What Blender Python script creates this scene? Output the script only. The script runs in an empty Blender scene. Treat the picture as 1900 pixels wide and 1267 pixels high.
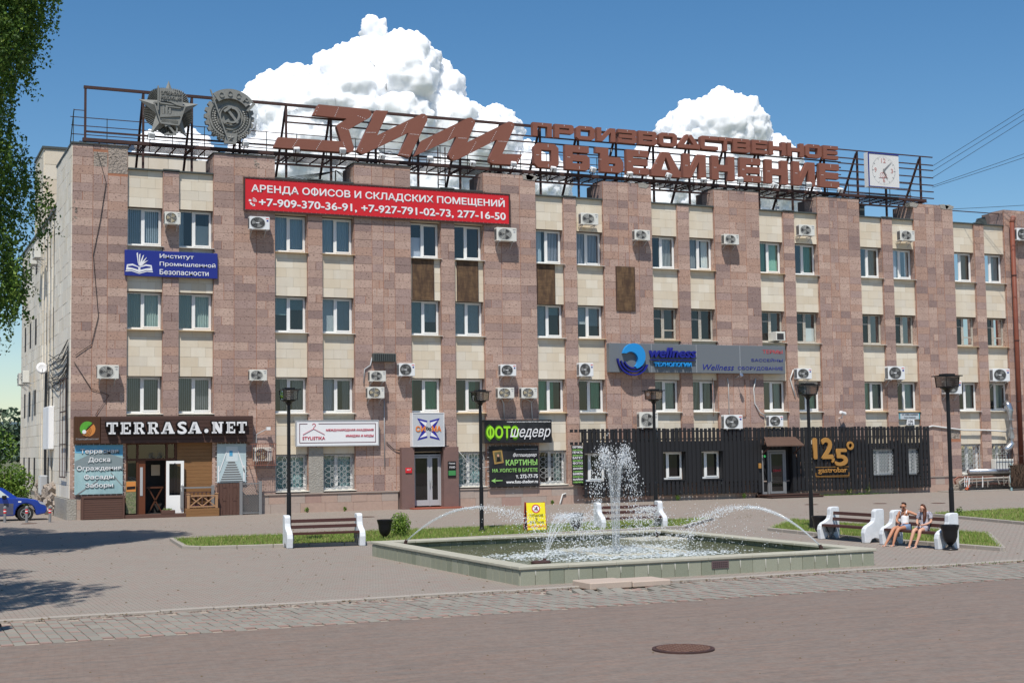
import bpy, bmesh, math, random
import numpy as np
from mathutils import Vector, Matrix, noise as mnoise
random.seed(7); rng = np.random.default_rng(11)
S = bpy.context.scene
COL = S.collection
R = math.radians
PI = math.pi

# ------------------------------------------------------------------ camera
cam = bpy.data.cameras.new('camera'); camo = bpy.data.objects.new('camera', cam); COL.objects.link(camo)
yaw, pit, rol = 0.4206, 0.0743, -0.0141
F = Vector((math.sin(yaw)*math.cos(pit), math.cos(yaw)*math.cos(pit), math.sin(pit)))
r0 = Vector((math.cos(yaw), -math.sin(yaw), 0)); u0 = r0.cross(F)
rr = math.cos(rol)*r0 + math.sin(rol)*u0; uu = -math.sin(rol)*r0 + math.cos(rol)*u0
camo.matrix_world = Matrix(((rr.x, uu.x, -F.x, -7.8976), (rr.y, uu.y, -F.y, -66.5823), (rr.z, uu.z, -F.z, 2.9817), (0, 0, 0, 1)))
cam.sensor_width = 36; cam.lens = 2630.9/1900*36
cam.clip_start = 0.5; cam.clip_end = 9000
S.camera = camo

# ------------------------------------------------------------------ light
SUN = Vector((-0.66, -1.0, 2.1)).normalized()
w = bpy.data.worlds.new('World'); S.world = w; w.use_nodes = True
nt = w.node_tree; nt.nodes.clear()
wo = nt.nodes.new('ShaderNodeOutputWorld'); wb = nt.nodes.new('ShaderNodeBackground'); sky = nt.nodes.new('ShaderNodeTexSky')
sky.sky_type = 'NISHITA'; sky.sun_disc = False
sky.sun_elevation = math.asin(SUN.z); sky.sun_rotation = math.atan2(SUN.x, SUN.y)
sky.air_density = 1.0; sky.dust_density = 0.25; sky.ozone_density = 2.0; sky.altitude = 100
hs_ = nt.nodes.new('ShaderNodeHueSaturation'); hs_.inputs['Saturation'].default_value = 1.30; hs_.inputs['Hue'].default_value = .499
nt.links.new(sky.outputs[0], hs_.inputs['Color']); nt.links.new(hs_.outputs[0], wb.inputs[0]); wb.inputs[1].default_value = 0.109
nt.links.new(wb.outputs[0], wo.inputs[0])
sl = bpy.data.lights.new('sun', 'SUN'); so = bpy.data.objects.new('sun', sl); COL.objects.link(so)
S.cycles.transparent_max_bounces = 48
sl.energy = 4.9; sl.angle = R(0.55); sl.color = (1.0, 0.955, 0.89)
so.rotation_euler = (-SUN).to_track_quat('-Z', 'Y').to_euler()
S.view_settings.view_transform = 'Standard'; S.view_settings.look = 'None'
S.view_settings.exposure = 0.0; S.view_settings.gamma = 1.0; S.view_settings.use_curve_mapping = False

# ------------------------------------------------------------------ materials
def mat(name, col, rough=.8, metal=0., var=(), bump=None, spec=.3, alpha=1., pits=None, tint=None, coat=0., trans=0.):
    """var: list of (scale, amount, colour) noise layers in world metres; bump: (scale, strength, dist)."""
    m = bpy.data.materials.new(name); m.use_nodes = True
    nt = m.node_tree; N = nt.nodes; L = nt.links
    b = N['Principled BSDF']
    b.inputs['Roughness'].default_value = rough; b.inputs['Metallic'].default_value = metal
    b.inputs['Specular IOR Level'].default_value = spec; b.inputs['Alpha'].default_value = alpha
    b.inputs['Coat Weight'].default_value = coat
    if trans: b.inputs['Transmission Weight'].default_value = trans
    geo = N.new('ShaderNodeNewGeometry'); pos = geo.outputs['Position']
    c = N.new('ShaderNodeRGB'); c.outputs[0].default_value = (*col, 1); cur = c.outputs[0]
    def mapped(sc):
        mp = N.new('ShaderNodeMapping'); L.new(pos, mp.inputs[0])
        mp.inputs['Scale'].default_value = sc if isinstance(sc, tuple) else (sc, sc, sc); return mp.outputs[0]
    for sc, amt, c2 in var:
        t = N.new('ShaderNodeTexNoise'); t.inputs['Scale'].default_value = 1; t.inputs['Detail'].default_value = 5
        t.inputs['Roughness'].default_value = .6; L.new(mapped(sc), t.inputs[0])
        rp = N.new('ShaderNodeValToRGB'); rp.color_ramp.elements[0].position = .38; rp.color_ramp.elements[1].position = .66
        L.new(t.outputs[0], rp.inputs[0])
        ml = N.new('ShaderNodeMath'); ml.operation = 'MULTIPLY'; ml.inputs[1].default_value = amt; L.new(rp.outputs[0], ml.inputs[0])
        mx = N.new('ShaderNodeMix'); mx.data_type = 'RGBA'; L.new(ml.outputs[0], mx.inputs[0]); L.new(cur, mx.inputs[6])
        mx.inputs[7].default_value = (*c2, 1); cur = mx.outputs[2]
    if pits:   # (scale, threshold, colour)
        t = N.new('ShaderNodeTexNoise'); t.inputs['Scale'].default_value = 1; t.inputs['Detail'].default_value = 3
        L.new(mapped(pits[0]), t.inputs[0])
        rp = N.new('ShaderNodeValToRGB'); rp.color_ramp.elements[0].position = pits[1]; rp.color_ramp.elements[1].position = pits[1]+.035
        L.new(t.outputs[0], rp.inputs[0])
        mx = N.new('ShaderNodeMix'); mx.data_type = 'RGBA'; L.new(rp.outputs[0], mx.inputs[0]); L.new(cur, mx.inputs[6])
        mx.inputs[7].default_value = (*pits[2], 1); cur = mx.outputs[2]
    L.new(cur, b.inputs['Base Color'])
    if bump:
        t = N.new('ShaderNodeTexNoise'); t.inputs['Scale'].default_value = 1; t.inputs['Detail'].default_value = 4
        L.new(mapped(bump[0]), t.inputs[0])
        bp = N.new('ShaderNodeBump'); bp.inputs['Strength'].default_value = bump[1]; bp.inputs['Distance'].default_value = bump[2] if len(bump) > 2 else .01
        L.new(t.outputs[0], bp.inputs['Height']); L.new(bp.outputs[0], b.inputs['Normal'])
    return m

def glassmat(name, tintc=(.8, .9, .9), refl=.12):
    m = bpy.data.materials.new(name); m.use_nodes = True; N = m.node_tree.nodes; L = m.node_tree.links; N.clear()
    o = N.new('ShaderNodeOutputMaterial'); mx = N.new('ShaderNodeMixShader'); tr = N.new('ShaderNodeBsdfTransparent'); gl = N.new('ShaderNodeBsdfGlossy')
    tr.inputs[0].default_value = (*tintc, 1); gl.inputs['Roughness'].default_value = .01
    fr = N.new('ShaderNodeFresnel'); fr.inputs[0].default_value = 1.5
    ad = N.new('ShaderNodeMath'); ad.operation = 'ADD'; ad.inputs[1].default_value = refl; ad.use_clamp = True
    L.new(fr.outputs[0], ad.inputs[0]); L.new(ad.outputs[0], mx.inputs[0]); L.new(tr.outputs[0], mx.inputs[1]); L.new(gl.outputs[0], mx.inputs[2])
    L.new(mx.outputs[0], o.inputs[0]); return m

def brickmat(name, c1, c2, mortar, bw, bh, msize=.008, rough=.85, rot=0., var=(), bias=0.):
    m = mat(name, c1, rough, var=var, bump=(60, .25, .004))
    N = m.node_tree.nodes; L = m.node_tree.links
    bt = N.new('ShaderNodeTexBrick'); bt.inputs['Scale'].default_value = 1
    bt.inputs['Color1'].default_value = (1, 1, 1, 1); bt.inputs['Color2'].default_value = (c2[0]/c1[0], c2[1]/c1[1], c2[2]/c1[2], 1)
    bt.inputs['Mortar'].default_value = (mortar[0]/c1[0], mortar[1]/c1[1], mortar[2]/c1[2], 1)
    bt.inputs['Brick Width'].default_value = bw; bt.inputs['Row Height'].default_value = bh; bt.inputs['Mortar Size'].default_value = msize
    bt.inputs['Bias'].default_value = bias; bt.inputs['Mortar Smooth'].default_value = .3
    geo = N.new('ShaderNodeNewGeometry'); mp = N.new('ShaderNodeMapping'); mp.inputs['Rotation'].default_value = (0, 0, rot)
    L.new(geo.outputs['Position'], mp.inputs[0]); L.new(mp.outputs[0], bt.inputs[0])
    b = N['Principled BSDF']; src = b.inputs['Base Color'].links[0].from_socket
    mx = N.new('ShaderNodeMix'); mx.data_type = 'RGBA'; mx.blend_type = 'MULTIPLY'; mx.inputs[0].default_value = 1
    L.new(src, mx.inputs[6]); L.new(bt.outputs[0], mx.inputs[7]); L.new(mx.outputs[2], b.inputs['Base Color'])
    return m

PIT = ((10, 10, 24), .60, (.13, .085, .07))
def brown(n, c): return mat(n, c, .9, var=[(3.5, .4, (c[0]*.74, c[1]*.72, c[2]*.73)), ((6, 6, 14), .35, (c[0]*.62, c[1]*.6, c[2]*.6)), (30, .35, (min(1, c[0]*1.25), c[1]*1.25, c[2]*1.25)), ((1.1, 1.1, .22), .16, (.16, .11, .10))], pits=PIT, bump=(40, .6, .01))
BR = [brown('tuff_rose', (0.460, 0.317, 0.255)), brown('tuff_pink', (0.517, 0.363, 0.293)), brown('tuff_rust', (0.467, 0.303, 0.231)),
      brown('tuff_dusk', (0.380, 0.265, 0.223)), brown('tuff_plum', (0.307, 0.216, 0.190)), brown('tuff_sand', (0.552, 0.394, 0.315)), brown('tuff_mauve', (0.413, 0.291, 0.251))]
def creamf(n, c): return mat(n, c, .85, var=[(1.2, .3, (c[0]*.86, c[1]*.83, c[2]*.78)), ((2.5, 2.5, .35), .2, (c[0]*.8, c[1]*.7, c[2]*.55)), (25, .15, (c[0]*.85, c[1]*.85, c[2]*.85))], pits=((22, 22, 34), .74, (.3, .25, .18)), bump=(30, .2, .004))
CR = [creamf('limestone_cream', (.71, .63, .50)), creamf('limestone_pale', (.76, .69, .565)), creamf('limestone_warm', (.68, .59, .455)), creamf('limestone_grey', (.69, .625, .515))]
CRS = [creamf('side_limestone_%s' % a, c) for a, c in (('a', (.76, .70, .60)), ('b', (.80, .75, .65)), ('c', (.72, .66, .55)), ('d', (.74, .69, .60)))]
PL = [mat('plinth_pink', (.43, .30, .24), .85, var=[(6, .4, (.32, .22, .18)), (50, .3, (.5, .38, .3))], bump=(40, .2, .005)),
      mat('plinth_grey', (.40, .32, .27), .85, var=[(6, .4, (.3, .24, .21)), (50, .3, (.48, .4, .34))], bump=(40, .2, .005)),
      mat('plinth_red', (.37, .24, .20), .85, var=[(6, .4, (.28, .18, .15)), (50, .3, (.45, .32, .26))], bump=(40, .2, .005))]
M_joint = mat('orange_mortar', (.38, .17, .10), .95)
M_core = mat('wall_core', (.20, .15, .13), .95)
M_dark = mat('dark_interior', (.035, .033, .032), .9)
M_conc = mat('rough_concrete', (.34, .32, .28), .95, var=[(5, .6, (.22, .2, .17)), (20, .4, (.45, .42, .37))], bump=(14, 1, .04))
M_rubble = mat('crumbled_stone', (.36, .30, .25), .95, var=[(5, .6, (.16, .13, .11)), (18, .4, (.5, .43, .36))], bump=(9, 1, .1))
M_upvc = mat('white_window_plastic', (.80, .80, .78), .4)
M_oldwood = mat('weathered_white_wood', (.50, .47, .41), .7, var=[(9, .6, (.3, .26, .2))])
M_sill = mat('sill_metal', (.66, .64, .58), .5, var=[(3, .4, (.55, .5, .38))])
M_sillo = mat('sill_stained', (.62, .50, .33), .6, var=[(4, .5, (.6, .38, .16))])
M_glass = glassmat('window_glass', (.84, .90, .92), .055)
M_glassd = glassmat('shop_glass', (.5, .55, .55), .05)
M_cap = mat('roof_flashing', (.075, .085, .08), .55)
M_steel = mat('rusty_brown_steel', (.055, .030, .026), .65, var=[(4, .5, (.10, .045, .035))])
M_letter = mat('oxide_brown_sheet', (.235, .092, .062), .55, var=[((.7, .7, .7), .3, (.20, .075, .05)), (8, .15, (.27, .12, .085))], bump=(1.4, .3, .05))
M_side = mat('oxide_brown_edge', (.27, .11, .075), .55, var=[(3, .3, (.14, .06, .045))])
M_black = mat('black_paint', (.012, .012, .014), .38)
M_emb = mat('grey_cast_relief', (.235, .235, .215), .6, var=[(4, .5, (.16, .16, .145)), (20, .3, (.3, .3, .28))], bump=(10, .3, .02))
M_acw = mat('ac_casing', (.70, .69, .63), .45, var=[(4, .25, (.6, .57, .48))])
M_acw2 = mat('ac_casing_white', (.76, .77, .76), .4)
M_acd = mat('ac_grille_dark', (.045, .045, .045), .6)
M_acg = mat('ac_grille_grey', (.22, .22, .21), .5)
M_acb = mat('ac_fan_brass', (.36, .30, .19), .5)
M_white = mat('white_print', (.80, .80, .80), .5)
M_red = mat('red_banner_vinyl', (.62, .022, .03), .5)
M_blue = mat('blue_sign_vinyl', (.022, .035, .24), .45)
M_brownw = mat('brown_decking', (.085, .045, .035), .6, var=[((1.5, 1.5, 24), .4, (.05, .028, .022))])
M_brownw2 = mat('logo_board_brown', (.085, .038, .018), .55, var=[((20, 1.5, 1.5), .4, (.05, .022, .012))])
M_deckb = mat('composite_plank_brown', (.115, .06, .045), .65, var=[((2, 2, 30), .35, (.09, .048, .036))])
M_wood = mat('larch_plank', (.26, .135, .055), .6, var=[((2, 2, 26), .5, (.18, .085, .032))])
M_woodl = mat('light_wood', (.40, .23, .12), .6, var=[((4, 4, 20), .4, (.3, .17, .09))])
M_doorbr = mat('brown_door_frame', (.085, .03, .014), .5)
M_grey = mat('grey_steel', (.22, .22, .22), .5)
M_lgrey = mat('light_grey_metal', (.42, .43, .44), .45)
M_galv = mat('galvanised_duct', (.55, .56, .58), .3, metal=.85, var=[(7, .5, (.4, .41, .43))])
M_signgrey = mat('grey_composite_panel', (.155, .17, .185), .4)
M_fence = mat('charcoal_board', (.018, .018, .020), .55, var=[((14, 14, .8), .35, (.028, .027, .028))])
M_gold = mat('gold_letter', (.40, .205, .055), .4)
M_mesh = mat('rust_brown_mesh', (.085, .05, .03), .7, var=[((5, 5, 1.4), .9, (.2, .12, .06)), ((2, 2, 9), .5, (.05, .028, .018))])
M_wpaint = mat('white_bench_paint', (.72, .74, .76), .6, var=[(5, .5, (.56, .58, .60)), (22, .35, (.60, .60, .58))], bump=(25, .3, .006))
M_slat = mat('brown_bench_slat', (.075, .030, .024), .42, var=[((20, 20, 20), .3, (.05, .02, .016))])
M_pool = [mat('green_stone_%s' % a, c, .8, var=[(70, .55, (c[0]*.62, c[1]*.65, c[2]*.62)), (3, .3, (c[0]*.85, c[1]*.8, c[2]*.75))], bump=(60, .2, .004))
          for a, c in (('mid', (.30, .31, .235)), ('dark', (.265, .28, .21)), ('pale', (.34, .345, .265)))]
M_cope = mat('coping_stone', (.42, .40, .32), .8, var=[(4, .45, (.30, .29, .22)), (50, .25, (.48, .46, .38))], bump=(50, .2, .004))
M_lime = mat('lime_grout', (.55, .53, .45), .9)
M_kerb = mat('kerb_concrete', (.33, .29, .25), .9, var=[(5, .4, (.27, .25, .21)), (40, .3, (.44, .41, .36))], bump=(30, .4, .01))
M_gran = mat('pink_granite', (.50, .40, .325), .8, var=[(60, .5, (.33, .26, .21)), (3, .3, (.42, .34, .28))], bump=(60, .2, .004))
M_rubber = mat('tyre_rubber', (.02, .02, .02), .8)
M_carblue = mat('blue_car_paint', (.02, .06, .36), .25, metal=.35, coat=.7)
M_cargrey = mat('dusty_car_side', (.11, .105, .12), .5, var=[(3, .5, (.05, .06, .14))])
M_carwhite = mat('white_car_paint', (.7, .7, .68), .3, coat=.5)
M_chrome = mat('alloy_wheel', (.6, .6, .6), .3, metal=.9)
M_cable = mat('cable_black', (.02, .02, .022), .6)
M_cablew = mat('cable_white', (.6, .6, .58), .6)
M_skin = mat('tanned_skin', (.50, .235, .14), .5, var=[(20, .2, (.42, .18, .1))])
M_skin2 = mat('light_skin', (.60, .33, .225), .5)
M_hair = mat('brown_hair', (.035, .014, .008), .4, var=[((60, 60, 6), .5, (.07, .028, .014))])
M_hair2 = mat('chestnut_hair', (.07, .022, .01), .4, var=[((60, 60, 6), .5, (.13, .045, .02))])
M_top = mat('white_top', (.78, .77, .76), .8)
M_denim = mat('denim', (.16, .24, .38), .9, var=[(20, .4, (.3, .38, .5))])
M_dress = mat('patterned_dress', (.32, .31, .36), .9, var=[(22, 1., (.06, .06, .12)), (30, .8, (.62, .58, .58))])
M_shorts = mat('black_cloth', (.012, .012, .018), .9)
M_leaf = [mat('birch_leaf_%s' % a, c, .55, spec=.35) for a, c in (('dark', (.055, .115, .02)), ('mid', (.125, .225, .035)), ('bright', (.25, .36, .065)))]
for m_ in M_leaf:
    N_ = m_.node_tree.nodes; b_ = N_['Principled BSDF']; tr_ = N_.new('ShaderNodeBsdfTranslucent'); mx_ = N_.new('ShaderNodeMixShader'); mx_.inputs[0].default_value = .38
    m_.node_tree.links.new(b_.inputs['Base Color'].links[0].from_socket, tr_.inputs[0]); m_.node_tree.links.new(b_.outputs[0], mx_.inputs[1]); m_.node_tree.links.new(tr_.outputs[0], mx_.inputs[2])
    m_.node_tree.links.new(mx_.outputs[0], N_['Material Output'].inputs[0])
M_bark = mat('birch_bark', (.45, .43, .39), .8, var=[((6, 6, 2), .9, (.06, .055, .05))])
M_bark2 = mat('grey_bark', (.12, .095, .07), .9)
M_grass = [mat('grass_%s' % a, c, .7, var=[(2.2, .6, c2)]) for a, c, c2 in (('green', (.15, .25, .035), (.22, .26, .07)), ('dry', (.36, .32, .13), (.24, .26, .07)))]
M_soil = mat('soil', (.20, .18, .09), .95, var=[(3, .6, (.10, .13, .035)), (30, .4, (.2, .17, .1))], bump=(20, .8, .02))

# ------------------------------------------------------------------ mesh helpers
class MB:
    def __init__(s): s.v = []; s.f = []; s.mi = []; s.cur = 0
    def add(s, vs, fs, M=None):
        n = len(s.v)
        s.v += [tuple(M @ Vector(v)) for v in vs] if M is not None else [tuple(v) for v in vs]
        s.f += [tuple(n+i for i in f) for f in fs]; s.mi += [s.cur]*len(fs); return s
    def box(s, x0, x1, y0, y1, z0, z1, M=None):
        return s.add([(x0,y0,z0),(x1,y0,z0),(x1,y1,z0),(x0,y1,z0),(x0,y0,z1),(x1,y0,z1),(x1,y1,z1),(x0,y1,z1)],
            [(0,3,2,1),(4,5,6,7),(0,1,5,4),(1,2,6,5),(2,3,7,6),(3,0,4,7)], M)
    def bbox(s, x0, x1, y0, y1, z0, z1, b=.01, M=None):   # chamfered on all vertical/front edges
        c = b; vs = []; 
        for (z, i) in ((z0, c), (z0+c, 0), (z1-c, 0), (z1, c)):
            vs += [(x0+i+(c if not i else 0), y0+i, z), (x1-i-(c if not i else 0), y0+i, z), (x1-i, y0+i+(c if not i else 0), z), (x1-i, y1-i-(c if not i else 0), z),
                   (x1-i-(c if not i else 0), y1-i, z), (x0+i+(c if not i else 0), y1-i, z), (x0+i, y1-i-(c if not i else 0), z), (x0+i, y0+i+(c if not i else 0), z)]
        fs = [tuple(range(7, -1, -1)), tuple(range(24, 32))]
        for k in range(3):
            for j in range(8): fs.append((k*8+j, k*8+(j+1) % 8, k*8+8+(j+1) % 8, k*8+8+j))
        return s.add(vs, fs, M)
    def prism(s, poly, a, b, axis='y', M=None):
        """poly in (x,z) for axis y, (y,z) for axis x, (x,y) for axis z"""
        n = len(poly)
        def P(p, t): return (p[0], t, p[1]) if axis == 'y' else ((t, p[0], p[1]) if axis == 'x' else (p[0], p[1], t))
        vs = [P(p, a) for p in poly] + [P(p, b) for p in poly]
        fs = [tuple(range(n)), tuple(range(2*n-1, n-1, -1))] + [(i, i+n, (i+1) % n+n, (i+1) % n) for i in range(n)]
        return s.add(vs, fs, M)
    def tube(s, pts, r, n=8, M=None, cap=True):
        pts = [Vector([float(c) for c in p]) for p in pts]; rs = [float(q) for q in r] if isinstance(r, (list, tuple)) else [float(r)]*len(pts)
        vs = []; up = None
        for i, p in enumerate(pts):
            t = (pts[min(i+1, len(pts)-1)] - pts[max(i-1, 0)])
            t = t.normalized() if t.length > 1e-9 else Vector((0, 0, 1))
            if up is None: up = Vector((0, 0, 1)) if abs(t.z) < .9 else Vector((1, 0, 0))
            a = t.cross(up)
            if a.length < 1e-4: a = t.cross(Vector((0, 1, 0)))
            a.normalize(); b = t.cross(a)
            for j in range(n):
                q = 2*PI*(j+.5)/n; vs.append(p + rs[i]*(math.cos(q)*a + math.sin(q)*b))
        fs = [(i*n+j, i*n+(j+1) % n, (i+1)*n+(j+1) % n, (i+1)*n+j) for i in range(len(pts)-1) for j in range(n)]
        if cap: fs += [tuple(range(n-1, -1, -1)), tuple(range((len(pts)-1)*n, len(pts)*n))]
        return s.add(vs, fs, M)
    def bar(s, p, q, w, h=None):   # rectangular bar
        h = h or w; p = Vector(p); q = Vector(q); t = (q-p).normalized()
        up = Vector((0, 0, 1)) if abs(t.z) < .95 else Vector((0, 1, 0))
        a = t.cross(up).normalized()*w/2; b = a.cross(t).normalized()*h/2
        return s.add([p-a-b, p+a-b, p+a+b, p-a+b, q-a-b, q+a-b, q+a+b, q-a+b], [(0,3,2,1),(4,5,6,7),(0,1,5,4),(1,2,6,5),(2,3,7,6),(3,0,4,7)])
    def lathe(s, prof, n=16, M=None):
        vs = [(r*math.cos(2*PI*j/n), r*math.sin(2*PI*j/n), z) for r, z in prof for j in range(n)]
        fs = [(i*n+j, i*n+(j+1) % n, (i+1)*n+(j+1) % n, (i+1)*n+j) for i in range(len(prof)-1) for j in range(n)]
        fs += [tuple(range(n-1, -1, -1)), tuple(range((len(prof)-1)*n, len(prof)*n))]
        return s.add(vs, fs, M)
    def ring(s, cx, cz, ro, ri, y0, y1, n=28, a0=0, a1=2*PI):
        full = abs(a1-a0-2*PI) < 1e-6; k = n if full else n+1; vs = []
        for i in range(k):
            a = a0+(a1-a0)*i/n
            for rr_, yy in ((ro, y0), (ro, y1), (ri, y1), (ri, y0)): vs.append((cx+rr_*math.cos(a), yy, cz+rr_*math.sin(a)))
        fs = []
        for i in range(n):
            j = (i+1) % k
            for q in range(4): fs.append((i*4+q, i*4+(q+1) % 4, j*4+(q+1) % 4, j*4+q))
        if not full: fs += [(0, 1, 2, 3), (n*4+3, n*4+2, n*4+1, n*4)]
        return s.add(vs, fs)
    def disc(s, cx, cz, r, y0, y1, n=24): return s.prism([(cx+r*math.cos(2*PI*i/n), cz+r*math.sin(2*PI*i/n)) for i in range(n)], y0, y1)
    def mesh(s, name, mats, smooth=False):
        me = bpy.data.meshes.new(name); me.from_pydata(s.v, [], s.f)
        for m_ in (mats if isinstance(mats, (list, tuple)) else [mats]): me.materials.append(m_)
        if any(s.mi): me.polygons.foreach_set('material_index', s.mi)
        bm = bmesh.new(); bm.from_mesh(me); bmesh.ops.recalc_face_normals(bm, faces=bm.faces); bm.to_mesh(me); bm.free()
        if smooth: me.shade_smooth()
        return me
    def build(s, name, mats, parent=None, loc=None, smooth=False, **kw):
        o = bpy.data.objects.new(name, s.mesh(name, mats, smooth)); COL.objects.link(o)
        if parent is not None: o.parent = parent
        if loc: o.location = loc
        for k, v in kw.items(): o[k] = v
        return o
def npmesh(name, V, Fc, mats, mi=None, parent=None, smooth=False, **kw):
    me = bpy.data.meshes.new(name); V = np.asarray(V, np.float32); Fc = np.asarray(Fc, np.int32); k = Fc.shape[1]
    me.vertices.add(len(V)); me.vertices.foreach_set('co', V.ravel())
    me.loops.add(Fc.size); me.loops.foreach_set('vertex_index', Fc.ravel())
    me.polygons.add(len(Fc)); me.polygons.foreach_set('loop_start', np.arange(0, Fc.size, k, dtype=np.int32))
    for m_ in (mats if isinstance(mats, (list, tuple)) else [mats]): me.materials.append(m_)
    if mi is not None: me.polygons.foreach_set('material_index', np.asarray(mi, np.int32))
    me.update(); me.validate()
    if smooth: me.shade_smooth()
    o = bpy.data.objects.new(name, me); COL.objects.link(o)
    if parent is not None: o.parent = parent
    for k_, v_ in kw.items(): o[k_] = v_
    return o
def thing(name, label, cat, loc=(0, 0, 0), rz=0, group=None):
    o = bpy.data.objects.new(name, None); COL.objects.link(o); o.location = loc; o.rotation_euler = (0, 0, rz)
    o['label'] = label; o['category'] = cat; o.empty_display_size = .1
    if group: o['group'] = group
    return o
def tag(o, label, cat, group=None):
    o['label'] = label; o['category'] = cat
    if group: o['group'] = group
    return o
def inst(src, parent=None, loc=None):
    c = src.copy(); COL.objects.link(c); c.parent = parent
    if loc is not None: c.location = loc
    return c
def copy_tree(o, parent=None):
    c = o.copy(); COL.objects.link(c); c.parent = parent
    for ch in list(o.children): copy_tree(ch, c)
    return c
def textw(body, shear):
    cu = bpy.data.curves.new('w', 'FONT'); cu.body = body; cu.size = 1; cu.shear = shear; o = bpy.data.objects.new('w', cu); COL.objects.link(o); bpy.context.view_layer.update()
    dg = bpy.context.evaluated_depsgraph_get(); me = bpy.data.meshes.new_from_object(o.evaluated_get(dg)); xs = [v.co.x for v in me.vertices]; bpy.data.objects.remove(o); bpy.data.curves.remove(cu); bpy.data.meshes.remove(me)
    return min(xs), max(xs)
def text(body, x0, x1, z0, z1, y, m, parent, depth=.012, bold=0., shear=0., name='lettering', ox=0, oy=0, oz=0, axis='y', fit=True, spacing=1.):
    """text in the facade plane facing -Y, fitted to the box x0..x1, z0..z1"""
    cu = bpy.data.curves.new(name, 'FONT'); cu.body = body.replace('Ф', 'О'); cu.size = 1; cu.shear = shear; cu.extrude = depth/2; cu.resolution_u = 3
    cu.space_character = spacing; cu.space_line = 1.0
    o = bpy.data.objects.new('tmp', cu); COL.objects.link(o)
    dg = bpy.context.evaluated_depsgraph_get(); me = bpy.data.meshes.new_from_object(o.evaluated_get(dg)); bpy.data.objects.remove(o); bpy.data.curves.remove(cu)
    n = len(me.vertices)
    if n == 0: return None
    if 'Ф' in body:      # the built-in font fills this letter badly: an O with an upright
        bm = bmesh.new(); bm.from_mesh(me)
        for i, ch in enumerate(body):
            if ch == 'Ф':
                xr = textw(body[:i].replace('Ф', 'О')+'О', shear); wo = textw('О', shear); c_ = xr[1]-(wo[1]-wo[0])/2
                bmesh.ops.create_cube(bm, size=1, matrix=Matrix.Translation((c_, .36, .0006)) @ Matrix.Diagonal((.075, .84, depth*1.02, 1)))
        bm.to_mesh(me); bm.free(); n = len(me.vertices)
    co = np.empty(n*3, np.float32); me.vertices.foreach_get('co', co); co = co.reshape(-1, 3)
    a = co.min(0); b = co.max(0)
    sx = (x1-x0)/max(b[0]-a[0], 1e-6); sz = (z1-z0)/max(b[1]-a[1], 1e-6)
    new = np.empty_like(co); new[:, 0] = x0+(co[:, 0]-a[0])*sx; new[:, 2] = z0+(co[:, 1]-a[1])*sz; new[:, 1] = y - co[:, 2] - depth/2
    if bold > 0:      # heavier weight: overlaid shifted strokes, each a hair proud of the last
        kx_ = bold*1.5*min(sx, sz); kz_ = bold*1.5*sz; bm = bmesh.new(); me.vertices.foreach_set('co', new.ravel()); bm.from_mesh(me)
        for q, (dx_, dz_) in enumerate(((-1, 0), (1, 0), (0, -1), (0, 1), (-.7, .7), (.7, -.7))):
            m_2 = me.copy(); a_ = new.copy(); a_[:, 0] += dx_*kx_; a_[:, 2] += dz_*kz_; a_[:, 1] -= .0009*(q+1); m_2.vertices.foreach_set('co', a_.ravel()); bm.from_mesh(m_2); bpy.data.meshes.remove(m_2)
        bm.to_mesh(me); bm.free()
    else: me.vertices.foreach_set('co', new.ravel())
    me.name = name; me.materials.clear(); me.materials.append(m)
    me.update()
    o = bpy.data.objects.new(name, me); COL.objects.link(o); o.parent = parent
    return o
def place(t, loc):
    """parts were laid out in world metres: move the thing's origin to its base"""
    t.location = loc
    for c in t.children: c.location = Vector(c.location) - Vector(loc)
    return t

# ------------------------------------------------------------------ ground
def sheet(name, x0, x1, y0, y1, z, m, **kw):
    return MB().box(x0, x1, y0, y1, z-.08, z).build(name, m, kind='structure')
G_far = mat('far_ground', (.13, .13, .07), .95, var=[(.05, .6, (.09, .12, .04)), (.8, .4, (.16, .14, .1))])
MB().box(-3000, 3000, -400, 6000, -.9, -.35).build('ground', G_far, kind='structure')
M_plaza = brickmat('plaza_pavers', (.284, .257, .217), (.305, .218, .182), (.155, .132, .108), .2, .1, .010, var=[(.35, .35, (.33, .292, .25)), ((.5, 3, 1), .3, (.25, .215, .18)), (3, .3, (.24, .207, .175)), (14, .25, (.36, .318, .27))], bias=-.35)
sheet('plaza_pavement', -42, 92, -39.2, 34, 0, M_plaza)
M_road = brickmat('road_pavers', (.19, .15, .123), (.20, .145, .115), (.16, .13, .107), .2, .1, .005, rot=.12, var=[((.22, 1.6, 1), .75, (.22, .162, .128)), ((.5, 5.5, 1), .9, (.125, .112, .10)), ((1.1, 13, 1), .75, (.27, .175, .13)), (.3, .3, (.22, .185, .155)), (14, .5, (.13, .105, .088)), (5, .35, (.25, .215, .185))], bias=-.4)
sheet('road', -60, 110, -95, -42.75, -.02, M_road)
# kerb line between plaza and paver strip
k = None
mb = MB(); x = -16.0; i = 0
kerbs = bpy.data.objects.new('kerb', None); COL.objects.link(kerbs); kerbs['kind'] = 'structure'
unit = MB().bbox(0, .985, 0, .17, -.2, 0, .012).mesh('kerb_stone', M_kerb)
while x < 34:
    o = bpy.data.objects.new('kerb_stone', unit); COL.objects.link(o); o.parent = kerbs
    o.location = (x, -39.38+random.uniform(-.012, .012), .03+random.uniform(-.012, .008)); o.rotation_euler = (0, random.uniform(-.004, .004), random.uniform(-.006, .006)); x += 1.0
MB().box(-16, 34, -39.4, -39.2, -.2, -.012).build('kerb_bed', M_rubble, kind='structure')
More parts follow.
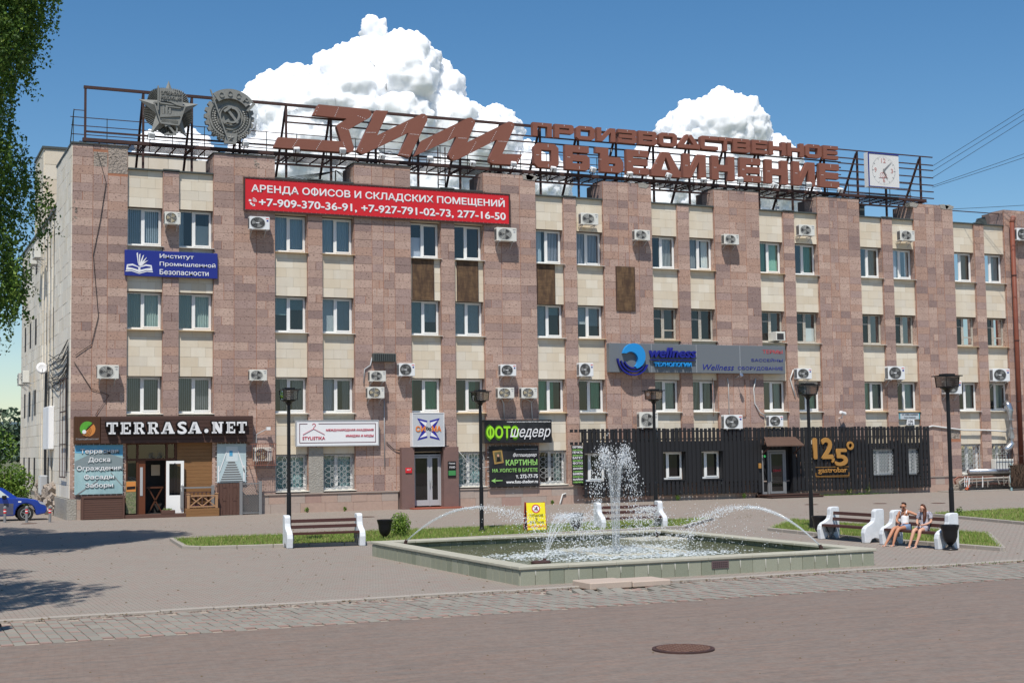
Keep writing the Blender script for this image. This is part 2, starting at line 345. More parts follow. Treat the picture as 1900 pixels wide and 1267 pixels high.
# strip of grey and red pavers, laid one by one
strip = MB().box(-42, 92, -42.75, -39.38, -.2, -.045).build('paver_strip', mat('sand_joint', (.36, .31, .25), .95), kind='structure')
def pav(n, c): return mat(n, c, .88, var=[(1.5, .3, (c[0]*.8, c[1]*.8, c[2]*.8)), (40, .3, (c[0]*1.25, c[1]*1.25, c[2]*1.22))], bump=(50, .3, .004))
PVG = [pav('grey_paver_a', (.245, .228, .192)), pav('grey_paver_b', (.23, .213, .18)), pav('grey_paver_c', (.26, .242, .204))]
PVR = [pav('red_paver_a', (.30, .205, .172)), pav('red_paver_b', (.275, .195, .165))]
ug = [MB().bbox(.006, .19, .006, .452, -.05, 0, .005).mesh('paver', m_) for m_ in PVG]
ur = [MB().bbox(.006, .19, .006, .125, -.05, 0, .005).mesh('paver', m_) for m_ in PVR]
pieces = []
for ci in range(-45, 195):
    x = ci*.196; off = -(ci*.195) % .585
    for r_ in range(-1, 7):
        y = -42.72 + r_*.585 + off
        for (yy, L_, red) in ((y, .455, 0), (y+.455, .13, 1)):
            if yy < -42.73 or yy+L_ > -39.38: 
                continue
            d = math.hypot(x+7.9, yy+66.6); ang = math.degrees(math.atan2(x+7.9, yy+66.6))
            if ang < 3.8 or ang > 44.5: continue
            pieces.append((d, x, yy, red))
pieces.sort()
stf = MB(); mats_p = PVG+PVR
for n, (d, x, y, red) in enumerate(pieces):
    sink = .035*math.exp(-((x-6.0)**2/1.6+(y+40.2)**2/.3))
    z = -.015+random.uniform(-.006, .004)-sink
    if n < 296:
        o = bpy.data.objects.new('paver', random.choice(ur if red else ug)); COL.objects.link(o); o.parent = strip
        o.location = (x, y, z); o.rotation_euler = (random.uniform(-.012, .012), random.uniform(-.012, .012), 0)
        if sink > .006: o.rotation_euler = (random.uniform(-.09, .09), random.uniform(-.09, .09), random.uniform(-.05, .05))
    else:
        stf.cur = 3+random.randrange(2) if red else random.randrange(3)
        M = Matrix.Translation((x, y, z)) @ Matrix.Rotation(random.uniform(-.015, .015), 4, 'X')
        if sink > .006: M = Matrix.Translation((x, y, z)) @ Matrix.Rotation(random.uniform(-.16, .16), 4, 'X') @ Matrix.Rotation(random.uniform(-.14, .14), 4, 'Y')
        stf.box(.006, .19, .006, .125 if red else .452, -.05, 0, M)
stf.build('pavers', mats_p, strip, kind='stuff')
# raised granite slab where the kerb is lifted
g = thing('granite_slab', 'pink granite step slabs lying in front of the fountain at the broken kerb', 'stone slab')
for a, b in ((5.75, 6.75), (6.77, 7.7)):
    MB().bbox(a, b, -39.9, -39.05, -.02, .13-.02*(a > 6), .02).build('slab', M_gran, g)
place(g, (6.6, -39.5, 0))
# grit and dust on the plaza
n = 1700; P_ = np.zeros((n, 3)); P_[:, 0] = rng.uniform(-6, 24, n); P_[:, 1] = rng.uniform(-39, -8, n)
k_ = rng.random(n) < .35; P_[k_, 1] = rng.uniform(-18, -15.5, k_.sum()); P_[k_, 0] = rng.uniform(5, 30, k_.sum())
k_ = rng.random(n) < .25; P_[k_, 1] = -39.42+rng.normal(0, .05, k_.sum()); P_[:, 2] = .002
s = rng.uniform(.012, .04, n)
r_n = 420; P_[:r_n, 1] = rng.uniform(-60, -43, r_n); P_[:r_n, 2] = -.018; s = rng.uniform(.012, .04, n); s[:r_n] *= .6
V = np.concatenate([P_+np.c_[s, s*0, s*0], P_+np.c_[-s*.6, s*.8, s*0], P_+np.c_[-s*.5, -s*.8, s*0], P_+np.c_[s*0, s*0, s*.6]])
i_ = np.arange(n); Fc = np.concatenate([np.c_[i_, i_+n, i_+3*n], np.c_[i_+n, i_+2*n, i_+3*n], np.c_[i_+2*n, i_, i_+3*n]])
npmesh('fallen_grit', V, Fc, mat('litter', (.14, .10, .055), .9), kind='stuff')

# ------------------------------------------------------------------ manholes
def manhole(x, y, r, label, m=None):
    t = thing('manhole_cover', label, 'manhole cover', (x, y, 0))
    MB().lathe([(r, -.03), (r, .006), (r-.05, .008), (r-.05, -.02)], 28).build('frame', M_steel, t)
    c = MB().lathe([(r-.06, -.02), (r-.06, .010), (.02, .012)], 28)
    for a in range(-4, 5):
        for b in range(-4, 5):
            if math.hypot(a, b) < 4.2: c.box(a*r*.2-.02, a*r*.2+.02, b*r*.2-.02, b*r*.2+.02, .01, .017)
    c.build('lid', m or mat('rust_iron', (.15, .085, .06), .75, var=[(9, .5, (.11, .05, .035))], bump=(20, .3, .01)), t)
mh = manhole
mh(2.97, -48.3, .46, 'round rusty manhole cover in the road in front of the fountain')
for (x, y, l_) in ((11.6, -18.9, 'manhole cover in the paving beside the second lamp post from the left'), (33.5, -9.3, 'manhole cover in the paving behind the bench pair, left of the two furthest'),
                   (36.6, -10.6, 'manhole cover in the paving behind the right grass bed, between two others'), (38.8, -12.2, 'manhole cover nearest the brushwood screen'), (-1.9, -2.1, 'rusty manhole cover under the front wheel of the blue car'),
                   (11.9, -6.4, 'manhole cover in the paving in front of the plinth between two lamp posts')):
    mh(x, y, .34, l_)

# ------------------------------------------------------------------ office building
B = thing('office_building', 'four storey office block clad in rose tuff piers and cream limestone panels', 'building')
X1, PB, WW, NP_ = 2.487, 6.954, 1.613, .752
ZS = [1.065, 4.79, 8.685, 12.59]; ZT = [2.78, 6.49, 10.42, 14.36]; ZP = 16.10; ZTOP = 17.10; XE = 58.6
bays = []
for k in range(8):
    a = X1+k*PB; bays.append([(a, a+WW), (a+WW+NP_, a+2*WW+NP_)])
wide = [(0.0, bays[0][0][0])] + [(bays[k][1][1], bays[k+1][0][0]) for k in range(7)] + [(bays[7][1][1], XE)]
YC = .14   # cream panels sit this far behind the pier faces
core = MB()
for a, b in wide: core.box(a+.02, b-.02, .05, 1.9, .9, ZTOP-.03)
for k in range(8):
    core.box(bays[k][0][1]+.02, bays[k][1][0]-.02, .05, 1.9, .9 if k else 3.42, ZP)
    for (a, b) in bays[k]:
        lo = [.9]+ZT; hi = ZS+[ZP]
        if k == 0: lo = [3.42]+ZT[1:]; hi = hi[1:]
        if (k, round(a, 1)) == (2, 16.4): lo = lo[1:]; hi = hi[1:]
        for z0, z1 in zip(lo, hi): core.box(a-.02, b+.02, YC+.04, 1.9, z0+(.012 if z0 > 1 else 0), z1-.05)
for a, b in ((.06, 2.5), (6.44, 16.39), (18.0, XE)): core.box(a, b, .08, 1.9, -.4, .9)
core.box(.3, XE, 2.1, 12.5, -.4, 15.9)
core.box(.3, XE, 1.9, 2.1, 0, 15.9)
core.build('wall_core', M_core, B)
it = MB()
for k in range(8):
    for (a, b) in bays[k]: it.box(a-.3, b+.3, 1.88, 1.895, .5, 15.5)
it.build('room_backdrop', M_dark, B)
# deep orange joints behind tuff
jn = MB()
for a, b in wide: jn.box(a+.006, b-.006, .011, .06, .92, ZTOP-.05)
for k in range(8): jn.box(bays[k][0][1]+.006, bays[k][1][0]-.006, .03, .06, .92 if k else 3.45, ZP-.03)
jn.build('joint_mortar', M_joint, B, kind='stuff')
# tuff tiles
missing = [(.92, 1.57, 16.03, 16.81), (1.58, 2.48, 15.84, 17.2), (0, .27, 13.3, 14.5), (8.35, 8.75, 16.5, 16.95), (50.4, 51.1, 3.1, 3.9)]
tiles = []
for wi, (a, b) in enumerate(wide):
    W = b-a
    fr = [.37, .27, .36] if wi == 0 else random.choice([[.31, .2, .2, .29], [.33, .36, .31], [.3, .22, .2, .28], [.28, .2, .24, .28]])
    xs = [a]; 
    for f in fr: xs.append(xs[-1]+f*W)
    xs[-1] = b
    for j in range(len(fr)):
        z = .93; 
        while z < ZTOP-.02:
            h = .4
            z1 = min(z+h, ZTOP)
            if ZTOP-z1 < .15: z1 = ZTOP
            wj = xs[j+1]-xs[j]
            if random.random() < .16 and wj > .5:
                c = xs[j]+wj*random.choice([.4, .5, .62]); tiles += [(xs[j], c, z, z1, wi), (c, xs[j+1], z, z1, wi)]
            else: tiles.append((xs[j], xs[j+1], z, z1, wi))
            z = z1
for k in range(8):
    a, b = bays[k][0][1], bays[k][1][0]; z = .93 if k else 3.45
    while z < ZP-.02:
        z1 = min(z+.4, ZP)
        if ZP-z1 < .15: z1 = ZP
        if random.random() < .12: c = a+(b-a)*.55; tiles += [(a, c, z, z1, 20+k), (c, b, z, z1, 20+k)]
        else: tiles.append((a, b, z, z1, 20+k))
        z = z1
def hidden(x0, x1, z0, z1):
    cx, cz = (x0+x1)/2, (z0+z1)/2
    for (a, b, c, d) in HID:
        if x0 > a and x1 < b and z0 > c and z1 < d: return True
    return False
HID = [(7.9, 21.8, 14.45, 16.02), (.1, 8.3, -1, 4.65), (24.9, 48.4, .3, 3.85), (27.3, 38.5, 6.85, 8.4)]
def gone(x0, x1, z0, z1):
    cx, cz = (x0+x1)/2, (z0+z1)/2
    return any(a < cx < b and c < cz < d for a, b, c, d in missing)
tiles = [t for t in tiles if not gone(*t[:4])]
unitb = [MB().add([(.0,.0,.0),(1,0,0),(1,1,0),(0,1,0),(0,0,1),(1,0,1),(1,1,1),(0,1,1)], [(0,3,2,1),(4,5,6,7),(0,1,5,4),(1,2,6,5),(3,0,4,7)]).mesh('tile', m_) for m_ in BR]
vis = sorted([t for t in tiles if not hidden(*t[:4])], key=lambda t: t[0]); big = set(id(t) for t in vis[:296])
st = MB(); wts = [28, 20, 12, 18, 9, 7, 14]
def shade_of(t):
    # colour runs in patches of neighbouring tiles
    v = mnoise.noise(Vector((t[0]*.9, t[2]*1.5, t[4]*3.1)))
    if random.random() < .5: return random.choices(range(7), wts)[0]
    return 4 if v > .33 else 3 if v > .16 else 0 if v > -.02 else 6 if v > -.12 else 1 if v > -.3 else 2
for t in tiles:
    x0, x1, z0, z1, wi = t; i = shade_of(t); y0 = random.uniform(-.006, .006); g = .012
    x0 += g; x1 -= g; z0 += .004; z1 -= .004+random.uniform(0, .003)
    if id(t) in big:
        o = bpy.data.objects.new('tile', unitb[i]); COL.objects.link(o); o.parent = B
        o.location = (x0, y0, z0); o.scale = (x1-x0, .05, z1-z0); o.rotation_euler = (0, random.uniform(-.002, .002), 0)
    else:
        st.cur = i; st.box(x0, x1, y0, y0+.05, z0, z1)
# side returns of piers (recess reveals)
for wi, (a, b) in enumerate(wide):
    for sx in ((a, 1), (b, -1)):
        if wi == 0 and sx[1] == 1: continue
        z = .93
        while z < ZTOP-.02:
            z1 = min(z+.4, ZTOP); st.cur = random.choices(range(7), wts)[0]
            x_ = sx[0]; yb = .5 if z < ZP-.1 else 1.2
            st.box(x_ if sx[1] > 0 else x_-.02, x_+.02 if sx[1] > 0 else x_, .052, yb, z+.004, z1-.004); z = z1
for k in range(8):
    for x_, d in ((bays[k][0][1], 1), (bays[k][1][0], -1)):
        z = .93 if k else 3.45
        while z < ZP-.02:
            z1 = min(z+.4, ZP); st.cur = random.choices(range(7), wts)[0]
            st.box(x_ if d > 0 else x_-.02, x_+.02 if d > 0 else x_, .052, .5, z+.004, z1-.004); z = z1
for wi, (a, b) in enumerate(wide): st.cur = 3; st.box(a+.01, b-.01, .0, 1.4, ZTOP, ZTOP+.02)
st.build('tiles', BR, B, kind='stuff')
for a, b, c, d in missing: 
    rb = MB()
    rb.box(a+.01, b-.01, .004, .07, c+.01, d-.01)
    for q in range(9):
        u, v = random.uniform(a+.05, b-.12), random.uniform(c+.05, d-.12); rb.box(u, u+random.uniform(.04, .12), -.012, .05, v, v+random.uniform(.03, .1))
    rb.build('bare_patch', M_rubble, B)
# pier caps: patched edges
for wi, (a, b) in enumerate(wide):
    cp = MB()
    if wi in (0, 1, 2): cp.box(a-.05, b+.05, -.05, 1.5, ZTOP+.022, ZTOP+.06)
    elif wi in (5, 6): cp.box(a, b, -.02, 1.4, ZTOP+.022, ZTOP+.045)
    if cp.v: cp.build('coping_sheet', M_cap, B)
for x in (23.0, 29.9, 50.6, 51.0, 48.3, 23.2):
    rb = MB(); rb.prism([(x-.35, ZTOP-.18), (x+.1, ZTOP-.22), (x+.3, ZTOP-.02), (x-.1, ZTOP+.09), (x-.4, ZTOP+.05)], -.02, .4)
    rb.build('broken_edge', M_conc, B)
# parapet flashing
for k in range(8):
    fl = MB(); a, b = bays[k][0][0], bays[k][1][1]; fl.box(a+.004, bays[k][0][1], -.0, 1.6, ZP+.002, ZP+.07); fl.box(bays[k][0][1], bays[k][1][0], -.06, 1.6, ZP+.03, ZP+.10); fl.box(bays[k][1][0], b-.004, .0, 1.6, ZP+.002, ZP+.07)
    fl.build('parapet_flashing', M_cap, B)
# cream limestone
cream = []
for k in range(8):
    for si, (a, b) in enumerate(bays[k]):
        for fl_, (z0, z1) in enumerate(zip([.93]+ZT, ZS+[ZP])):
            if fl_ == 0: continue
            if k == 0 and fl_ == 1: z0 = 3.45
            zz = z1-.03 if fl_ < 4 else z1
            hh = .455; z = z0; row = 0
            while z < zz-.02:
                zt = min(z+hh, zz)
                if zz-zt < .1: zt = zz
                cuts = [a+.004]+[a+WW*c for c in ((.38, .8), (.58,), (.36, .79), (.57,), (.4, .8))[row % 5]]+[b-.004]
                for c0, c1 in zip(cuts, cuts[1:]): cream.append((c0, c1, z, zt))
                z = zt; row += 1
vis = sorted([t for t in cream if not hidden(*t)], key=lambda t: t[0]); big = set(id(t) for t in vis[:296])
unitc = [MB().add([(.0,.0,.0),(1,0,0),(1,1,0),(0,1,0),(0,0,1),(1,0,1),(1,1,1),(0,1,1)], [(0,3,2,1),(4,5,6,7),(0,1,5,4),(1,2,6,5),(3,0,4,7)]).mesh('slab', m_) for m_ in CR]
st = MB()
for t in cream:
    x0, x1, z0, z1 = t; i = random.choices(range(4), [6, 3, 3, 2])[0]; y0 = YC+random.uniform(-.004, .004)
    if id(t) in big:
        o = bpy.data.objects.new('slab', unitc[i]); COL.objects.link(o); o.parent = B
        o.location = (x0+.003, y0, z0+.004); o.scale = (x1-x0-.006, .05, z1-z0-.007)
    else: st.cur = i; st.box(x0+.003, x1-.003, y0, y0+.05, z0+.004, z1-.003)
st.build('slabs', CR, B, kind='stuff')
jn = MB()
for k in range(8):
    for (a, b) in bays[k]:
        for z0, z1 in zip(ZT, ZS[1:]+[ZP]): jn.box(a+.004, b-.004, YC+.02, YC+.06, max(z0, 3.45 if k == 0 else 0)+.01, z1-.02)
jn.build('panel_mortar', mat('panel_joint', (.33, .28, .21), .9), B, kind='stuff')
# plinth: two courses of blocks
units = [MB().bbox(0, 1, 0, .05, 0, 1, .006).mesh('plinth_block', m_) for m_ in PL]
for z0, z1, w0 in ((-.05, .44, 1.25), (.445, .86, .85)):
    x = 0.0
    while x < XE:
        w_ = w0*random.uniform(.8, 1.2); x1 = min(x+w_, XE)
        if 2.39 < x < 6.39: x = 6.4; continue
        if 15.59 < x < 18.69: x = 18.7; continue
        if x < 2.4 < x1: x1 = 2.4
        if x < 15.6 < x1: x1 = 15.6
        o = bpy.data.objects.new('plinth_block', random.choices(units, [5, 3, 2])[0]); COL.objects.link(o); o.parent = B
        if 49.2 < x < 55 and z1 < .5: o.data = MB().bbox(0, 1, 0, .05, 0, 1, .006).mesh('plinth_block', M_rubble)
        o.location = (x+.004, -.03+random.uniform(-.006, .006), z0); o.scale = (x1-x-.008, 1, z1-z0); x = x1
MB().box(8.3, 15.65, -.08, .03, .868, .925).box(18.7, XE, -.08, .03, .868, .925).build('ledge', PL[1], B)
MB().box(0, 2.4, -.02, .03, .868, .925).box(6.5, 8.3, -.02, .03, .868, .925).build('ledge', PL[1], B)

# ------------------------------------------------------------------ windows
blindm = {k_: mat('fabric_'+k_, c, .9) for k_, c in dict(bluegrey=(.50, .58, .62), greengrey=(.40, .48, .42), lavender=(.58, .58, .64), pale=(.80, .78, .72), green=(.10, .42, .26),
          mint=(.34, .58, .42), dgreen=(.07, .22, .14), white=(.80, .82, .80), grey=(.30, .30, .30), beige=(.70, .56, .40), teal=(.42, .60, .58)).items()}
def wavy(mb, x0, x1, z0, z1, y, amp=.03, per=.12, skew=0.):
    n = max(4, int((x1-x0)/per*4)); vs = []; 
    for i in range(n+1):
        u = i/n; yy = y+amp*math.sin(u*(x1-x0)/per*2*PI)+amp*.5*math.sin(u*7.3)
        vs += [(x0+u*(x1-x0)+skew*(1-u), yy, z0), (x0+u*(x1-x0), yy, z1)]
    mb.add(vs, [(2*i, 2*i+1, 2*i+3, 2*i+2) for i in range(n)])
def window(x0, x1, z0, z1, typ='pvc', left=None, right=None, split=.5, open_=None, y=.42, sill=True, stained=False, parent=None, grille=False):
    """frame with two lights; left/right = (kind, colour, fraction)"""
    fw = .06 if typ == 'pvc' else .07; m = M_upvc if typ == 'pvc' else M_oldwood
    f = MB(); xm = x0+(x1-x0)*split
    f.box(x0, x1, y, y+.07, z0, z0+fw+.02); f.box(x0, x1, y, y+.07, z1-fw, z1); f.box(x0, x0+fw, y, y+.07, z0+fw+.02, z1-fw); f.box(x1-fw, x1, y, y+.07, z0+fw+.02, z1-fw)
    f.box(xm-.05, xm+.05, y-.004, y+.07, z0+fw+.02, z1-fw)
    # sash of the right light
    sx0, sx1, sz0, sz1 = xm+.05, x1-fw, z0+fw+.02, z1-fw
    if typ == 'pvc':
        for a in ((sx0, sx1, sz0, sz0+.06), (sx0, sx1, sz1-.06, sz1), (sx0, sx0+.055, sz0+.06, sz1-.06), (sx1-.055, sx1, sz0+.06, sz1-.06)): f.box(a[0], a[1], y-.018, y+.03, a[2], a[3])
    else:
        f.box(x0+fw, xm-.05, y+.01, y+.06, z1-.58, z1-.52)
        for a in ((sx0, sx0+.04, sz0, sz1), (sx1-.04, sx1, sz0, sz1), (x0+fw, x0+fw+.035, sz0, sz1), (xm-.085, xm-.05, sz0, sz1)): f.box(a[0], a[1], y-.01, y+.02, a[2], a[3])
        if random.random() < .4: f.box(sx0+.04, sx1-.04, y, y+.04, z0+.5, z0+.56)
    fo = f.build('window', m, parent or B)
    for a, b in ((x0+fw, xm-.05), (xm+.05, x1-fw)):
        MB().add([(a, y+.03, z0+fw), (b, y+.03, z0+fw), (b, y+.03, z1-fw), (a, y+.03, z1-fw)], [(0, 1, 2, 3)]).build('pane', M_glass if parent is None else M_glassd, fo)
    if sill: MB().add([(x0-.02, -.07, z0-.075), (x1+.06, -.07, z0-.075), (x1+.06, -.07, z0-.055), (x0-.02, -.07, z0-.055), (x0-.02, y, z0), (x1+.06, y, z0), (x1+.06, y, z0-.03), (x0-.02, y, z0-.03)],
                      [(0, 1, 2, 3), (3, 2, 5, 4), (0, 7, 6, 1), (4, 5, 6, 7), (1, 6, 5, 2), (0, 3, 4, 7)]).build('sill', M_sillo if stained else M_sill, fo)
    for (a, b, sp) in ((x0+fw, xm-.03, left), (xm+.03, x1-fw, right)):
        if not sp: continue
        kd, colr, fr = sp; c = MB()
        if kd == 'v':       # vertical blind
            n = int((b-a)/.085); 
            for q in range(n):
                u = a+(b-a)*(q+.5)/n; c.add([(u-.04, y+.13, z0), (u+.03, y+.17, z0), (u+.03, y+.17, z1), (u-.04, y+.13, z1)], [(0, 1, 2, 3)])
            nm = 'vertical_blind'
        elif kd == 'h':
            zb = z1-(z1-z0)*fr; n = int((z1-zb)/.045)
            for q in range(n):
                v = zb+(z1-zb)*q/n; c.add([(a, y+.12, v), (b, y+.12, v), (b, y+.15, v+.03), (a, y+.15, v+.03)], [(0, 1, 2, 3)])
            nm = 'slatted_blind'
        elif kd == 'c':     # curtain, fraction of width from the right
            wavy(c, b-(b-a)*fr, b, z0, z1, y+.2, .025, .11); nm = 'curtain'
        elif kd == 'd':     # curtain from the left, gathered
            wavy(c, a, a+(b-a)*fr, z0, z1, y+.2, .025, .11, skew=-.15); nm = 'curtain'
        elif kd == 's':     # sheet of paper / board low in the light
            c.box(a+.08, b, y+.12, y+.13, z0, z0+(z1-z0)*fr); nm = 'board'
        c.build(nm, blindm[colr], fo)
    if grille:
        gz = MB(); gy = .2 if grille == 1 else .3
        gz.bar((x0+.03, gy, z0+.03), (x1-.03, gy, z0+.03), .025); gz.bar((x0+.03, gy, z1-.03), (x1-.03, gy, z1-.03), .025)
        gz.bar((x0+.03, gy, z0+.03), (x0+.03, gy, z1-.03), .025); gz.bar((x1-.03, gy, z0+.03), (x1-.03, gy, z1-.03), .025)
        r_ = .27; W = x1-x0; H = z1-z0; nx = int(W/r_); nz = int(H/r_)
        for a in range(1, nx):
            for b in range(1, nz):
                if (a+b) % 1 == 0: gz.ring(x0+W*a/nx, z0+H*b/nz, r_, r_-.016, gy-.008, gy+.008, 14)
        gz.build('grille', M_grille, fo)
    return fo
V_, H_, C_ = 'v', 'h', 'c'; M_grille = mat('grille_paint', (.42, .43, .42), .5)
T3 = [((V_,'bluegrey',1),(V_,'bluegrey',1)), (('d','bluegrey',.4),('s','pale',.62)), ((C_,'bluegrey',1),(C_,'bluegrey',1)), ((C_,'bluegrey',1),(C_,'bluegrey',1)), (('s','lavender',.6),None), (None,None),
      (('d','bluegrey',.8),(V_,'lavender',1)), ((V_,'lavender',1),(V_,'lavender',1)), (None,(V_,'pale',1)), (('d','grey',1),(C_,'pale',.6)), (('d','mint',1),(C_,'mint',1)), (None,(C_,'mint',1)),
      (None,(C_,'beige',1)), (('d','lavender',1),(C_,'pale',.3)), ((C_,'white',.4),(C_,'beige',1)), (None,(C_,'pale',.7))]
T2 = [((C_,'greengrey',1),(C_,'greengrey',1)), ((C_,'greengrey',1),(C_,'greengrey',1)), ((H_,'teal',.5),(H_,'teal',.35)), ((H_,'white',1),(H_,'white',1)), ((H_,'teal',.95),(H_,'white',.6)), ((H_,'white',1),(H_,'white',1)),
      ((H_,'white',1),(H_,'teal',.3)), ((H_,'white',.55),(H_,'white',.6))] + [(None,None)]*3 + [(None,('s','pale',.5)), (None,None), (None,None), (None,(C_,'grey',.8)), (None,None)]
T1 = [((V_,'grey',1),(V_,'grey',1)), ((V_,'grey',1),(V_,'grey',1)), ((C_,'grey',.5),(C_,'grey',.7)), ((C_,'lavender',.8),(C_,'grey',.5)), (('d','dgreen',.3),(C_,'green',.8)), (None,('d','dgreen',.7)),
      (('d','green',1),('d','green',.5)), (None,(C_,'green',.7)), (('d','grey',1),(C_,'greengrey',1)), ((V_,'greengrey',1),(V_,'greengrey',1)), (None,(C_,'greengrey',.6)), (None,(C_,'mint',.6)),
      ((C_,'mint',1),(V_,'teal',1)), (None,(C_,'teal',1)), (None,(C_,'greengrey',.6)), (None,(C_,'greengrey',.8))]
for k in range(8):
    for si, (a, b) in enumerate(bays[k]):
        i = k*2+si
        for row, T in ((3, T3), (2, T2), (1, T1)):
            old = row == 2 and k >= 4
            window(a+.02, b-.02, ZS[row], ZT[row]-.02, 'old' if old else 'pvc', T[i][0], T[i][1], split=.45 if not old else .48, stained=(i*3+row) % 7 in (2, 5))
        if i in (2, 3, 5, 6, 12, 13, 14, 15):
            window(a+.02, b-.02, ZS[0], ZT[0]-.02, 'pvc', ('c', 'teal', 1) if i < 6 else None, ('c', 'teal', .8) if i < 6 else ('c', 'greengrey', .6), grille=1, split=.45)
        elif i in (8, 9, 7):
            window(a+.02, b-.02, ZS[0], ZT[0]-.02, 'pvc', None, None, split=.35, sill=i == 7)
        elif i in (10, 11): pass
# blocked openings below: ground-floor spandrels (cream) continue above ground windows; blind bays get concrete
gs = MB()
for k in range(8):
    for si, (a, b) in enumerate(bays[k]):
        if k*2+si in (10, 11): gs.box(a, b, YC, .3, .93, ZT[0]+.02)
gs.build('blocked_opening', M_conc, B)
MB().box(bays[1][0][1]+.01, bays[1][1][0]-.01, -.012, .03, .93, 3.1).build('concrete_infill', M_conc, B)
# ---- left side wall (X = 0 face), limestone
sd = MB(); y = 0.0
def side_rows(y0, y1, z0, z1, x=0.0, hh=.6):
    z = z0; r = 0
    while z < z1-.05:
        zt = min(z+hh, z1); yy = y0+(.35 if r % 2 else 0)
        cuts = [y0]; c = y0+(.5 if r % 2 else 1.0)
        while c < y1-.2: cuts.append(c); c += 1.0
        cuts.append(y1)
        for c0, c1 in zip(cuts, cuts[1:]): sd.cur = random.choices(range(4), [5, 3, 3, 4])[0]; sd.box(x-.03+random.uniform(-.006, .006), x+.04, c0+.006, c1-.006, z+.006, zt-.006)
        z = zt; r += 1
side_rows(.0, 6.0, .95, 17.08); side_rows(13.0, 24, .95, 15.0)
YW = [6.35, 7.9, 9.45, 11.0]
for yy in YW+[12.4]: side_rows(yy-.28, yy+.28, .95, 15.0)
for (ya, yb) in zip([6.0]+[q+.28 for q in YW+[12.4]], [q-.28 for q in YW+[12.4]]+[13.0]):
    if yb-ya < .1: continue
    for fl_ in range(4):
        z0 = [.95]+ZT; z1 = ZS+[15.0]
        pass
    for z0, z1 in zip([.95]+ZT, ZS+[15.0]): side_rows(ya, yb, z0, z1, x=.16, hh=.9)
sd.build('side_slabs', CRS, B, kind='stuff')
sc = MB()
sc.box(.02, .5, .06, 6.0, -.4, 17.06); sc.box(.24, .5, 6.0, 13, -.4, 15.0); sc.box(.05, .5, 13, 24, -.4, 15.0); sc.box(.5, 26, 12.5, 24, -.4, 14.8)
sc.build('side_wall_core', mat('side_render', (.52, .47, .38), .9, var=[((1, 1, .3), .4, (.44, .36, .26))]), B)
for (ya, yb) in zip([6.0]+[q+.28 for q in YW+[12.4]], [q-.28 for q in YW+[12.4]]+[13.0]):
    for z0, z1 in zip(ZS, ZT):
        if yb-ya > .1: MB().box(.2, .235, ya, yb, z0, z1).build('side_window', M_dark, B)
for yy in (15, 18, 21):
    for z0, z1 in zip(ZS, ZT): MB().box(-.04, .04, yy, yy+.8, z0+.3, z1).build('side_window', M_dark, B)
MB().box(-.1, .6, 6.0, 24, 15.0, 15.12).box(-.06, .9, -.03, 6.06, 17.1, 17.2).build('side_flashing', M_cap, B)
MB().box(-.12, .3, -.06, 5.0, -.4, .93).build('side_plinth', M_conc, B)
rb = MB()
for q in range(150):
    yy = random.uniform(5, 12.5); zz = random.uniform(-.3, 1.4); s = random.uniform(.12, .35); M = Matrix.Translation((random.uniform(-.1, .05), yy, zz)) @ Matrix.Rotation(random.random()*3, 4, 'X') @ Matrix.Rotation(random.random(), 4, 'Z')
    rb.box(-s*.4, s*.4, -s, s, -s*.6, s*.6, M)
rb.build('crumbling_plinth', M_rubble, B)
# stair head behind the roof
th = MB(); th.cur = 0
th.box(.02, 8.2, 12.9, 17.2, 15, 19.45); th.cur = 1; th.box(-.05, 8.3, 12.8, 17.3, 19.45, 19.58)
th.build('stair_head', [CR[3], M_cap], B)
hs = MB()
for z in (16.2, 17.0, 17.8, 18.6):
    for x in np.arange(.1, 8, 1.1): hs.cur = random.randrange(4); hs.box(x, x+1.08, 12.86, 12.9, z, z+.78)
hs.build('stair_head_slabs', CR, B, kind='stuff')
# ------------------------------------------------------------------ rooftop steel frame
FR = thing('rooftop_sign_frame', 'rusty brown steel lattice frame with walkway along the roof edge carrying the letters', 'steel frame')
FY = .62
posts = [.63, 3.27, 5.55, 7.86, 10.16, 12.44, 14.78, 17.05, 19.36, 21.65, 23.95, 26.21, 28.52, 30.84, 33.12, 35.5, 37.71, 40.0, 42.28, 44.66, 46.72, 49.34]
def onpier(x):
    return any(a-.1 < x < b+.1 for a, b in wide)
for x in posts:
    base = ZTOP+.06 if onpier(x) else ZP+.1
    top = 19.93 if x < 43 else 20.1
    if x == 46.72: top = 18.0
    MB().bar((x, FY, base), (x, FY, top), .1).build('post', M_steel, FR)
    if x > 1 and x != 46.72: MB().bar((x, FY+.07, top-.1), (x, FY+2.3, ZP+.1), .1).build('brace', M_steel, FR)
    MB().bar((x, FY+.1, 17.36), (x, FY+1.6, 17.36), .07).build('crossbeam', M_steel, FR)
def rail(x0, x1, z, y=FY-.08, w_=.07, nm='rail', z1=None): MB().bar((x0, y, z), (x1, y, z if z1 is None else z1), w_).build(nm, M_steel, FR)
rail(.55, 43.2, 19.93, FY, .13)
rail(10.2, 43.4, 19.36); rail(10.2, 43.4, 19.04); rail(23.4, 43.4, 18.62, w_=.05)
rail(.6, 43.5, 17.85, FY, .08); rail(.5, 49.6, 17.44, FY-.1, .16); rail(.5, 50, 17.3, FY+1.6, .1)
for z in (20.12, 19.63, 19.31, 18.86, 18.4, 18.0, 17.6): rail(43.2, 50.2, z, FY-.12, .06)
for k in range(8):
    rail(bays[k][0][0]-.1, bays[k][1][1]+.1, 16.92, FY-.25, .05, 'safety_rail')
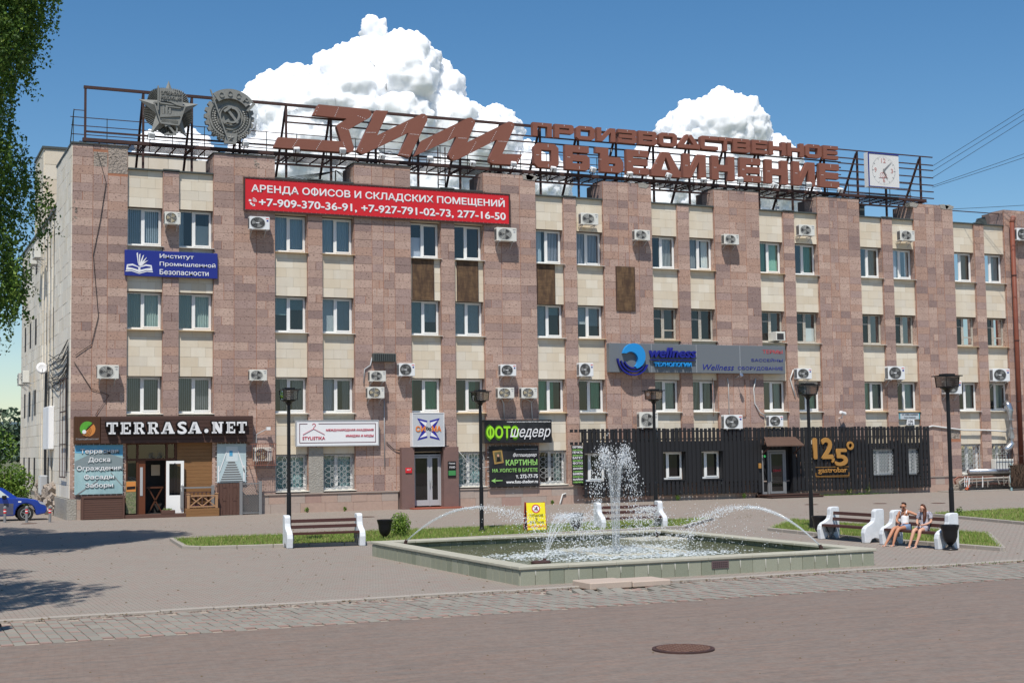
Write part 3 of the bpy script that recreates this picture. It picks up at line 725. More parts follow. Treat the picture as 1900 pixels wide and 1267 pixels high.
# walkway grating: bars
wk = MB()
for q in range(6): wk.bar((.4, FY+.25+q*.25, 17.42), (50, FY+.25+q*.25, 17.42), .06, .03)
for x in np.arange(.6, 50, .7): wk.bar((x, FY+.1, 17.38), (x, FY+1.6, 17.38), .05)
wk.build('walkway', M_steel, FR, kind='stuff')
br = [MB().bar((x, FY-.1, 17.1), (x-.1, -.25, 17.52), .04).build('lamp_arm', M_steel, FR) for x in
      (3.54, 7.98, 10.51, 12.84, 14.88, 17.45, 19.79, 22.1, 24.4, 26.75, 28.98, 31.4, 33.64, 36.04, 38.31, 40.68, 42.87)]
M_rail = mat('thin_green_rail', (.05, .065, .06), .6)
for z in (19.02, 18.62, 18.2): rail(.2, 50, z-.15, FY+1.65, .035, 'handrail')
for x in np.arange(.3, 50, 1.55): MB().bar((float(x), FY+1.65, 17.4), (float(x), FY+1.65, 18.9), .035).build('handrail_post', M_rail, FR)
for yy in (FY+.2, FY+1.65): rail(.15, .6, 18.87, yy, .03, 'handrail')
MB().bar((.15, FY+1.65, 17.4), (.15, FY+.2, 18.9), .04).build('handrail_post', M_rail, FR)
# ladder behind
ld = MB(); ld.bar((18.6, FY+1.2, 16.2), (18.6, FY+1.2, 18.7), .05); ld.bar((19.0, FY+1.2, 16.2), (19.0, FY+1.2, 18.7), .05)
for z in np.arange(16.4, 18.6, .28): ld.bar((18.6, FY+1.2, z), (19, FY+1.2, z), .035)
ld.build('ladder', M_steel, FR)
LY0, LY1 = .12, .40
def letter(polys, parent, holesdots=(), y0=LY0, y1=LY1, nm='letter'):
    mb = MB()
    for p in polys:
        mb.cur = 0; mb.prism(p, y0, y1)
    me = mb.mesh(nm, [M_letter, M_side])
    # side faces get the edge paint
    for f in me.polygons:
        if abs(f.normal.y) < .5: f.material_index = 1
    o = bpy.data.objects.new(nm, me); COL.objects.link(o); o.parent = parent
    return o
ZZ = [(11.67,19.96),(14.21,19.94),(14.37,19.85),(14.42,19.68),(14.31,19.52),(13.22,18.83),(13.48,17.91),(13.43,17.75),(13.27,17.67),(9.42,17.65),(9.64,18.17),(12.82,18.2),(12.59,18.92),(12.68,19.06),(13.1,19.35),(13.03,19.37),(11.38,19.4)]
II = [(14.64,19.92),(15.29,19.94),(14.7,18.65),(17.07,19.94),(17.24,19.95),(17.39,19.84),(17.39,19.64),(16.41,17.66),(15.86,17.73),(16.37,18.91),(14.08,17.69),(13.87,17.65),(13.69,17.74),(13.68,17.87)]
MM = [(17.06,18.55),(19.62,19.94),(19.81,19.97),(20.0,19.86),(20.03,19.7),(19.58,18.67),(21.93,19.95),(22.12,19.93),(22.26,19.81),(22.23,19.63),(21.55,18.21),(22.68,18.25),(22.38,17.67),(21.04,17.65),(20.83,17.72),(20.81,17.92),(21.25,18.92),(19.03,17.72),(18.8,17.67),(18.59,17.76),(18.54,17.92),(18.98,18.91),(16.63,17.71)]
bolt = []
def dots(o, pts, r=.017):
    mb = MB()
    for x, z in pts: mb.disc(x, z, r, LY0-.012, LY0, 6)
    mb.build('bolt_hole', M_white, o, kind='stuff')
def ln(a, b, n): return [(a[0]+(b[0]-a[0])*i/(n-1), a[1]+(b[1]-a[1])*i/(n-1)) for i in range(n)]
l_ = letter([ZZ], FR, y1=.44); dots(l_, ln((12.5, 19.44), (12.68, 19.86), 6)+ln((10.35, 17.72), (10.6, 18.12), 6)+ln((11.55, 17.72), (11.8, 18.14), 6)+ln((13.0, 17.9), (12.92, 18.15), 4)+ln((12.85, 18.88), (13.2, 18.8), 5)+ln((13.7, 19.55), (14.05, 19.45), 4)+ln((11.5, 19.45), (11.65, 19.8), 3))
l_ = letter([II], FR, y1=.44); dots(l_, ln((14.15, 18.75), (14.6, 18.78), 7)+ln((14.75, 18.1), (15.1, 18.7), 8)+ln((16.0, 18.8), (16.3, 19.4), 8)+ln((16.45, 18.85), (16.9, 18.85), 7)+ln((15.95, 17.78), (16.35, 17.75), 6)+[(13.85, 17.8), (13.9, 17.9), (17.15, 19.75), (17.2, 19.8)])
l_ = letter([MM], FR, y1=.44); dots(l_, ln((17.3, 18.1), (17.65, 18.65), 9)+ln((18.5, 18.7), (18.85, 19.35), 9)+ln((19.1, 18.85), (19.5, 18.86), 7)+ln((19.7, 18.1), (20.05, 18.7), 8)+ln((20.85, 18.7), (21.2, 19.35), 8)+ln((21.35, 18.85), (21.8, 18.86), 7)+[(18.75, 17.8), (18.8, 17.9), (19.85, 19.75), (22.1, 19.75), (21.0, 17.8), (22.4, 17.9), (22.45, 18.0)])
def G(ch, sx, sz):
    rc = lambda a, b, c, d: [(a, c), (b, c), (b, d), (a, d)]
    c = .09
    if ch == 'П': return [rc(0, sx, 0, 1), rc(1-sx, 1, 0, 1), rc(sx, 1-sx, 1-sz, 1)]
    if ch == 'Р': m = .34; return [rc(0, sx, 0, 1), rc(sx, 1-c, 1-sz, 1), rc(sx, 1-c, m, m+sz), [(1-sx, m+sz), (1-c, m+sz), (1-c, 1-sz), (1-sx, 1-sz)], [(1-c, m), (1, m+c), (1, 1-c), (1-c, 1)]]
    if ch == 'О':
        d = .16; return [[(0, d), (sx, d), (sx, 1-d), (0, 1-d)], [(1-sx, d), (1, d), (1, 1-d), (1-sx, 1-d)], [(d, 1), (0, 1-d), (sx, 1-d), (sx, 1-sz), (1-sx, 1-sz), (1-sx, 1-d), (1, 1-d), (1-d, 1)] if sz < d else [(0, 1-d), (sx, 1-d), (sx, 1-sz), (1-sx, 1-sz), (1-sx, 1-d), (1, 1-d), (1-d, 1), (d, 1)],
                        [(0, d), (d, 0), (1-d, 0), (1, d), (1-sx, d), (1-sx, sz), (sx, sz), (sx, d)]]
    if ch == 'И': return [rc(0, sx, 0, 1), rc(1-sx, 1, 0, 1), [(sx, 0), (sx+.06, 0), (1-sx, .70), (1-sx, 1), (1-sx-.06, 1), (sx, .30)]]
    if ch == 'З': m = .5; h = sz/2; return [rc(0, 1-sx, 1-sz, 1), rc(.06, 1-sx, m-h, m+h), rc(0, 1-sx, 0, sz), rc(0, sx*.8, sz, sz*1.25), [(1-sx, m), (1-.05, m), (1, m+.09), (1, 1-c), (1-c, 1), (1-sx, 1)], [(1-sx, 0), (1-c, 0), (1, c), (1, m-.09), (1-.05, m), (1-sx, m)]]
    if ch == 'В': m = .5; h = sz/2; return [rc(0, sx, 0, 1), rc(sx, 1-sx, 1-sz, 1), rc(sx, 1-sx, m-h, m+h), rc(sx, 1-sx, 0, sz), [(1-sx, m), (1-.05, m), (1, m+.09), (1, 1-c), (1-c, 1), (1-sx, 1)], [(1-sx, 0), (1-c, 0), (1, c), (1, m-.09), (1-.05, m), (1-sx, m)]]
    if ch == 'Д': b = sz*.95; return [[(0, -.02), (0, b), (1, b), (1, -.02)], [(.05, b), (.05+sx, b), (.5, 1-sz*.75), (.5, 1), (.38, 1)], [(1-.05-sx, b), (.95, b), (.62, 1), (.5, 1), (.5, 1-sz*.75)]]
    if ch == 'С': return [rc(0, sx, c, 1-c), [(sx, 1-c), (sx, 1-sz), (1, 1-sz), (1, 1), (c, 1), (0, 1-c)] if sz > c else rc(sx, 1, 1-sz, 1), [(0, c), (c, 0), (1, 0), (1, sz), (sx, sz), (sx, c)]]
    if ch == 'Т': return [rc(0, 1, 1-sz, 1), rc(.5-sx/2, .5+sx/2, 0, 1-sz)]
    if ch == 'Е': h = sz/2; return [rc(0, sx, 0, 1), rc(sx, 1, 1-sz, 1), rc(sx, .96, .5-h, .5+h), rc(sx, 1, 0, sz)]
    if ch == 'Н': return [rc(0, sx, 0, 1), rc(1-sx, 1, 0, 1), rc(sx, 1-sx, .5-sz/2, .5+sz/2)]
    if ch == 'Б': m = .5; return [rc(0, sx, 0, 1), rc(sx, .97, 1-sz, 1), rc(sx, 1-sx, m-sz/2, m+sz/2), rc(sx, 1-sx, 0, sz), [(1-sx, 0), (.88, 0), (1, .14), (1, m), (.88, m+sz/2), (1-sx, m+sz/2)]]
    if ch == 'Ъ': l = .16; m = .5; return [rc(0, l, .76, 1), rc(l, l+sx, 0, 1), rc(l+sx, 1-sx, m-sz/2, m+sz/2), rc(l+sx, 1-sx, 0, sz), [(1-sx, 0), (.88, 0), (1, .14), (1, m-.06), (.88, m+sz/2), (1-sx, m+sz/2)]]
TOP = [('П',23.32,24.43),('Р',24.6,25.72),('О',25.87,26.97),('И',27.12,28.24),('З',28.4,29.54),('В',29.67,30.8),('О',30.95,32.09),('Д',32.15,33.55),('С',33.61,34.74),('Т',34.8,35.67),('В',35.74,36.86),('Е',37.0,38.03),('Н',38.15,39.28),('Н',39.4,40.53),('О',40.64,41.77),('Е',41.89,42.94)]
BOT = [('О',23.37,24.8),('Б',25.19,26.65),('Ъ',27.02,28.7),('Е',28.89,30.26),('Д',30.42,32.28),('И',32.44,33.91),('Н',34.29,35.79),('Е',36.16,37.53),('Н',37.85,39.38),('И',39.73,41.25),('Е',41.57,42.96)]
for row, za, zb, zc, zd, sx, sz in ((TOP, 19.30, 20.03, 19.40, 20.19, .24, .27), (BOT, 17.64, 18.94, 17.73, 19.13, .30, .27)):
    for ch, a, b in row:
        u = (a-23.3)/19.6; z0 = za+(zc-za)*u; z1 = zb+(zd-zb)*u
        pol = [[(a+(b-a)*p, z0+(z1-z0)*q_) for p, q_ in pl] for pl in G(ch, sx, sz)]
        l_ = letter(pol, FR)
        if row is TOP: dots(l_, [((a+b)/2, z0+(z1-z0)*.93), ((a+b)/2, z0+(z1-z0)*.88)], .016)
        else: dots(l_, [(a+(b-a)*.1, z0+(z1-z0)*.5), (a+(b-a)*.14, z0+(z1-z0)*.5), (a+(b-a)*.18, z0+(z1-z0)*.5)]+([((a+b)/2+.1, z0+(z1-z0)*t) for t in (.06, .1, .14, .86, .9, .94)] if ch in 'ОБЪЕ' else []), .017)
place(FR, (25, FY, ZP))
# clock
CK = thing('roof_clock', 'square white roof clock with blue rim showing eight past five', 'clock')
cx, cz = 46.07, 18.95
MB().box(44.95, 47.2, -.02, .35, 17.93, 19.97).build('housing', M_acw2, CK)
cb = MB(); 
for a in ((44.95, 47.2, 19.9, 19.97), (44.95, 47.2, 17.93, 17.97), (44.95, 45.02, 17.97, 19.9)): cb.box(a[0], a[1], -.05, -.02, a[2], a[3])
cb.build('rim', mat('navy_rim', (.03, .04, .22), .4), CK)
MB().box(45.03, 47.16, -.03, -.021, 17.98, 19.89).build('dial', mat('dial_cream', (.70, .69, .66), .6), CK)
tk = MB()
for i in range(60):
    a = i*PI/30; r1, r2 = .86, (.72 if i % 5 == 0 else .80); wd = .035 if i % 5 == 0 else .018
    tk.bar((cx+r1*math.sin(a), -.036, cz+r1*math.cos(a)), (cx+r2*math.sin(a), -.036, cz+r2*math.cos(a)), wd, .008)
tk.build('minute_marks', M_lgrey, CK, kind='stuff')
M_num = mat('red_numeral', (.50, .24, .22), .5)
for t_, x, z in (('12', cx, cz+.58), ('3', cx+.6, cz), ('6', cx, cz-.58), ('9', cx-.6, cz)): text(t_, x-.1*len(t_)*.8, x+.1*len(t_)*.8, z-.13, z+.13, -.031, M_num, CK, bold=0, name='numeral')
lg = MB(); 
for q in range(3): lg.ring(cx-.1+q*.1, cz-.3, .19-.03*q, .165-.03*q, -.04, -.031, 14)
lg.bar((cx-.38, -.036, cz-.45), (cx+.3, -.036, cz-.42), .03, .008); lg.build('emblem_print', M_num, CK)
hd = MB(); a = R(48); hd.add([(cx-.05*math.cos(a), -.06, cz+.05*math.sin(a)), (cx+.05*math.cos(a), -.06, cz-.05*math.sin(a)), (cx+.8*math.sin(a)+.015, -.06, cz+.8*math.cos(a)), (cx+.8*math.sin(a)-.015, -.06, cz+.8*math.cos(a)), (cx-.12*math.sin(a), -.06, cz-.12*math.cos(a))], [(0, 1, 2, 3), (0, 4, 1)]); hd.build('minute_hand', M_grey, CK)
hd = MB(); a = R(155); hd.add([(cx-.07*math.cos(a), -.055, cz+.07*math.sin(a)), (cx+.07*math.cos(a), -.055, cz-.07*math.sin(a)), (cx+.58*math.sin(a)+.02, -.055, cz+.58*math.cos(a)), (cx+.58*math.sin(a)-.02, -.055, cz+.58*math.cos(a)), (cx-.12*math.sin(a), -.055, cz-.12*math.cos(a))], [(0, 1, 2, 3), (0, 4, 1)]); hd.build('hour_hand', M_grey, CK)
place(CK, (cx, .3, 17.93))
# emblem one: five pointed star over fan rays, shield with banner
def star(mb, cx, cz, Ro, Ri, y0, y1, rot=PI/2):
    pts = [(cx+(Ro if i % 2 == 0 else Ri)*math.cos(rot+i*PI/5), cz+(Ro if i % 2 == 0 else Ri)*math.sin(rot+i*PI/5)) for i in range(10)]
    vs = [(p[0], y1, p[1]) for p in pts]+[(cx, y0, cz)]
    mb.add(vs, [(i, (i+1) % 10, 10) for i in range(10)]+[tuple(range(10))])
def sickle(mb, cx, cz, s, y0, y1):
    mb.ring(cx+.05*s, cz, .5*s, .38*s, y0, y1, 14, R(-120), R(95))
    mb.bar((cx-.45*s, (y0+y1)/2, cz-.5*s), (cx-.1*s, (y0+y1)/2, cz-.3*s), .13*s, abs(y1-y0))
    mb.bar((cx-.2*s, (y0+y1)/2-.01, cz+.32*s), (cx+.42*s, (y0+y1)/2-.01, cz-.45*s), .11*s, abs(y1-y0))
    mb.bar((cx-.42*s, (y0+y1)/2-.015, cz+.18*s), (cx+.0*s, (y0+y1)/2-.015, cz+.5*s), .2*s, abs(y1-y0))
E1 = thing('star_emblem', 'grey cast star emblem with fan rays and ship relief on the roof frame', 'emblem', group='roof emblems')
ex, ez = 4.32, 18.98
mb = MB()
for i in range(5):     # fans between star points, pleated
    a0 = PI/2+PI/5+i*2*PI/5
    for j in range(-6, 7):
        a = a0+j*R(4.6); rr_ = 1.17-.012*abs(j)**1.3*.9; yy = .0 if j % 2 else -.09
        b0, b1 = a-R(2.3), a+R(2.3)
        mb.add([(ex+.25*math.cos(a), .1, ez+.25*math.sin(a)), (ex+rr_*math.cos(b0), .06, ez+rr_*math.sin(b0)), (ex+(rr_+.05)*math.cos(a), -.06, ez+(rr_+.05)*math.sin(a)), (ex+rr_*math.cos(b1), .06, ez+rr_*math.sin(b1)), (ex+.25*math.cos(a), -.1, ez+.25*math.sin(a))],
               [(4, 1, 2), (4, 2, 3), (0, 1, 4), (0, 4, 3), (0, 3, 2, 1)])
mb.build('fan_rays', M_emb, E1)
mb = MB(); star(mb, ex, ez-.03, 1.46, .6, -.36, -.08); mb.build('star', M_emb, E1)
mb = MB(); pen = [(-.72, .28), (.72, .2), (.42, -.72), (-.42, -.68)]
mb.prism([(ex+a, ez+b) for a, b in pen], -.33, -.1); 
for (a, b), (c, d) in zip(pen, pen[1:]+pen[:1]): mb.bar((ex+a, -.36, ez+b), (ex+c, -.36, ez+d), .06, .07)
mb.build('shield', M_emb, E1)
mb = MB(); bn = [(-.5, .35, 0), (-.5, .95, 0), (-.2, .97, 0), (.1, .93, 0), (.35, .82, 0), (.58, .8, 0), (.6, .16, 0), (.35, .2, 0), (.05, .32, 0), (-.2, .36, 0)]
mb.prism([(ex+a, ez+b) for a, b, _ in bn], -.42, -.33); mb.bar((ex-.55, -.44, ez-.1), (ex-.55, -.44, ez+1.05), .06); mb.build('banner', M_emb, E1)
for s_, z0, z1 in (('ОКТЯБРЬСКАЯ', .66, .84), ('РЕВОЛЮЦИЯ', .42, .6)): text(s_, ex-.42, ex+.52, ez+z0, ez+z1, -.42, M_emb, E1, depth=.04, bold=.012)
mb = MB()
mb.prism([(ex-.45, ez-.42), (ex+.5, ez-.3), (ex+.42, ez-.18), (ex-.45, ez-.28)], -.39, -.33)
for x_, h_ in ((-.3, .38), (-.15, .42), (0, .3)): mb.box(ex+x_-.04, ex+x_+.05, -.39, -.33, ez-.25, ez-.25+h_)
mb.bar((ex-.1, -.37, ez+.12), (ex+.5, -.37, ez+.1), .05)
for q in range(4): mb.bar((ex-.38, -.36, ez-.5-q*.05), (ex+.36, -.36, ez-.48-q*.05), .025)
mb.build('ship_relief', M_emb, E1)
mb = MB(); sickle(mb, ex+.05, ez-.92, .62, -.34, -.24); mb.build('hammer_and_sickle', M_emb, E1)
place(E1, (ex, .1, ez-1.3))
E2 = thing('gear_emblem', 'grey cast gear wheel emblem with curved banner on the roof frame', 'emblem', group='roof emblems')
ex, ez = 7.2, 18.88
mb = MB(); n = 22; pts = []
for i in range(n):
    a = i*2*PI/n
    for da, r_ in ((-.11, 1.08), (-.07, 1.2), (.07, 1.2), (.11, 1.08)): pts.append((ex+r_*math.cos(a+da), ez+r_*math.sin(a+da)))
mb.prism(pts, -.12, .1); mb.build('gear', M_emb, E2)
mb = MB(); mb.ring(ex, ez, 1.0, .93, -.2, -.1, 40); mb.ring(ex, ez, .62, .56, -.2, -.1, 32); mb.ring(ex, ez+.05, .5, .45, -.24, -.12, 30); mb.build('rims', M_emb, E2)
mb = MB()
for sgn in (-1, 1):   # oak and laurel wreath leaves
    for i in range(13):
        a = -PI/2+sgn*(.25+i*.145)
        for rr_, t in ((.72, .35), (.84, -.35)):
            M = Matrix.Translation((ex+rr_*math.cos(a), -.16, ez+rr_*math.sin(a))) @ Matrix.Rotation(-(a+sgn*(PI/2)+t), 4, 'Y')
            mb.add([(-.1, 0, 0), (0, -.07, .045), (.11, 0, 0), (0, -.07, -.045), (0, .05, 0)], [(0, 1, 3), (1, 2, 3), (0, 4, 1), (1, 4, 2), (2, 4, 3), (3, 4, 0)], M)
for sgn in (-1, 1):
    for i in range(6):
        for j in range(2):
            x_, z_ = ex+sgn*(.35+i*.1), ez-1.12+i*.07+j*.1; M = Matrix.Translation((x_, -.15, z_)) @ Matrix.Rotation(sgn*.6, 4, 'Y')
            mb.add([(-.09, 0, 0), (0, -.07, .04), (.09, 0, 0), (0, -.07, -.04), (0, .05, 0)], [(0, 1, 3), (1, 2, 3), (0, 4, 1), (1, 4, 2), (2, 4, 3), (3, 4, 0)], M)
mb.build('wreath', M_emb, E2, kind='stuff')
mb = MB(); sickle(mb, ex+.02, ez+.08, .8, -.32, -.2); mb.build('hammer_and_sickle', M_emb, E2)
mb = MB(); mb.ring(ex, ez-.05, 1.38, .92, -.36, -.26, 18, R(38), R(128)); mb.bar((ex-.98, -.4, ez+1.2), (ex-.25, -.4, ez-.85), .06); mb.prism([(ex+1.1, ez+.78), (ex+.75, ez+.35), (ex+.85, ez+.3), (ex+1.2, ez+.68)], -.34, -.28); mb.build('banner', M_emb, E2)
for i, ch in enumerate('СССР'):
    a = R(113-i*21); t = text(ch, -.11, .11, -.13, .13, 0, M_emb, E2, depth=.035, bold=.01); t.location = (ex+1.14*math.cos(a), -.36, ez-.05+1.14*math.sin(a)); t.rotation_euler = (0, PI/2-a, 0)
mb = MB(); mb.prism([(ex-.28, ez-1.3), (ex+.28, ez-1.3), (ex+.34, ez-.8), (ex-.22, ez-.78)], -.28, -.1); star(mb, ex+.02, ez-1.03, .2, .085, -.36, -.28); mb.build('star_plate', M_emb, E2)
place(E2, (ex, .1, ez-1.3))
# floodlights
fx = [(3.54, 17.76), (7.98, 17.69), (10.51, 17.56), (12.84, 17.7), (14.88, 17.55), (17.45, 17.62), (19.79, 17.53), (22.1, 17.66), (24.4, 17.56), (26.75, 17.69), (28.98, 17.59), (31.4, 17.68), (33.64, 17.55), (36.04, 17.74), (38.31, 17.57), (40.68, 17.75), (42.87, 17.57)]
fl_lab = ['under the star emblem', 'under the gear emblem', 'under the long foot of the first script letter', 'under the right corner of the first script letter', 'under the second script letter', 'under the gap before the third script letter', 'under the first valley of the third script letter', 'under the tail of the third script letter',
          'at the left end of the lower word', 'under the second letter of the lower word', 'under the fourth letter of the lower word', 'under the triangular fifth letter', 'under the sixth letter of the lower word', 'right of the seventh letter of the lower word', 'right of the eighth letter of the lower word', 'under the last but one letter', 'at the right end of the lower word']
F0 = thing('floodlight', '', 'floodlight')
MB().bbox(-.15, .15, -.12, .12, -.13, .13, .03).build('housing', M_acw2, F0)
MB().box(-.11, .11, .12, .135, -.1, .1).build('lens', M_grey, F0)
MB().bar((-.17, 0, 0), (-.17, 0, -.22), .03).bar((.17, 0, 0), (.17, 0, -.22), .03).bar((-.17, 0, -.22), (.17, 0, -.22), .03).bar((0, .02, -.22), (0, .1, -.34), .03).build('bracket', M_steel, F0)
for i, ((x, z), s_) in enumerate(zip(fx, fl_lab)):
    o = F0 if i == 0 else copy_tree(F0); o.location = (x, -.05, z); o.rotation_euler = (.5, random.uniform(-.1, .1), random.uniform(-.35, .35))
    o['label'] = 'small white floodlight '+s_; o['group'] = 'floodlights along the roof sign'
# roof bits
t = thing('roof_antenna', 'thin roof mast with cross wires beside the steel frame, right of the letter block', 'antenna'); MB().tube([(39.6, 1.6, 16.2), (39.6, 1.6, 17.4)], .03, 6).build('mast', M_steel, t); MB().box(39.52, 39.68, 1.5, 1.65, 16.45, 16.75).build('insulator', M_white, t)
ar = MB()
for z in (17.1, 17.25): ar.tube([(38.9, 1.6, z), (40.4, 1.6, z+.03)], .012, 4)
ar.build('cross_wire', M_cable, t); place(t, (39.6, 1.6, 16.2))
t = thing('roof_wire_post', 'short roof post with fanned cables behind the banner, left of the raised pier', 'pole'); MB().tube([(13.0, 1.7, 16.2), (13.0, 1.7, 17.05)], .035, 6).build('post', M_steel, t)
ar = MB()
for q in range(5): ar.tube([(13.0, 1.7, 17.0), (10.8+q*.1, 1.8, 16.6-q*.05), (9.8, 1.9, 16.3)], .018, 4)
for q in range(3): ar.tube([(13.0, 1.7, 17.05), (13.5, 1.7, 16.85-q*.1), (14.3, 1.7, 16.7-q*.12)], .016, 4)
ar.build('cables', M_cable, t, kind='stuff'); place(t, (13, 1.7, 16.2))
t = thing('vent_stack', 'dark square ventilation stack on the roof under the clock frame', 'vent stack'); MB().box(44.5, 45.4, 1.0, 1.8, 16.15, 16.95).build('shaft', M_cap, t); MB().box(44.3, 45.6, .9, 1.9, 17.0, 17.08).build('hood', M_cap, t); place(t, (44.9, 1.4, 16.15))
t = MB().prism([(53.5, 16.22), (54.3, 16.22), (54.15, 16.7), (53.7, 16.6)], .5, .75).build('roof_floodlight', M_cap); tag(t, 'black angular floodlight on the parapet near the downpipe', 'floodlight')

# ------------------------------------------------------------------ air conditioners
def ac_proto(kind):
    t = thing('air_conditioner', '', 'air conditioner'); wm = M_acw2 if kind == 'dark' else M_acw
    MB().bbox(0, 1, -.34, 0, 0, 1, .018).build('casing', wm, t)
    sd_ = MB(); 
    for q in range(10): sd_.box(-.012, .0, -.30, -.05, .12+q*.08, .12+q*.08+.035)
    sd_.build('side_louvre', M_acd, t, kind='stuff')
    rc_ = MB(); W = .9; cx_ = .40
    pts = [(cx_+.34*math.cos(a)*1.0, .5+.42*math.sin(a)) for a in [2*PI*i/26 for i in range(26)]]
    rc_.prism(pts, -.348, -.335); rc_.build('fan_opening', M_acd if kind != 'grey' else M_acg, t)
    g_ = MB()
    def el(r1, y, w_): 
        k = 24; vs = []; 
        for i in range(k):
            a = 2*PI*i/k
            for r_ in (r1, r1-w_): vs += [(cx_+.34*r_*math.cos(a), y, .5+.42*r_*math.sin(a))]
        g_.add(vs, [(2*i, 2*i+1, (2*i+3) % (2*k), (2*i+2) % (2*k)) for i in range(k)])
    for r_ in (1.08, .8, .6, .4): el(r_, -.356, .07 if r_ > 1 else .03)
    for i in range(12):
        a = 2*PI*i/12; g_.bar((cx_+.04*math.cos(a), -.356, .5+.05*math.sin(a)), (cx_+.34*math.cos(a), -.356, .5+.42*math.sin(a)), .009, .006)
    g_.build('fan_guard', wm if kind != 'dark' else M_acg, t)
    f_ = MB()
    for i in range(3):
        a = 2*PI*i/3+.4; f_.add([(cx_, -.349, .5)]+[(cx_+.29*math.cos(a+q), -.350-.01*j, .5+.36*math.sin(a+q)) for j, q in enumerate((0, .35, .7, 1.0))], [(0, 1, 2), (0, 2, 3), (0, 3, 4)])
    f_.build('fan_blade', M_acb if kind == 'brass' else (M_acg if kind == 'dark' else M_acd), t)
    if kind == 'dark': MB().box(cx_-.08, cx_+.08, -.362, -.358, .47, .53).build('hub_badge', M_white, t)
    MB().box(.8, .95, -.343, -.338, .83, .89).build('badge', M_red if kind == 'dark' else M_grey, t)
    MB().box(.84, .93, -.343, -.338, .62, .76).build('sticker', M_blue if kind == 'dark' else M_lgrey, t)
    for x in (.12, .82):
        MB().add([(x, -.36, -.07), (x+.04, -.36, -.07), (x+.04, .28, -.07), (x, .28, -.07), (x, -.36, -.01), (x+.04, -.36, -.01), (x+.04, .28, -.01), (x, .28, -.01)], [(0,3,2,1),(4,5,6,7),(0,1,5,4),(1,2,6,5),(2,3,7,6),(3,0,4,7)]).bar((x+.02, .16, -.5), (x+.02, -.2, -.06), .03).build('bracket', M_lgrey, t)
    return t
PR = {k_: ac_proto(k_) for k_ in ('dark', 'grey', 'brass')}; used = set()
AC = [(4.09,4.82,13.54,14.11,'brass','on the narrow pier between the first two top floor windows'), (8.07,9.05,13.5,14.11,'dark','just below the left end of the red banner'), (20.89,22.01,13.54,14.23,'grey','just below the right end of the red banner'),
 (25.75,26.78,14.64,15.25,'grey','on the cream panel directly under the parapet left of centre'), (28.96,29.9,13.96,14.51,'grey','on the pier above the lone brown mesh panel'), (34.59,35.55,13.99,14.55,'grey','on the fifth wide pier from the left at top floor height'),
 (39.6,40.66,14.72,15.34,'grey','on the cream panel under the last letters of the roof sign'), (46.75,47.81,14.76,15.38,'grey','on the cream panel under the roof clock'), (55.7,56.75,15.2,15.95,'dark','right of the brown downpipe near the roof'),
 (1.11,2.06,6.33,6.95,'grey','leftmost on the facade, above the shop sign at the corner'), (8.07,8.91,6.29,6.8,'grey','above the right end of the timber shop sign'), (14.02,14.85,6.29,6.8,'grey','hanging under the small black box on the wall'),
 (13.9,14.77,5.46,6.01,'brass','lower of the stacked pair under the black box'), (15.54,16.37,6.56,7.19,'dark','above the window left of the star logo sign'), (21.01,21.88,6.61,7.19,'dark','upper one of the three above the photo shop sign'),
 (20.84,21.75,5.47,6.01,'brass','lower left one of the three above the photo shop sign'), (22.16,23.05,5.47,6.02,'brass','lower right one of the three above the photo shop sign'), (25.49,26.32,6.62,7.32,'dark','on the cream panel left of the grey swimming pool sign'),
 (29.02,30.15,3.9,4.74,'grey','behind the lamp post on top of the charcoal cladding'), (34.29,35.48,3.81,4.57,'dark','at the cladding top with a white pipe rising from it'), (39.18,40.17,6.58,7.17,'dark','right of the grey swimming pool sign'),
 (45.53,46.74,6.58,7.35,'dark','on the narrow pier two bays from the right end'), (49.67,50.93,5.76,6.53,'dark','half hidden behind the rightmost lamp head'), (53.37,54.68,6.53,7.29,'dark','on the cream panel beside the brown downpipe'),
 (37.22,38.15,3.92,4.52,'dark','at the top of the charcoal cladding left of the bar door'), (8.31,9.16,2.49,3.14,'brass','inside the rusty cage right of the shop sign')]
ac_at = {}
for i, (x0, x1, z0, z1, kd, s_) in enumerate(AC):
    o = PR[kd] if kd not in used else copy_tree(PR[kd]); used.add(kd)
    o.location = (x0, -.17 if i not in (25,) else -.1, z0); o.scale = (x1-x0, 1, z1-z0); o['label'] = 'air conditioner '+s_; o['group'] = 'air conditioners on the facade'
    ac_at[i] = o
wac = thing('window_air_conditioner', 'grubby window air conditioner poking out of the old window above the grey pool sign', 'air conditioner', (37.9, 0, 8.72))
MB().bbox(0, .62, -.4, .4, 0, .5, .015).build('casing', M_acw, wac); MB().box(.06, .5, -.41, -.4, .06, .4).build('grille', M_acd, wac)
cg = thing('air_conditioner_cage', 'rusty steel cage around the air conditioner right of the shop front', 'cage'); 
for q in range(12): x = 8.17+q*.1; MB().bar((x, -.62, 2.3), (x, -.62, 3.3), .02).build('bar', M_side, cg)
for z in (2.3, 3.3): MB().bar((8.15, -.62, z), (9.32, -.62, z), .03).bar((8.15, -.62, z), (8.15, 0, z), .03).bar((9.32, -.62, z), (9.32, 0, z), .03).build('hoop', M_side, cg)
place(cg, (8.7, 0, 2.3))
t = thing('lamp_bracket', 'small white lamp on a bent pipe above the caged air conditioner', 'lamp'); MB().tube([(8.5, -.03, 3.35), (8.5, -.1, 3.75), (8.85, -.2, 3.95), (9.0, -.3, 4.0)], .025, 6).build('arm', M_lgrey, t); MB().box(8.92, 9.1, -.4, -.22, 3.95, 4.1).build('head', M_acw2, t); place(t, (8.5, 0, 3.35))
t = thing('black_vent_box', 'small black ribbed box on the wall above the stacked air conditioners', 'vent box'); MB().bbox(14.28, 15.46, -.3, -.02, 7.27, 7.68, .02).build('box', M_cap, t)
rb = MB()
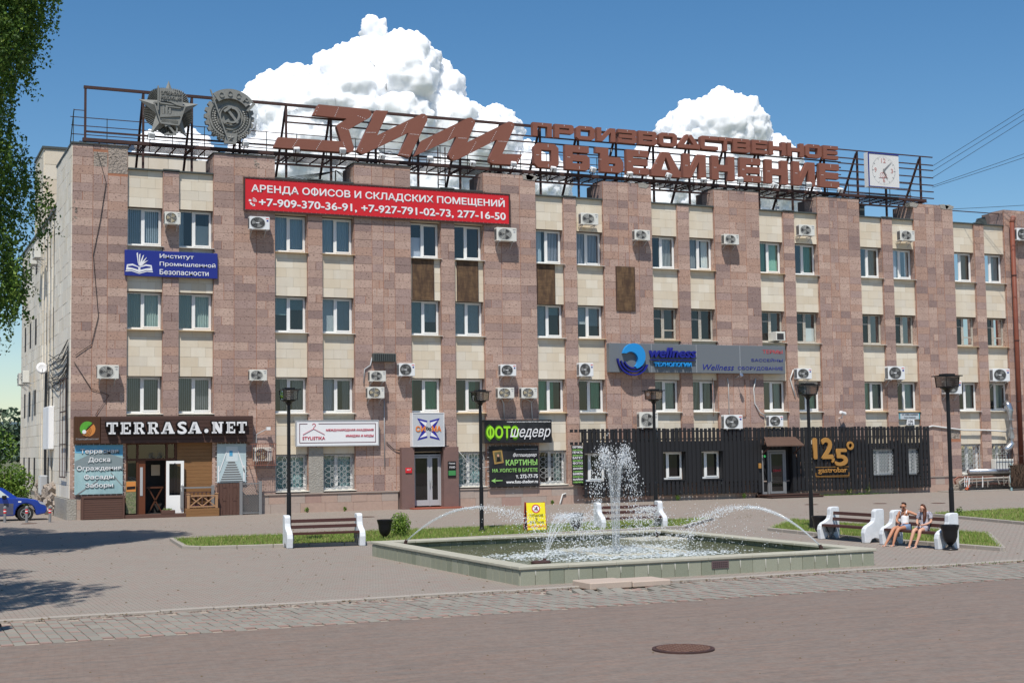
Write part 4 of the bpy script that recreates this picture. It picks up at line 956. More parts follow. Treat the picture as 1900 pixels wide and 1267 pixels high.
for q in range(10): rb.box(14.34+q*.11, 14.38+q*.11, -.31, -.3, 7.3, 7.65)
rb.build('rib', M_black, t, kind='stuff'); place(t, (14.9, 0, 7.27))
# conduits and pipes on the wall
def pipe(pts, r, label, m=M_cable, nm='conduit', cat='pipe'): 
    o = MB().tube(pts, r, 6).build(nm, m, smooth=True); tag(o, label, cat); return o
pipe([(14.3, -.03, 7.5), (14.2, -.05, 7.1), (13.9, -.05, 6.9), (13.85, -.05, 6.2)], .03, 'grey conduit looping from the black box to the stacked air conditioners', M_lgrey)
pipe([(21.2, -.05, 5.5), (21.35, -.05, 5.2), (21.35, -.05, 4.4)], .03, 'pale drain pipe under the lower left air conditioner above the photo sign', M_cablew)
pipe([(22.5, -.05, 5.5), (22.9, -.05, 5.3), (22.95, -.05, 4.4)], .03, 'pale drain pipe under the lower right air conditioner above the photo sign', M_cablew)
pipe([(36.7, -.05, 6.6), (36.55, -.05, 6.0), (36.6, -.05, 5.2), (36.9, -.1, 4.7), (37.2, -.1, 4.55)], .035, 'white flexible pipe curving down to the air conditioner left of the bar door', M_cablew)
pipe([(34.9, -.05, 4.6), (34.9, -.05, 6.3), (34.85, -.05, 6.6)], .03, 'straight white pipe rising from the air conditioner on the charcoal cladding', M_cablew)
pipe([(33.9, -.03, 6.6), (33.9, -.03, 4.5)], .018, 'thin metal frame tube left of the straight white pipe', M_joint); pipe([(36.0, -.03, 6.55), (36.0, -.03, 4.5), (35.0, -.03, 4.5)], .018, 'thin metal frame tube right of the straight white pipe', M_joint)
pipe([(39.2, -.1, 7.1), (39.0, -.06, 6.6), (39.15, -.06, 6.1), (39.3, -.06, 5.6)], .04, 'white bent pipe below the air conditioner right of the grey sign', M_cablew)
pipe([(14.9, -.05, 5.4), (14.9, -.05, 2.1)], .022, 'thin grey conduit running down right of the white hanger sign', M_lgrey)
pipe([(15.0, -.05, 3.3), (15.4, -.05, 2.95), (16.1, -.15, 2.85), (17.5, -.15, 2.9), (18.3, -.1, 3.1)], .02, 'dark cable sagging across above the star logo door', M_cable, 'cable', 'cable')
pipe([(18.7, -.06, 2.95), (19.3, -.08, 2.3), (19.9, -.08, 1.95), (20.5, -.08, 2.0)], .015, 'pale cable sagging across the barred window left of the picture banner', M_cablew, 'cable', 'cable')
pipe([(48.4, -.05, 3.75), (49.0, -.05, 3.88), (50.1, -.06, 3.75), (51.3, -.06, 3.62), (52.9, -.06, 3.6), (54.0, -.06, 3.55), (54.6, -.06, 3.5)], .05, 'white lagged pipe crossing the wall right of the charcoal cladding', M_cablew)
pipe([(24.8, -.08, .55), (24.6, -.08, .5), (24.45, -.1, .1), (24.4, -.12, -.02)], .04, 'short white pipe bending out of the plinth left of the charcoal cladding', M_cablew)
pipe([(9.0, -.03, 16.9), (1.0, -.04, 10.2), (.6, -.04, 8.4), (2.4, -.05, 6.9)], .01, 'thin black wire drooping across the left corner pier', M_cable, 'cable', 'cable') if False else None
pipe([(1.1, -.03, 16.8), (1.5, -.04, 15.4), (1.25, -.04, 13.6), (.95, -.04, 12.0), (1.2, -.04, 9.2), (.9, -.04, 7.9), (.2, -.05, 7.4)], .014, 'thin black wire drooping down the left corner pier', M_cable, 'cable', 'cable')
pipe([(.15, -.05, 7.1), (.9, -.04, 5.9), (1.7, -.04, 5.6), (1.1, -.04, 4.7)], .014, 'thin black wire from the corner cable bundle to the shop sign', M_cable, 'cable', 'cable')
dp = thing('downpipe', 'rust red downpipe running the full height at the right end', 'downpipe')
MB().tube([(55.5, -.32, .9), (55.5, -.32, 16.3)], .14, 12).build('pipe', mat('rust_red_pipe', (.20, .06, .035), .6, var=[(2, .4, (.13, .04, .03))]), dp, smooth=True)
MB().tube([(55.5, -.32, 16.3), (55.7, -.25, 16.6), (56.1, .2, 16.7)], .15, 12).build('outlet', M_side, dp, smooth=True)
for z in (2, 5.3, 9, 13): MB().lathe([(.165, z), (.165, z+.06)], 12, Matrix.Translation((55.5, -.32, 0))).build('clamp', M_steel, dp)
place(dp, (55.5, -.32, .9))
du = thing('ventilation_duct', 'shiny galvanised duct coming down beside the downpipe and bending to the barred window', 'duct')
MB().tube([(54.6, -.1, 5.25), (54.65, -.3, 5.1), (54.7, -.36, 4.8), (54.72, -.36, 3.2), (54.7, -.36, 2.8), (54.5, -.38, 2.55), (54.15, -.4, 2.35)], .2, 14).build('tube', M_galv, du, smooth=True)
for z in (4.75, 4.2, 3.65, 3.1): MB().lathe([(.215, z), (.215, z+.04)], 14, Matrix.Translation((54.72, -.36, 0))).build('seam', M_galv, du)
place(du, (54.7, 0, 2.3))
# wires to the right
for i, (p, q_) in enumerate((((50.2, 0.5, 19.6), (62.2, -10.0, 29.02)), ((50.2, 0.5, 19.3), (62.14, -10.0, 28.66)), ((50.2, 0.5, 18.9), (62.08, -10.0, 28.35)), ((50.2, 0.6, 18.4), (61.78, -10.2, 23.29)), ((50.2, 0.6, 18.3), (61.72, -10.2, 22.8)), ((51, 0.6, 17.0), (59.67, -10.2, 16.82)))):
    p, q_ = Vector(p), Vector(q_); pts = [p.lerp(q_, t/8)+Vector((0, 0, -.12*math.sin(PI*t/8))) for t in range(9)]
    o = MB().tube(pts, .014, 5).build('overhead_wire', M_cable); tag(o, 'overhead wire running off the roof to the upper right, %s' % ['highest of six', 'second from top', 'third from top', 'fourth from top', 'fifth from top', 'lowest, nearly level'][i], 'wire', 'overhead wires right of the clock')
for i, z in enumerate((18.95, 18.2, 17.85, 17.3, 17.05, 15.9, 15.75)):
    o = MB().tube([(-30, 13.5, z+.1), (-12, 13.3, z-.25), (.0, 13.1, z)], .02, 5).build('overhead_wire', M_cable); tag(o, 'overhead wire running left from the stair head, number %s from the top' % ['one', 'two', 'three', 'four', 'five', 'six', 'seven'][i], 'wire', 'overhead wires left of the stair head')
# corner cable mess, dish, cabinets on the side wall
cbm = MB()
for q in range(9):
    y_ = .3+q*.05; cbm.tube([(-.07-.01*(q % 3), y_, 7.9-q*.1), (-.08, y_+random.uniform(-.1, .2), 6), (-.07, y_+random.uniform(-.1, .2), 4), (-.06, y_+.1, 1.8+random.random())], .016, 5)
for q in range(14):
    z_ = random.uniform(6.4, 8.0); y_ = random.uniform(6, 9)
    cbm.tube([(-.08, .4, z_+.2), (-.12, 2.2, z_-random.uniform(0, .3)), (-.12, 4.2, z_-random.uniform(0, .5)), (-.1, y_, z_+random.uniform(-.4, .2))], .018, 5)
for q in range(6): y_ = 9+q*.12; cbm.tube([(-.1, y_, 7.5), (-.12, y_+random.uniform(-.1, .1), 4.5), (-.1, y_, 1.2)], .03, 5)
tag(cbm.build('cable_bundle', M_cable, smooth=False, kind='stuff'), 'tangle of black cables around the left corner of the office block', 'cables')
dsh = thing('satellite_dish', 'white satellite dish on the left side wall', 'satellite dish', (-.35, 8.9, 7.3))
dm = MB(); dm.lathe([(.02, 0), (.17, .02), (.29, .07), (.30, .08), (.17, .035), (.02, .02)], 20, Matrix.Rotation(R(78), 4, 'X') @ Matrix.Rotation(R(10), 4, 'Y')); dm.build('reflector', M_white, dsh, smooth=True); MB().tube([(0, 0, 0), (.3, .2, -.1)], .03).build('bracket', M_grey, dsh); MB().tube([(0, -.02, -.3), (0, -.45, -.05)], .015, 5).build('feed_arm', M_grey, dsh)
t = thing('white_cabinet', 'flat white cabinet fixed to the left side wall', 'cabinet'); MB().bbox(-.3, -.03, 6.0, 8.6, 3.2, 5.3, .02).build('box', M_white, t); MB().box(-.31, -.3, 6.6, 6.65, 3.3, 5.2).build('seam', M_lgrey, t); place(t, (-.1, 7, 3.2))
t = thing('grey_meter_box', 'rounded grey junction box low on the left side wall', 'junction box'); MB().bbox(-.4, -.02, 8.6, 9.5, .9, 1.9, .05).build('box', M_lgrey, t); MB().bbox(-.42, -.4, 8.7, 9.4, 1.0, 1.8, .01).build('door', M_acw, t); place(t, (-.1, 9, .9))
fr = MB()
for z in (2.0, 3.2, 4.3, 5.5, 6.0): pass
t = thing('wall_frame', 'thin rusty rectangular frame on the left side wall beside the corner', 'frame')
for z in (1.9, 3.4, 4.9, 6.4): MB().bar((-.12, .7, z), (-.12, 2.8, z), .05).build('rung', M_steel, t)
for y_ in (.7, 1.7, 2.8): MB().bar((-.12, y_, 1.9), (-.12, y_, 6.4), .03).build('upright', M_steel, t)
place(t, (0, 1.7, 1.9))
for i, (y_, z_) in enumerate(((15.4, 6.9), (17.8, 6.9), (9.8, 13.1), (11.8, 13.0))):
    o = copy_tree(PR['grey']); o.location = (-.35, y_+.9, z_); o.rotation_euler = (0, 0, -PI/2); o.scale = (.9, 1, .65)
    o['label'] = 'white air conditioner on the left side wall, '+['lower floor, nearer', 'lower floor, further', 'near the roof, nearer', 'near the roof, further'][i]; o['group'] = 'air conditioners on the side wall'
# ------------------------------------------------------------------ signs on the facade
def board(name, label, x0, x1, z0, z1, y0, y1, m, cat='sign', fm=None, fw=.03):
    t = thing(name, label, cat); MB().bbox(x0, x1, y0, y1, z0, z1, .012).build('panel', m, t)
    if fm:
        f = MB(); f.box(x0-fw, x1+fw, y0-.02, y1, z1, z1+fw); f.box(x0-fw, x1+fw, y0-.02, y1, z0-fw, z0); f.box(x0-fw, x0, y0-.02, y1, z0, z1); f.box(x1, x1+fw, y0-.02, y1, z0, z1); f.build('frame', fm, t)
    return t
def flat(mb, pts, y, t_=.006): mb.prism(pts, y-t_, y)
def fill(name, polys, y, m, parent, t_=.006):
    mb = MB(); 
    for p in polys: mb.prism(p, y-t_, y)
    return mb.build(name, m, parent)
# red banner
t = board('rental_banner', 'long red banner with white lettering and phone numbers under the parapet', 7.94, 21.75, 14.48, 15.99, -.14, -.08, M_red, 'banner', M_steel, .07)
text('АРЕНДА ОФИСОВ И СКЛАДСКИХ ПОМЕЩЕНИЙ', 8.25, 21.5, 15.29, 15.80, -.142, M_white, t, bold=0.015)
text('+7-909-370-36-91, +7-927-791-02-73, 277-16-50', 8.62, 21.55, 14.63, 15.05, -.142, M_white, t, bold=0.015)
mb = MB(); mb.ring(8.33, 14.86, .17, .09, -.15, -.142, 10, R(190), R(280)); mb.bbox(8.12, 8.24, -.15, -.142, 14.88, 14.98, .002); mb.bbox(8.3, 8.42, -.15, -.142, 14.66, 14.76, .002)
for r_ in (.08, .14, .2): mb.ring(8.3, 14.86, r_+.014, r_-.014, -.15, -.142, 8, R(5), R(85))
mb.build('telephone_symbol', M_white, t)
lc = MB()
for q in range(60): x = 7.95+q*.233; lc.bar((x, -.15, 15.98), (x+.06, -.15, 16.05), .012); lc.bar((x, -.15, 14.49), (x+.06, -.15, 14.42), .012)
lc.build('lacing', M_white, t, kind='stuff'); place(t, (14.8, 0, 14.48))
# blue institute sign
t = board('blue_sign', 'dark blue sign with open book symbol and white lettering between top floor windows', 2.34, 6.63, 11.10, 12.30, -.14, -.05, M_blue)
for i, (s_, x1) in enumerate((('Институт', 5.5), ('Промышленной', 6.52), ('Безопасности', 6.2))): text(s_, 3.93, x1, 11.93-i*.36, 12.17-i*.36, -.142, M_white, t, bold=0.007)
bk = MB(); c = 3.0
for sgn in (-1, 1):
    bk.prism([(c, 11.27), (c+sgn*.33, 11.38), (c+sgn*.60, 11.36), (c+sgn*.56, 11.62), (c+sgn*.3, 11.66), (c, 11.52)], -.15, -.142)
    bk.prism([(c, 11.20), (c+sgn*.35, 11.31), (c+sgn*.62, 11.29), (c+sgn*.62, 11.33), (c+sgn*.34, 11.35), (c, 11.24)], -.15, -.142)
for i, (dx, h) in enumerate(((-.12, 1.0), (.0, .95), (.16, .9), (.3, .8), (.42, .7))):
    bk.prism([(c+.02*i, 11.55), (c+dx*.5+.02, 11.7), (c+dx+.05, 11.2+h), (c+dx-.01, 11.2+h-.05), (c+dx*.35-.03, 11.72), (c-.03+.02*i, 11.6)], -.156-.0008*i, -.150-.0008*i)
bk.build('book_symbol', M_white, t)
fill('book_page', [[(3.05, 11.5), (3.3, 11.58), (3.52, 11.55), (3.5, 11.5), (3.3, 11.47), (3.05, 11.4)], [(2.95, 11.5), (2.7, 11.58), (2.48, 11.55), (2.5, 11.5), (2.7, 11.47), (2.95, 11.4)]], -.1502, M_blue, t); place(t, (4.5, 0, 11.1))
# terrasa shop sign
t = board('shop_sign', 'brown timber shop sign with white slab letters reading TERRASA.NET', 1.32, 8.25, 3.40, 4.63, -.34, -.02, M_brownw)
pl = MB().bbox(0, 6.97, 0, .03, 0, .16, .006).mesh('plank', M_brownw)
for i in range(7): o = bpy.data.objects.new('plank', pl); COL.objects.link(o); o.parent = t; o.location = (1.30, -.37, 3.405+i*.175)
M_out = mat('sign_black_edge', (.012, .010, .010), .5)
def slab(ch, x, w_, z, h, y, grow=0.):
    """slab-serif glyph as list of polygons"""
    s = w_*.26; u = h*.15; e = grow; rc = lambda a, b, c, d: [(x+a*w_-e, z+c*h-e), (x+b*w_+e, z+c*h-e), (x+b*w_+e, z+d*h+e), (x+a*w_-e, z+d*h+e)]
    if ch == 'T': return [rc(.36, .64, .15, .85), rc(.2, .8, 0, .15), rc(0, 1, .85, 1), rc(0, .12, .66, .85), rc(.88, 1, .66, .85)]
    if ch == 'E': return [rc(.12, .42, .15, .85), rc(0, 1, 0, .15), rc(0, 1, .85, 1), rc(.42, .72, .43, .57), rc(.86, 1, .15, .34), rc(.86, 1, .66, .85), rc(.62, .72, .36, .43), rc(.62, .72, .57, .64)]
    if ch == 'R': return [rc(.1, .38, .13, .87), rc(0, .5, 0, .13), rc(0, .72, .87, 1), rc(.38, .72, .42, .55), [(x+.66*w_-e, z+.55*h-e), (x+.9*w_+e, z+.6*h-e), (x+.9*w_+e, z+.87*h), (x+.72*w_, z+h+e), (x+.66*w_-e, z+.87*h+e)], [(x+.5*w_-e, z+.42*h+e), (x+.72*w_+e, z+.42*h+e), (x+.92*w_+e, z+.13*h), (x+.66*w_-e, z+.13*h)], rc(.66, 1, 0, .13)]
    if ch == 'A': return [rc(0, .4, 0, .13), rc(.58, 1, 0, .13), [(x+.1*w_-e, z+.13*h-e), (x+.24*w_+e, z+.13*h-e), (x+.54*w_+e, z+h+e), (x+.36*w_-e, z+h+e)], [(x+.62*w_-e, z+.13*h-e), (x+.94*w_+e, z+.13*h-e), (x+.64*w_+e, z+h+e), (x+.4*w_-e, z+h+e)], rc(.25, .7, .3, .42)]
    if ch == 'N': return [rc(.1, .3, .13, .87), rc(0, .42, 0, .13), rc(.7, .88, .13, .87), rc(.58, 1, .87, 1), [(x-e, z+h+e), (x+.42*w_+e, z+h+e), (x+.88*w_+e, z-e), (x+.62*w_-e, z-e), (x+.02*w_-e, z+.87*h)]]
def glyph(ch, x, w_, z, h, parent):
    if ch in 'S.':
        if ch == '.': MB().disc(x+w_/2, z+w_*.45+.03, w_*.5+.05, -.55, -.38, 16).build('letter_edge', M_out, parent); MB().disc(x+w_/2, z+w_*.45+.03, w_*.5, -.56, -.552, 16).build('letter', M_white, parent)
        else:
            text('S', x-.05, x+w_+.05, z-.05, z+h+.05, -.38, M_out, parent, depth=.17, bold=0.022, name='letter_edge'); text('S', x, x+w_, z, z+h, -.552, M_white, parent, depth=.01, bold=0.022, name='letter')
        return
    mb = MB(); 
    for i, p in enumerate(slab(ch, x, w_, z, h, 0, .045)): mb.prism(p, -.545-.0008*i, -.38)
    mb.build('letter_edge', M_out, parent)
    mb = MB()
    for i, p in enumerate(slab(ch, x, w_, z, h, 0)): mb.prism(p, -.556-.0008*i, -.55)
    o = mb.build('letter', M_white, parent)
    st_ = MB()
    if ch in 'TERN':
        xc = {'T': .5, 'E': .27, 'R': .24, 'N': .2}[ch]
        for q in (-.06, 0, .06): st_.box(x+(xc+q)*w_-.006, x+(xc+q)*w_+.006, -.566, -.562, z+.01, z+h-.01)
    else:
        for q in (.0, .07, .14): st_.prism([(x+(.14+q)*w_, z), (x+(.16+q)*w_, z), (x+(.46+q)*w_, z+h*.9), (x+(.44+q)*w_, z+h*.9)], -.566, -.562)
    st_.build('stripe', M_lgrey, o)
xs_ = [1.52, 2.14, 2.72, 3.35, 3.95, 4.72, 5.18, 5.93, 6.28, 6.95, 7.46]; ws_ = [.50, .45, .50, .50, .62, .38, .62, .19, .54, .42, .46]
for ch, x, w_ in zip('TERRASA.NET', xs_, ws_): glyph(ch, x, w_, 3.82, .53, t)
place(t, (4.8, 0, 3.4))
t = board('logo_sign', 'square brown sign with round green and orange emblem at the building corner', .15, 1.29, 3.42, 4.63, -.30, -.02, M_brownw2)
cx, cz = .72, 4.08
M_gr = mat('logo_green', (.12, .42, .05), .5, var=[(30, .5, (.05, .2, .02))]); M_or = mat('logo_orange', (.62, .24, .06), .5)
def sector(cx, cz, r, a0, a1, n=16): return [(cx+r*math.cos(R(a0+(a1-a0)*i/n)), cz+r*math.sin(R(a0+(a1-a0)*i/n))) for i in range(n+1)]
fill('emblem_green', [sector(cx, cz, .33, 50, 225)], -.302, M_gr, t); fill('emblem_orange', [sector(cx+.02, cz-.02, .33, -135, 42)], -.302, M_or, t)
mb = MB()
for r_ in (.14, .2, .26): mb.ring(cx-.1, cz-.1, r_+.008, r_-.008, -.313, -.309, 14, R(-100), R(60))
mb.build('emblem_ring', M_out, t); MB().disc(cx-.14, cz-.14, .09, -.325, -.314, 14).build('emblem_ball', M_white, t)
text('СтолповКомпозит', .22, 1.22, 3.58, 3.66, -.302, M_lgrey, t, bold=0.000, depth=.006); place(t, (.72, 0, 3.42))
# left vinyl banner
M_sky = mat('print_sky_blue', (.09, .36, .58), .55, var=[(1.2, .5, (.25, .45, .55))]); M_teal = mat('print_grey_teal', (.30, .46, .48), .55, var=[(1.1, .8, (.42, .60, .60)), ((6, 6, 1), .3, (.2, .3, .32))])
M_pgr = mat('shadow_print', (.10, .15, .16), .6)
t = board('terrace_banner', 'laced blue grey vinyl banner listing terrace products left of the shop door', .2, 2.32, 1.12, 3.35, -.12, -.08, M_teal, 'banner')
fill('print_sky', [[(.21, 3.0), (2.31, 2.85), (2.31, 3.34), (.21, 3.34)]], -.121, M_sky, t, .003); fill('print_roof', [[(.21, 2.62), (.9, 2.95), (1.6, 3.0), (2.31, 2.72), (2.31, 2.2), (.21, 2.3)]], -.1245, mat('print_grey', (.22, .27, .28), .6), t, .003)
fill('print_line', [[(.3, 1.15), (1.2, 1.75), (1.22, 1.72), (.36, 1.13)], [(1.8, 2.1), (2.3, 1.5), (2.3, 1.46), (1.77, 2.08)]], -.128, M_grey, t, .003)
for i, (s_, a, b) in enumerate((('Террасная', .45, 2.1), ('Доска', .8, 1.75), ('Ограждения', .3, 2.24), ('Фасады', .62, 1.92), ('Заборы', .68, 1.88))):
    z = 2.93-i*.385
    text(s_, a-.01, b+.05, z-.04, z+.21, -.132, M_pgr, t, bold=.02, depth=.004, name='letter_shadow'); text(s_, a, b, z, z+.24, -.138, M_white, t, bold=0.011, depth=.004)
lc = MB()
for q in range(9): 
    x = .24+q*.26; lc.bar((x, -.12, 3.34), (x, -.08, 3.42), .015); lc.bar((x, -.12, 1.13), (x, -.08, 1.05), .015); lc.bar((.21, -.12, 1.2+q*.26), (.13, -.08, 1.2+q*.26), .015); lc.bar((2.31, -.12, 1.2+q*.26), (2.39, -.08, 1.2+q*.26), .015)
lc.build('lacing', M_white, t, kind='stuff'); place(t, (1.2, 0, 1.12))
def planked(name, label, x0, x1, z0, z1, y0, y1, m, n, cat, fm=None, fw=.09, vert=False, gap=.012):
    t = thing(name, label, cat); MB().box(x0+fw, x1-fw, y0+.02, y1, z0+fw*.5, z1-fw).build('backing', M_black, t)
    W = x1-x0-2*fw; H = z1-z0-1.5*fw
    me = (MB().bbox(0, W/n-gap, 0, .03, 0, H, .004) if vert else MB().bbox(0, W, 0, .03, 0, H/n-gap, .004)).mesh('plank', m)
    for i in range(n):
        o = bpy.data.objects.new('plank', me); COL.objects.link(o); o.parent = t; o.location = (x0+fw+(W/n*i if vert else 0), y0, z0+fw*.5+(0 if vert else H/n*i))
    if fm:
        for a in ((x0, x0+fw, z0, z1), (x1-fw, x1, z0, z1), (x0+fw, x1-fw, z1-fw, z1)): MB().bbox(a[0], a[1], y0-.03, y1, a[2], a[3], .005).build('frame_bar', fm, t)
    place(t, ((x0+x1)/2, y0, z0)); return t
planked('plank_box', 'low box clad in brown composite planks under the blue grey banner', .48, 2.36, -.02, 1.05, -.42, -.05, M_deckb, 9, 'panel', M_deckb)
# ---- shop front in the first bay
SH = thing('shop_entrance', 'brown framed shop front with open white door in the first bay', 'shop front')
mb = MB(); 
for a in ((2.45, 2.55, .16, 3.42), (2.95, 3.05, .16, 3.42), (4.28, 4.38, .16, 3.42), (4.68, 4.78, .16, 3.42)): mb.box(a[0], a[1], .05, .2, a[2], a[3])
mb.build('frame_post', M_doorbr, SH)
mb = MB(); mb.box(2.55, 4.68, .06, .19, 2.60, 2.70).box(2.55, 4.68, .06, .19, 3.34, 3.42).box(2.55, 2.95, .06, .19, .16, .3); mb.build('frame_rail', M_doorbr, SH)
MB().box(3.05, 3.36, .08, .15, .16, 2.6).build('side_panel', mat('door_leaf_brown', (.14, .045, .02), .5), SH)
MB().box(3.12, 3.24, .06, .085, 1.0, 2.3).build('side_light', M_lgrey, SH)
for a, b, c, d in ((2.56, 2.94, .3, 2.6), (3.06, 4.27, 2.7, 3.34), (4.39, 4.67, 2.7, 3.34), (2.56, 2.94, 2.7, 3.34)):
    MB().add([(a, .12, c), (b, .12, c), (b, .12, d), (a, .12, d)], [(0, 1, 2, 3)]).build('pane', M_glassd, SH)
MB().box(2.5, 4.78, .9, .95, .1, 3.42).box(2.5, 2.55, .2, .9, .1, 3.42).box(2.5, 4.78, .2, .9, .1, .17).build('lobby', M_dark, SH)
MB().box(3.75, 4.15, .8, .85, 1.9, 2.4).build('notice', blindm['beige'], SH)
mb = MB(); mb.bar((3.6, .6, .2), (4.2, .6, 1.3), .06).bar((4.2, .6, .2), (3.6, .6, 1.3), .06).bar((3.5, .6, 1.35), (4.27, .6, 1.35), .08); mb.build('inner_rail', M_doorbr, SH)
MB().box(2.38, 5.1, -.55, .2, -.05, .155).build('threshold', M_deckb, SH)
dr = MB(); D = lambda a, b, c, d, y0=-.04, y1=.02: dr.box(a, b, y0, y1, c, d)
D(0, .14, 0, 2.4); D(.66, .8, 0, 2.4); D(.14, .66, 0, .82); D(.14, .66, 2.27, 2.4)
do = dr.build('door', M_upvc, SH); do.location = (4.3, .04, .17); do.rotation_euler = (0, 0, R(-14))
MB().add([(.14, 0, .82), (.66, 0, .82), (.66, 0, 2.27), (.14, 0, 2.27)], [(0, 1, 2, 3)]).build('door_pane', M_glassd, do)
MB().tube([(.71, -.05, .95), (.71, -.13, 1.0), (.68, -.14, 1.15), (.71, -.13, 1.3), (.71, -.05, 1.35)], .02, 6).build('handle', M_upvc, do)
MB().bar((.4, -.05, 2.3), (.36, -.1, 2.2), .03).build('door_closer', M_black, do)
# larch wall
for i in range(19):
    o = MB().bbox(4.8, 6.42, .06, .10, .32+i*.164, .32+i*.164+.158, .005).build('larch_plank', M_wood, SH)
MB().box(4.78, 6.45, .1, .2, .0, 3.42).build('backing', M_dark, SH)
MB().box(6.42, 6.56, -.02, .2, .2, 3.42).build('jamb', BR[1], SH)
place(SH, (4.5, 0, 0))
# porch rail with X bracing
t = thing('porch_balustrade', 'light wooden balustrade with crossed braces on a plank base right of the shop door', 'balustrade')
for i in range(3): MB().bbox(5.1, 6.62, -.62, -.05, .0+i*.125, .0+i*.125+.118, .006).build('base_plank', M_wood, t)
mb = MB()
for x in (5.2, 6.5): MB().bbox(x-.06, x+.06, -.62, -.5, .375, 1.02, .01).build('post', M_woodl, t); MB().bbox(x-.08, x+.08, -.64, -.48, 1.02, 1.06, .01).build('post_cap', M_woodl, t)
MB().bar((5.26, -.56, .95), (6.44, -.56, .95), .06).build('rail', M_woodl, t); MB().bar((5.26, -.56, .45), (6.44, -.56, .45), .06).build('rail', M_woodl, t)
for a, b in ((5.28, 5.85), (5.85, 6.42)): MB().bar((a, -.56, .48), (b, -.56, .92), .045).bar((b, -.53, .48), (a, -.53, .92), .045).build('cross_brace', M_woodl, t)
place(t, (5.85, -.5, 0))
t = thing('rear_balustrade', 'dark composite balustrade with turned balusters behind the crossed braces', 'balustrade')
MB().bar((5.0, -.2, 1.32), (6.45, -.2, 1.32), .07).build('handrail', M_grey, t); MB().bar((5.0, -.2, 1.1), (6.45, -.2, 1.1), .05).build('rail', M_deckb, t)
for q in range(7): MB().bar((5.15+q*.19, -.2, .375), (5.15+q*.19, -.2, 1.1), .05).build('baluster', M_deckb, t)
for x in (4.98, 6.4): MB().bbox(x-.07, x+.07, -.27, -.13, .375, 1.42, .01).build('newel', M_grey, t)
place(t, (5.8, -.2, .37))
fb = thing('flower_box', 'purple petunias in the porch planter', 'flowers'); npet = 170
def leafcloud(name, cx, cy, cz, sx, sy, sz, n, size, m, parent, kind='stuff'):
    P = rng.normal(0, 1, (n, 3)); P /= np.linalg.norm(P, axis=1)[:, None]; P *= rng.uniform(.35, 1, (n, 1)); P = P*[sx, sy, sz]+[cx, cy, cz]
    A = rng.normal(0, 1, (n, 3)); A /= np.linalg.norm(A, axis=1)[:, None]; Bv = np.cross(A, rng.normal(0, 1, (n, 3))); Bv /= np.linalg.norm(Bv, axis=1)[:, None]; s = size*rng.uniform(.6, 1.3, (n, 1))
    V = np.stack([P-A*s, P+Bv*s*.6, P+A*s, P-Bv*s*.6], 1).reshape(-1, 3); Fc = np.arange(4*n).reshape(-1, 4)
    return npmesh(name, V, Fc, m, parent=parent, **({'kind': kind} if kind else {}), mi=rng.integers(0, len(m), n) if isinstance(m, list) else None)
leafcloud('blossom', 5.85, -.42, .45, .62, .06, .1, 170, .03, mat('petunia', (.16, .02, .15), .6), fb); leafcloud('leaves', 5.85, -.40, .42, .62, .06, .07, 150, .03, M_leaf, fb)
place(fb, (5.85, -.4, .37))
t = thing('doorstep_planter', 'small brown planter with pale succulents on the shop threshold', 'planter'); MB().bbox(4.0, 4.62, -.5, -.28, .155, .33, .015).build('trough', M_deckb, t); leafcloud('succulents', 4.28, -.4, .36, .24, .08, .07, 120, .035, mat('pale_leaf', (.22, .3, .12), .6), t); place(t, (4.3, -.4, .155))
t = board('poster_stand', 'upright poster with orange and green print in the shop doorway', 2.46, 2.92, .2, 1.68, -.1, -.06, mat('poster_green', (.16, .22, .08), .6, var=[(9, .8, (.35, .3, .2)), (25, .6, (.03, .03, .05))]), 'poster')
fill('print_orange', [[(2.48, 1.2), (2.9, 1.2), (2.9, 1.66), (2.48, 1.66)]], -.101, M_or, t); fill('print_band', [[(2.5, 1.3), (2.88, 1.32), (2.88, 1.45), (2.5, 1.43)]], -.108, M_out, t); place(t, (2.7, -.1, .15))
t = board('staircase_banner', 'laced vinyl banner with a printed white staircase right of the porch', 6.62, 8.0, 1.5, 3.33, -.12, -.08, mat('print_pale', (.42, .52, .54), .6, var=[(1.5, .6, (.55, .68, .70))]), 'banner')
M_pg = mat('print_dark_grey', (.16, .17, .17), .6); M_pl = mat('print_light', (.60, .68, .70), .6)
fill('print_steps', [[(6.75, 1.53), (7.88, 1.53), (7.45, 2.5), (7.15, 2.5)]], -.1215, M_pg, t)
fill('print_tread', [[(6.78+.30*i/8, 1.6+i*.11), (7.84-.32*i/8, 1.6+i*.11), (7.84-.32*i/8, 1.63+i*.11), (6.78+.30*i/8, 1.63+i*.11)] for i in range(8)], -.128, M_pl, t)
fill('print_house', [[(7.05, 2.5), (7.6, 2.5), (7.6, 3.2), (7.05, 3.2)]], -.1215, M_pl, t); fill('print_door', [[(7.2, 2.75), (7.35, 2.75), (7.35, 3.0), (7.2, 3.0)]], -.128, M_sky, t)
fill('print_rail', [[(6.7, 2.0), (6.75, 2.02), (7.1, 3.0), (7.06, 3.0)], [(7.9, 1.95), (7.94, 2.0), (7.62, 3.0), (7.58, 3.0)], [(6.66, 1.55), (6.72, 1.55), (6.72, 2.3), (6.66, 2.3)], [(7.86, 1.55), (7.92, 1.55), (7.92, 2.3), (7.86, 2.3)]], -.135, M_white, t)
lc = MB()
for q in range(8): lc.bar((6.62, -.12, 1.55+q*.24), (6.55, -.08, 1.55+q*.24), .015); lc.bar((8.0, -.12, 1.55+q*.24), (8.07, -.08, 1.55+q*.24), .015); lc.bar((6.65+q*.18, -.12, 3.33), (6.65+q*.18, -.08, 3.4), .015)
lc.build('lacing', M_white, t, kind='stuff'); place(t, (7.3, 0, 1.5))
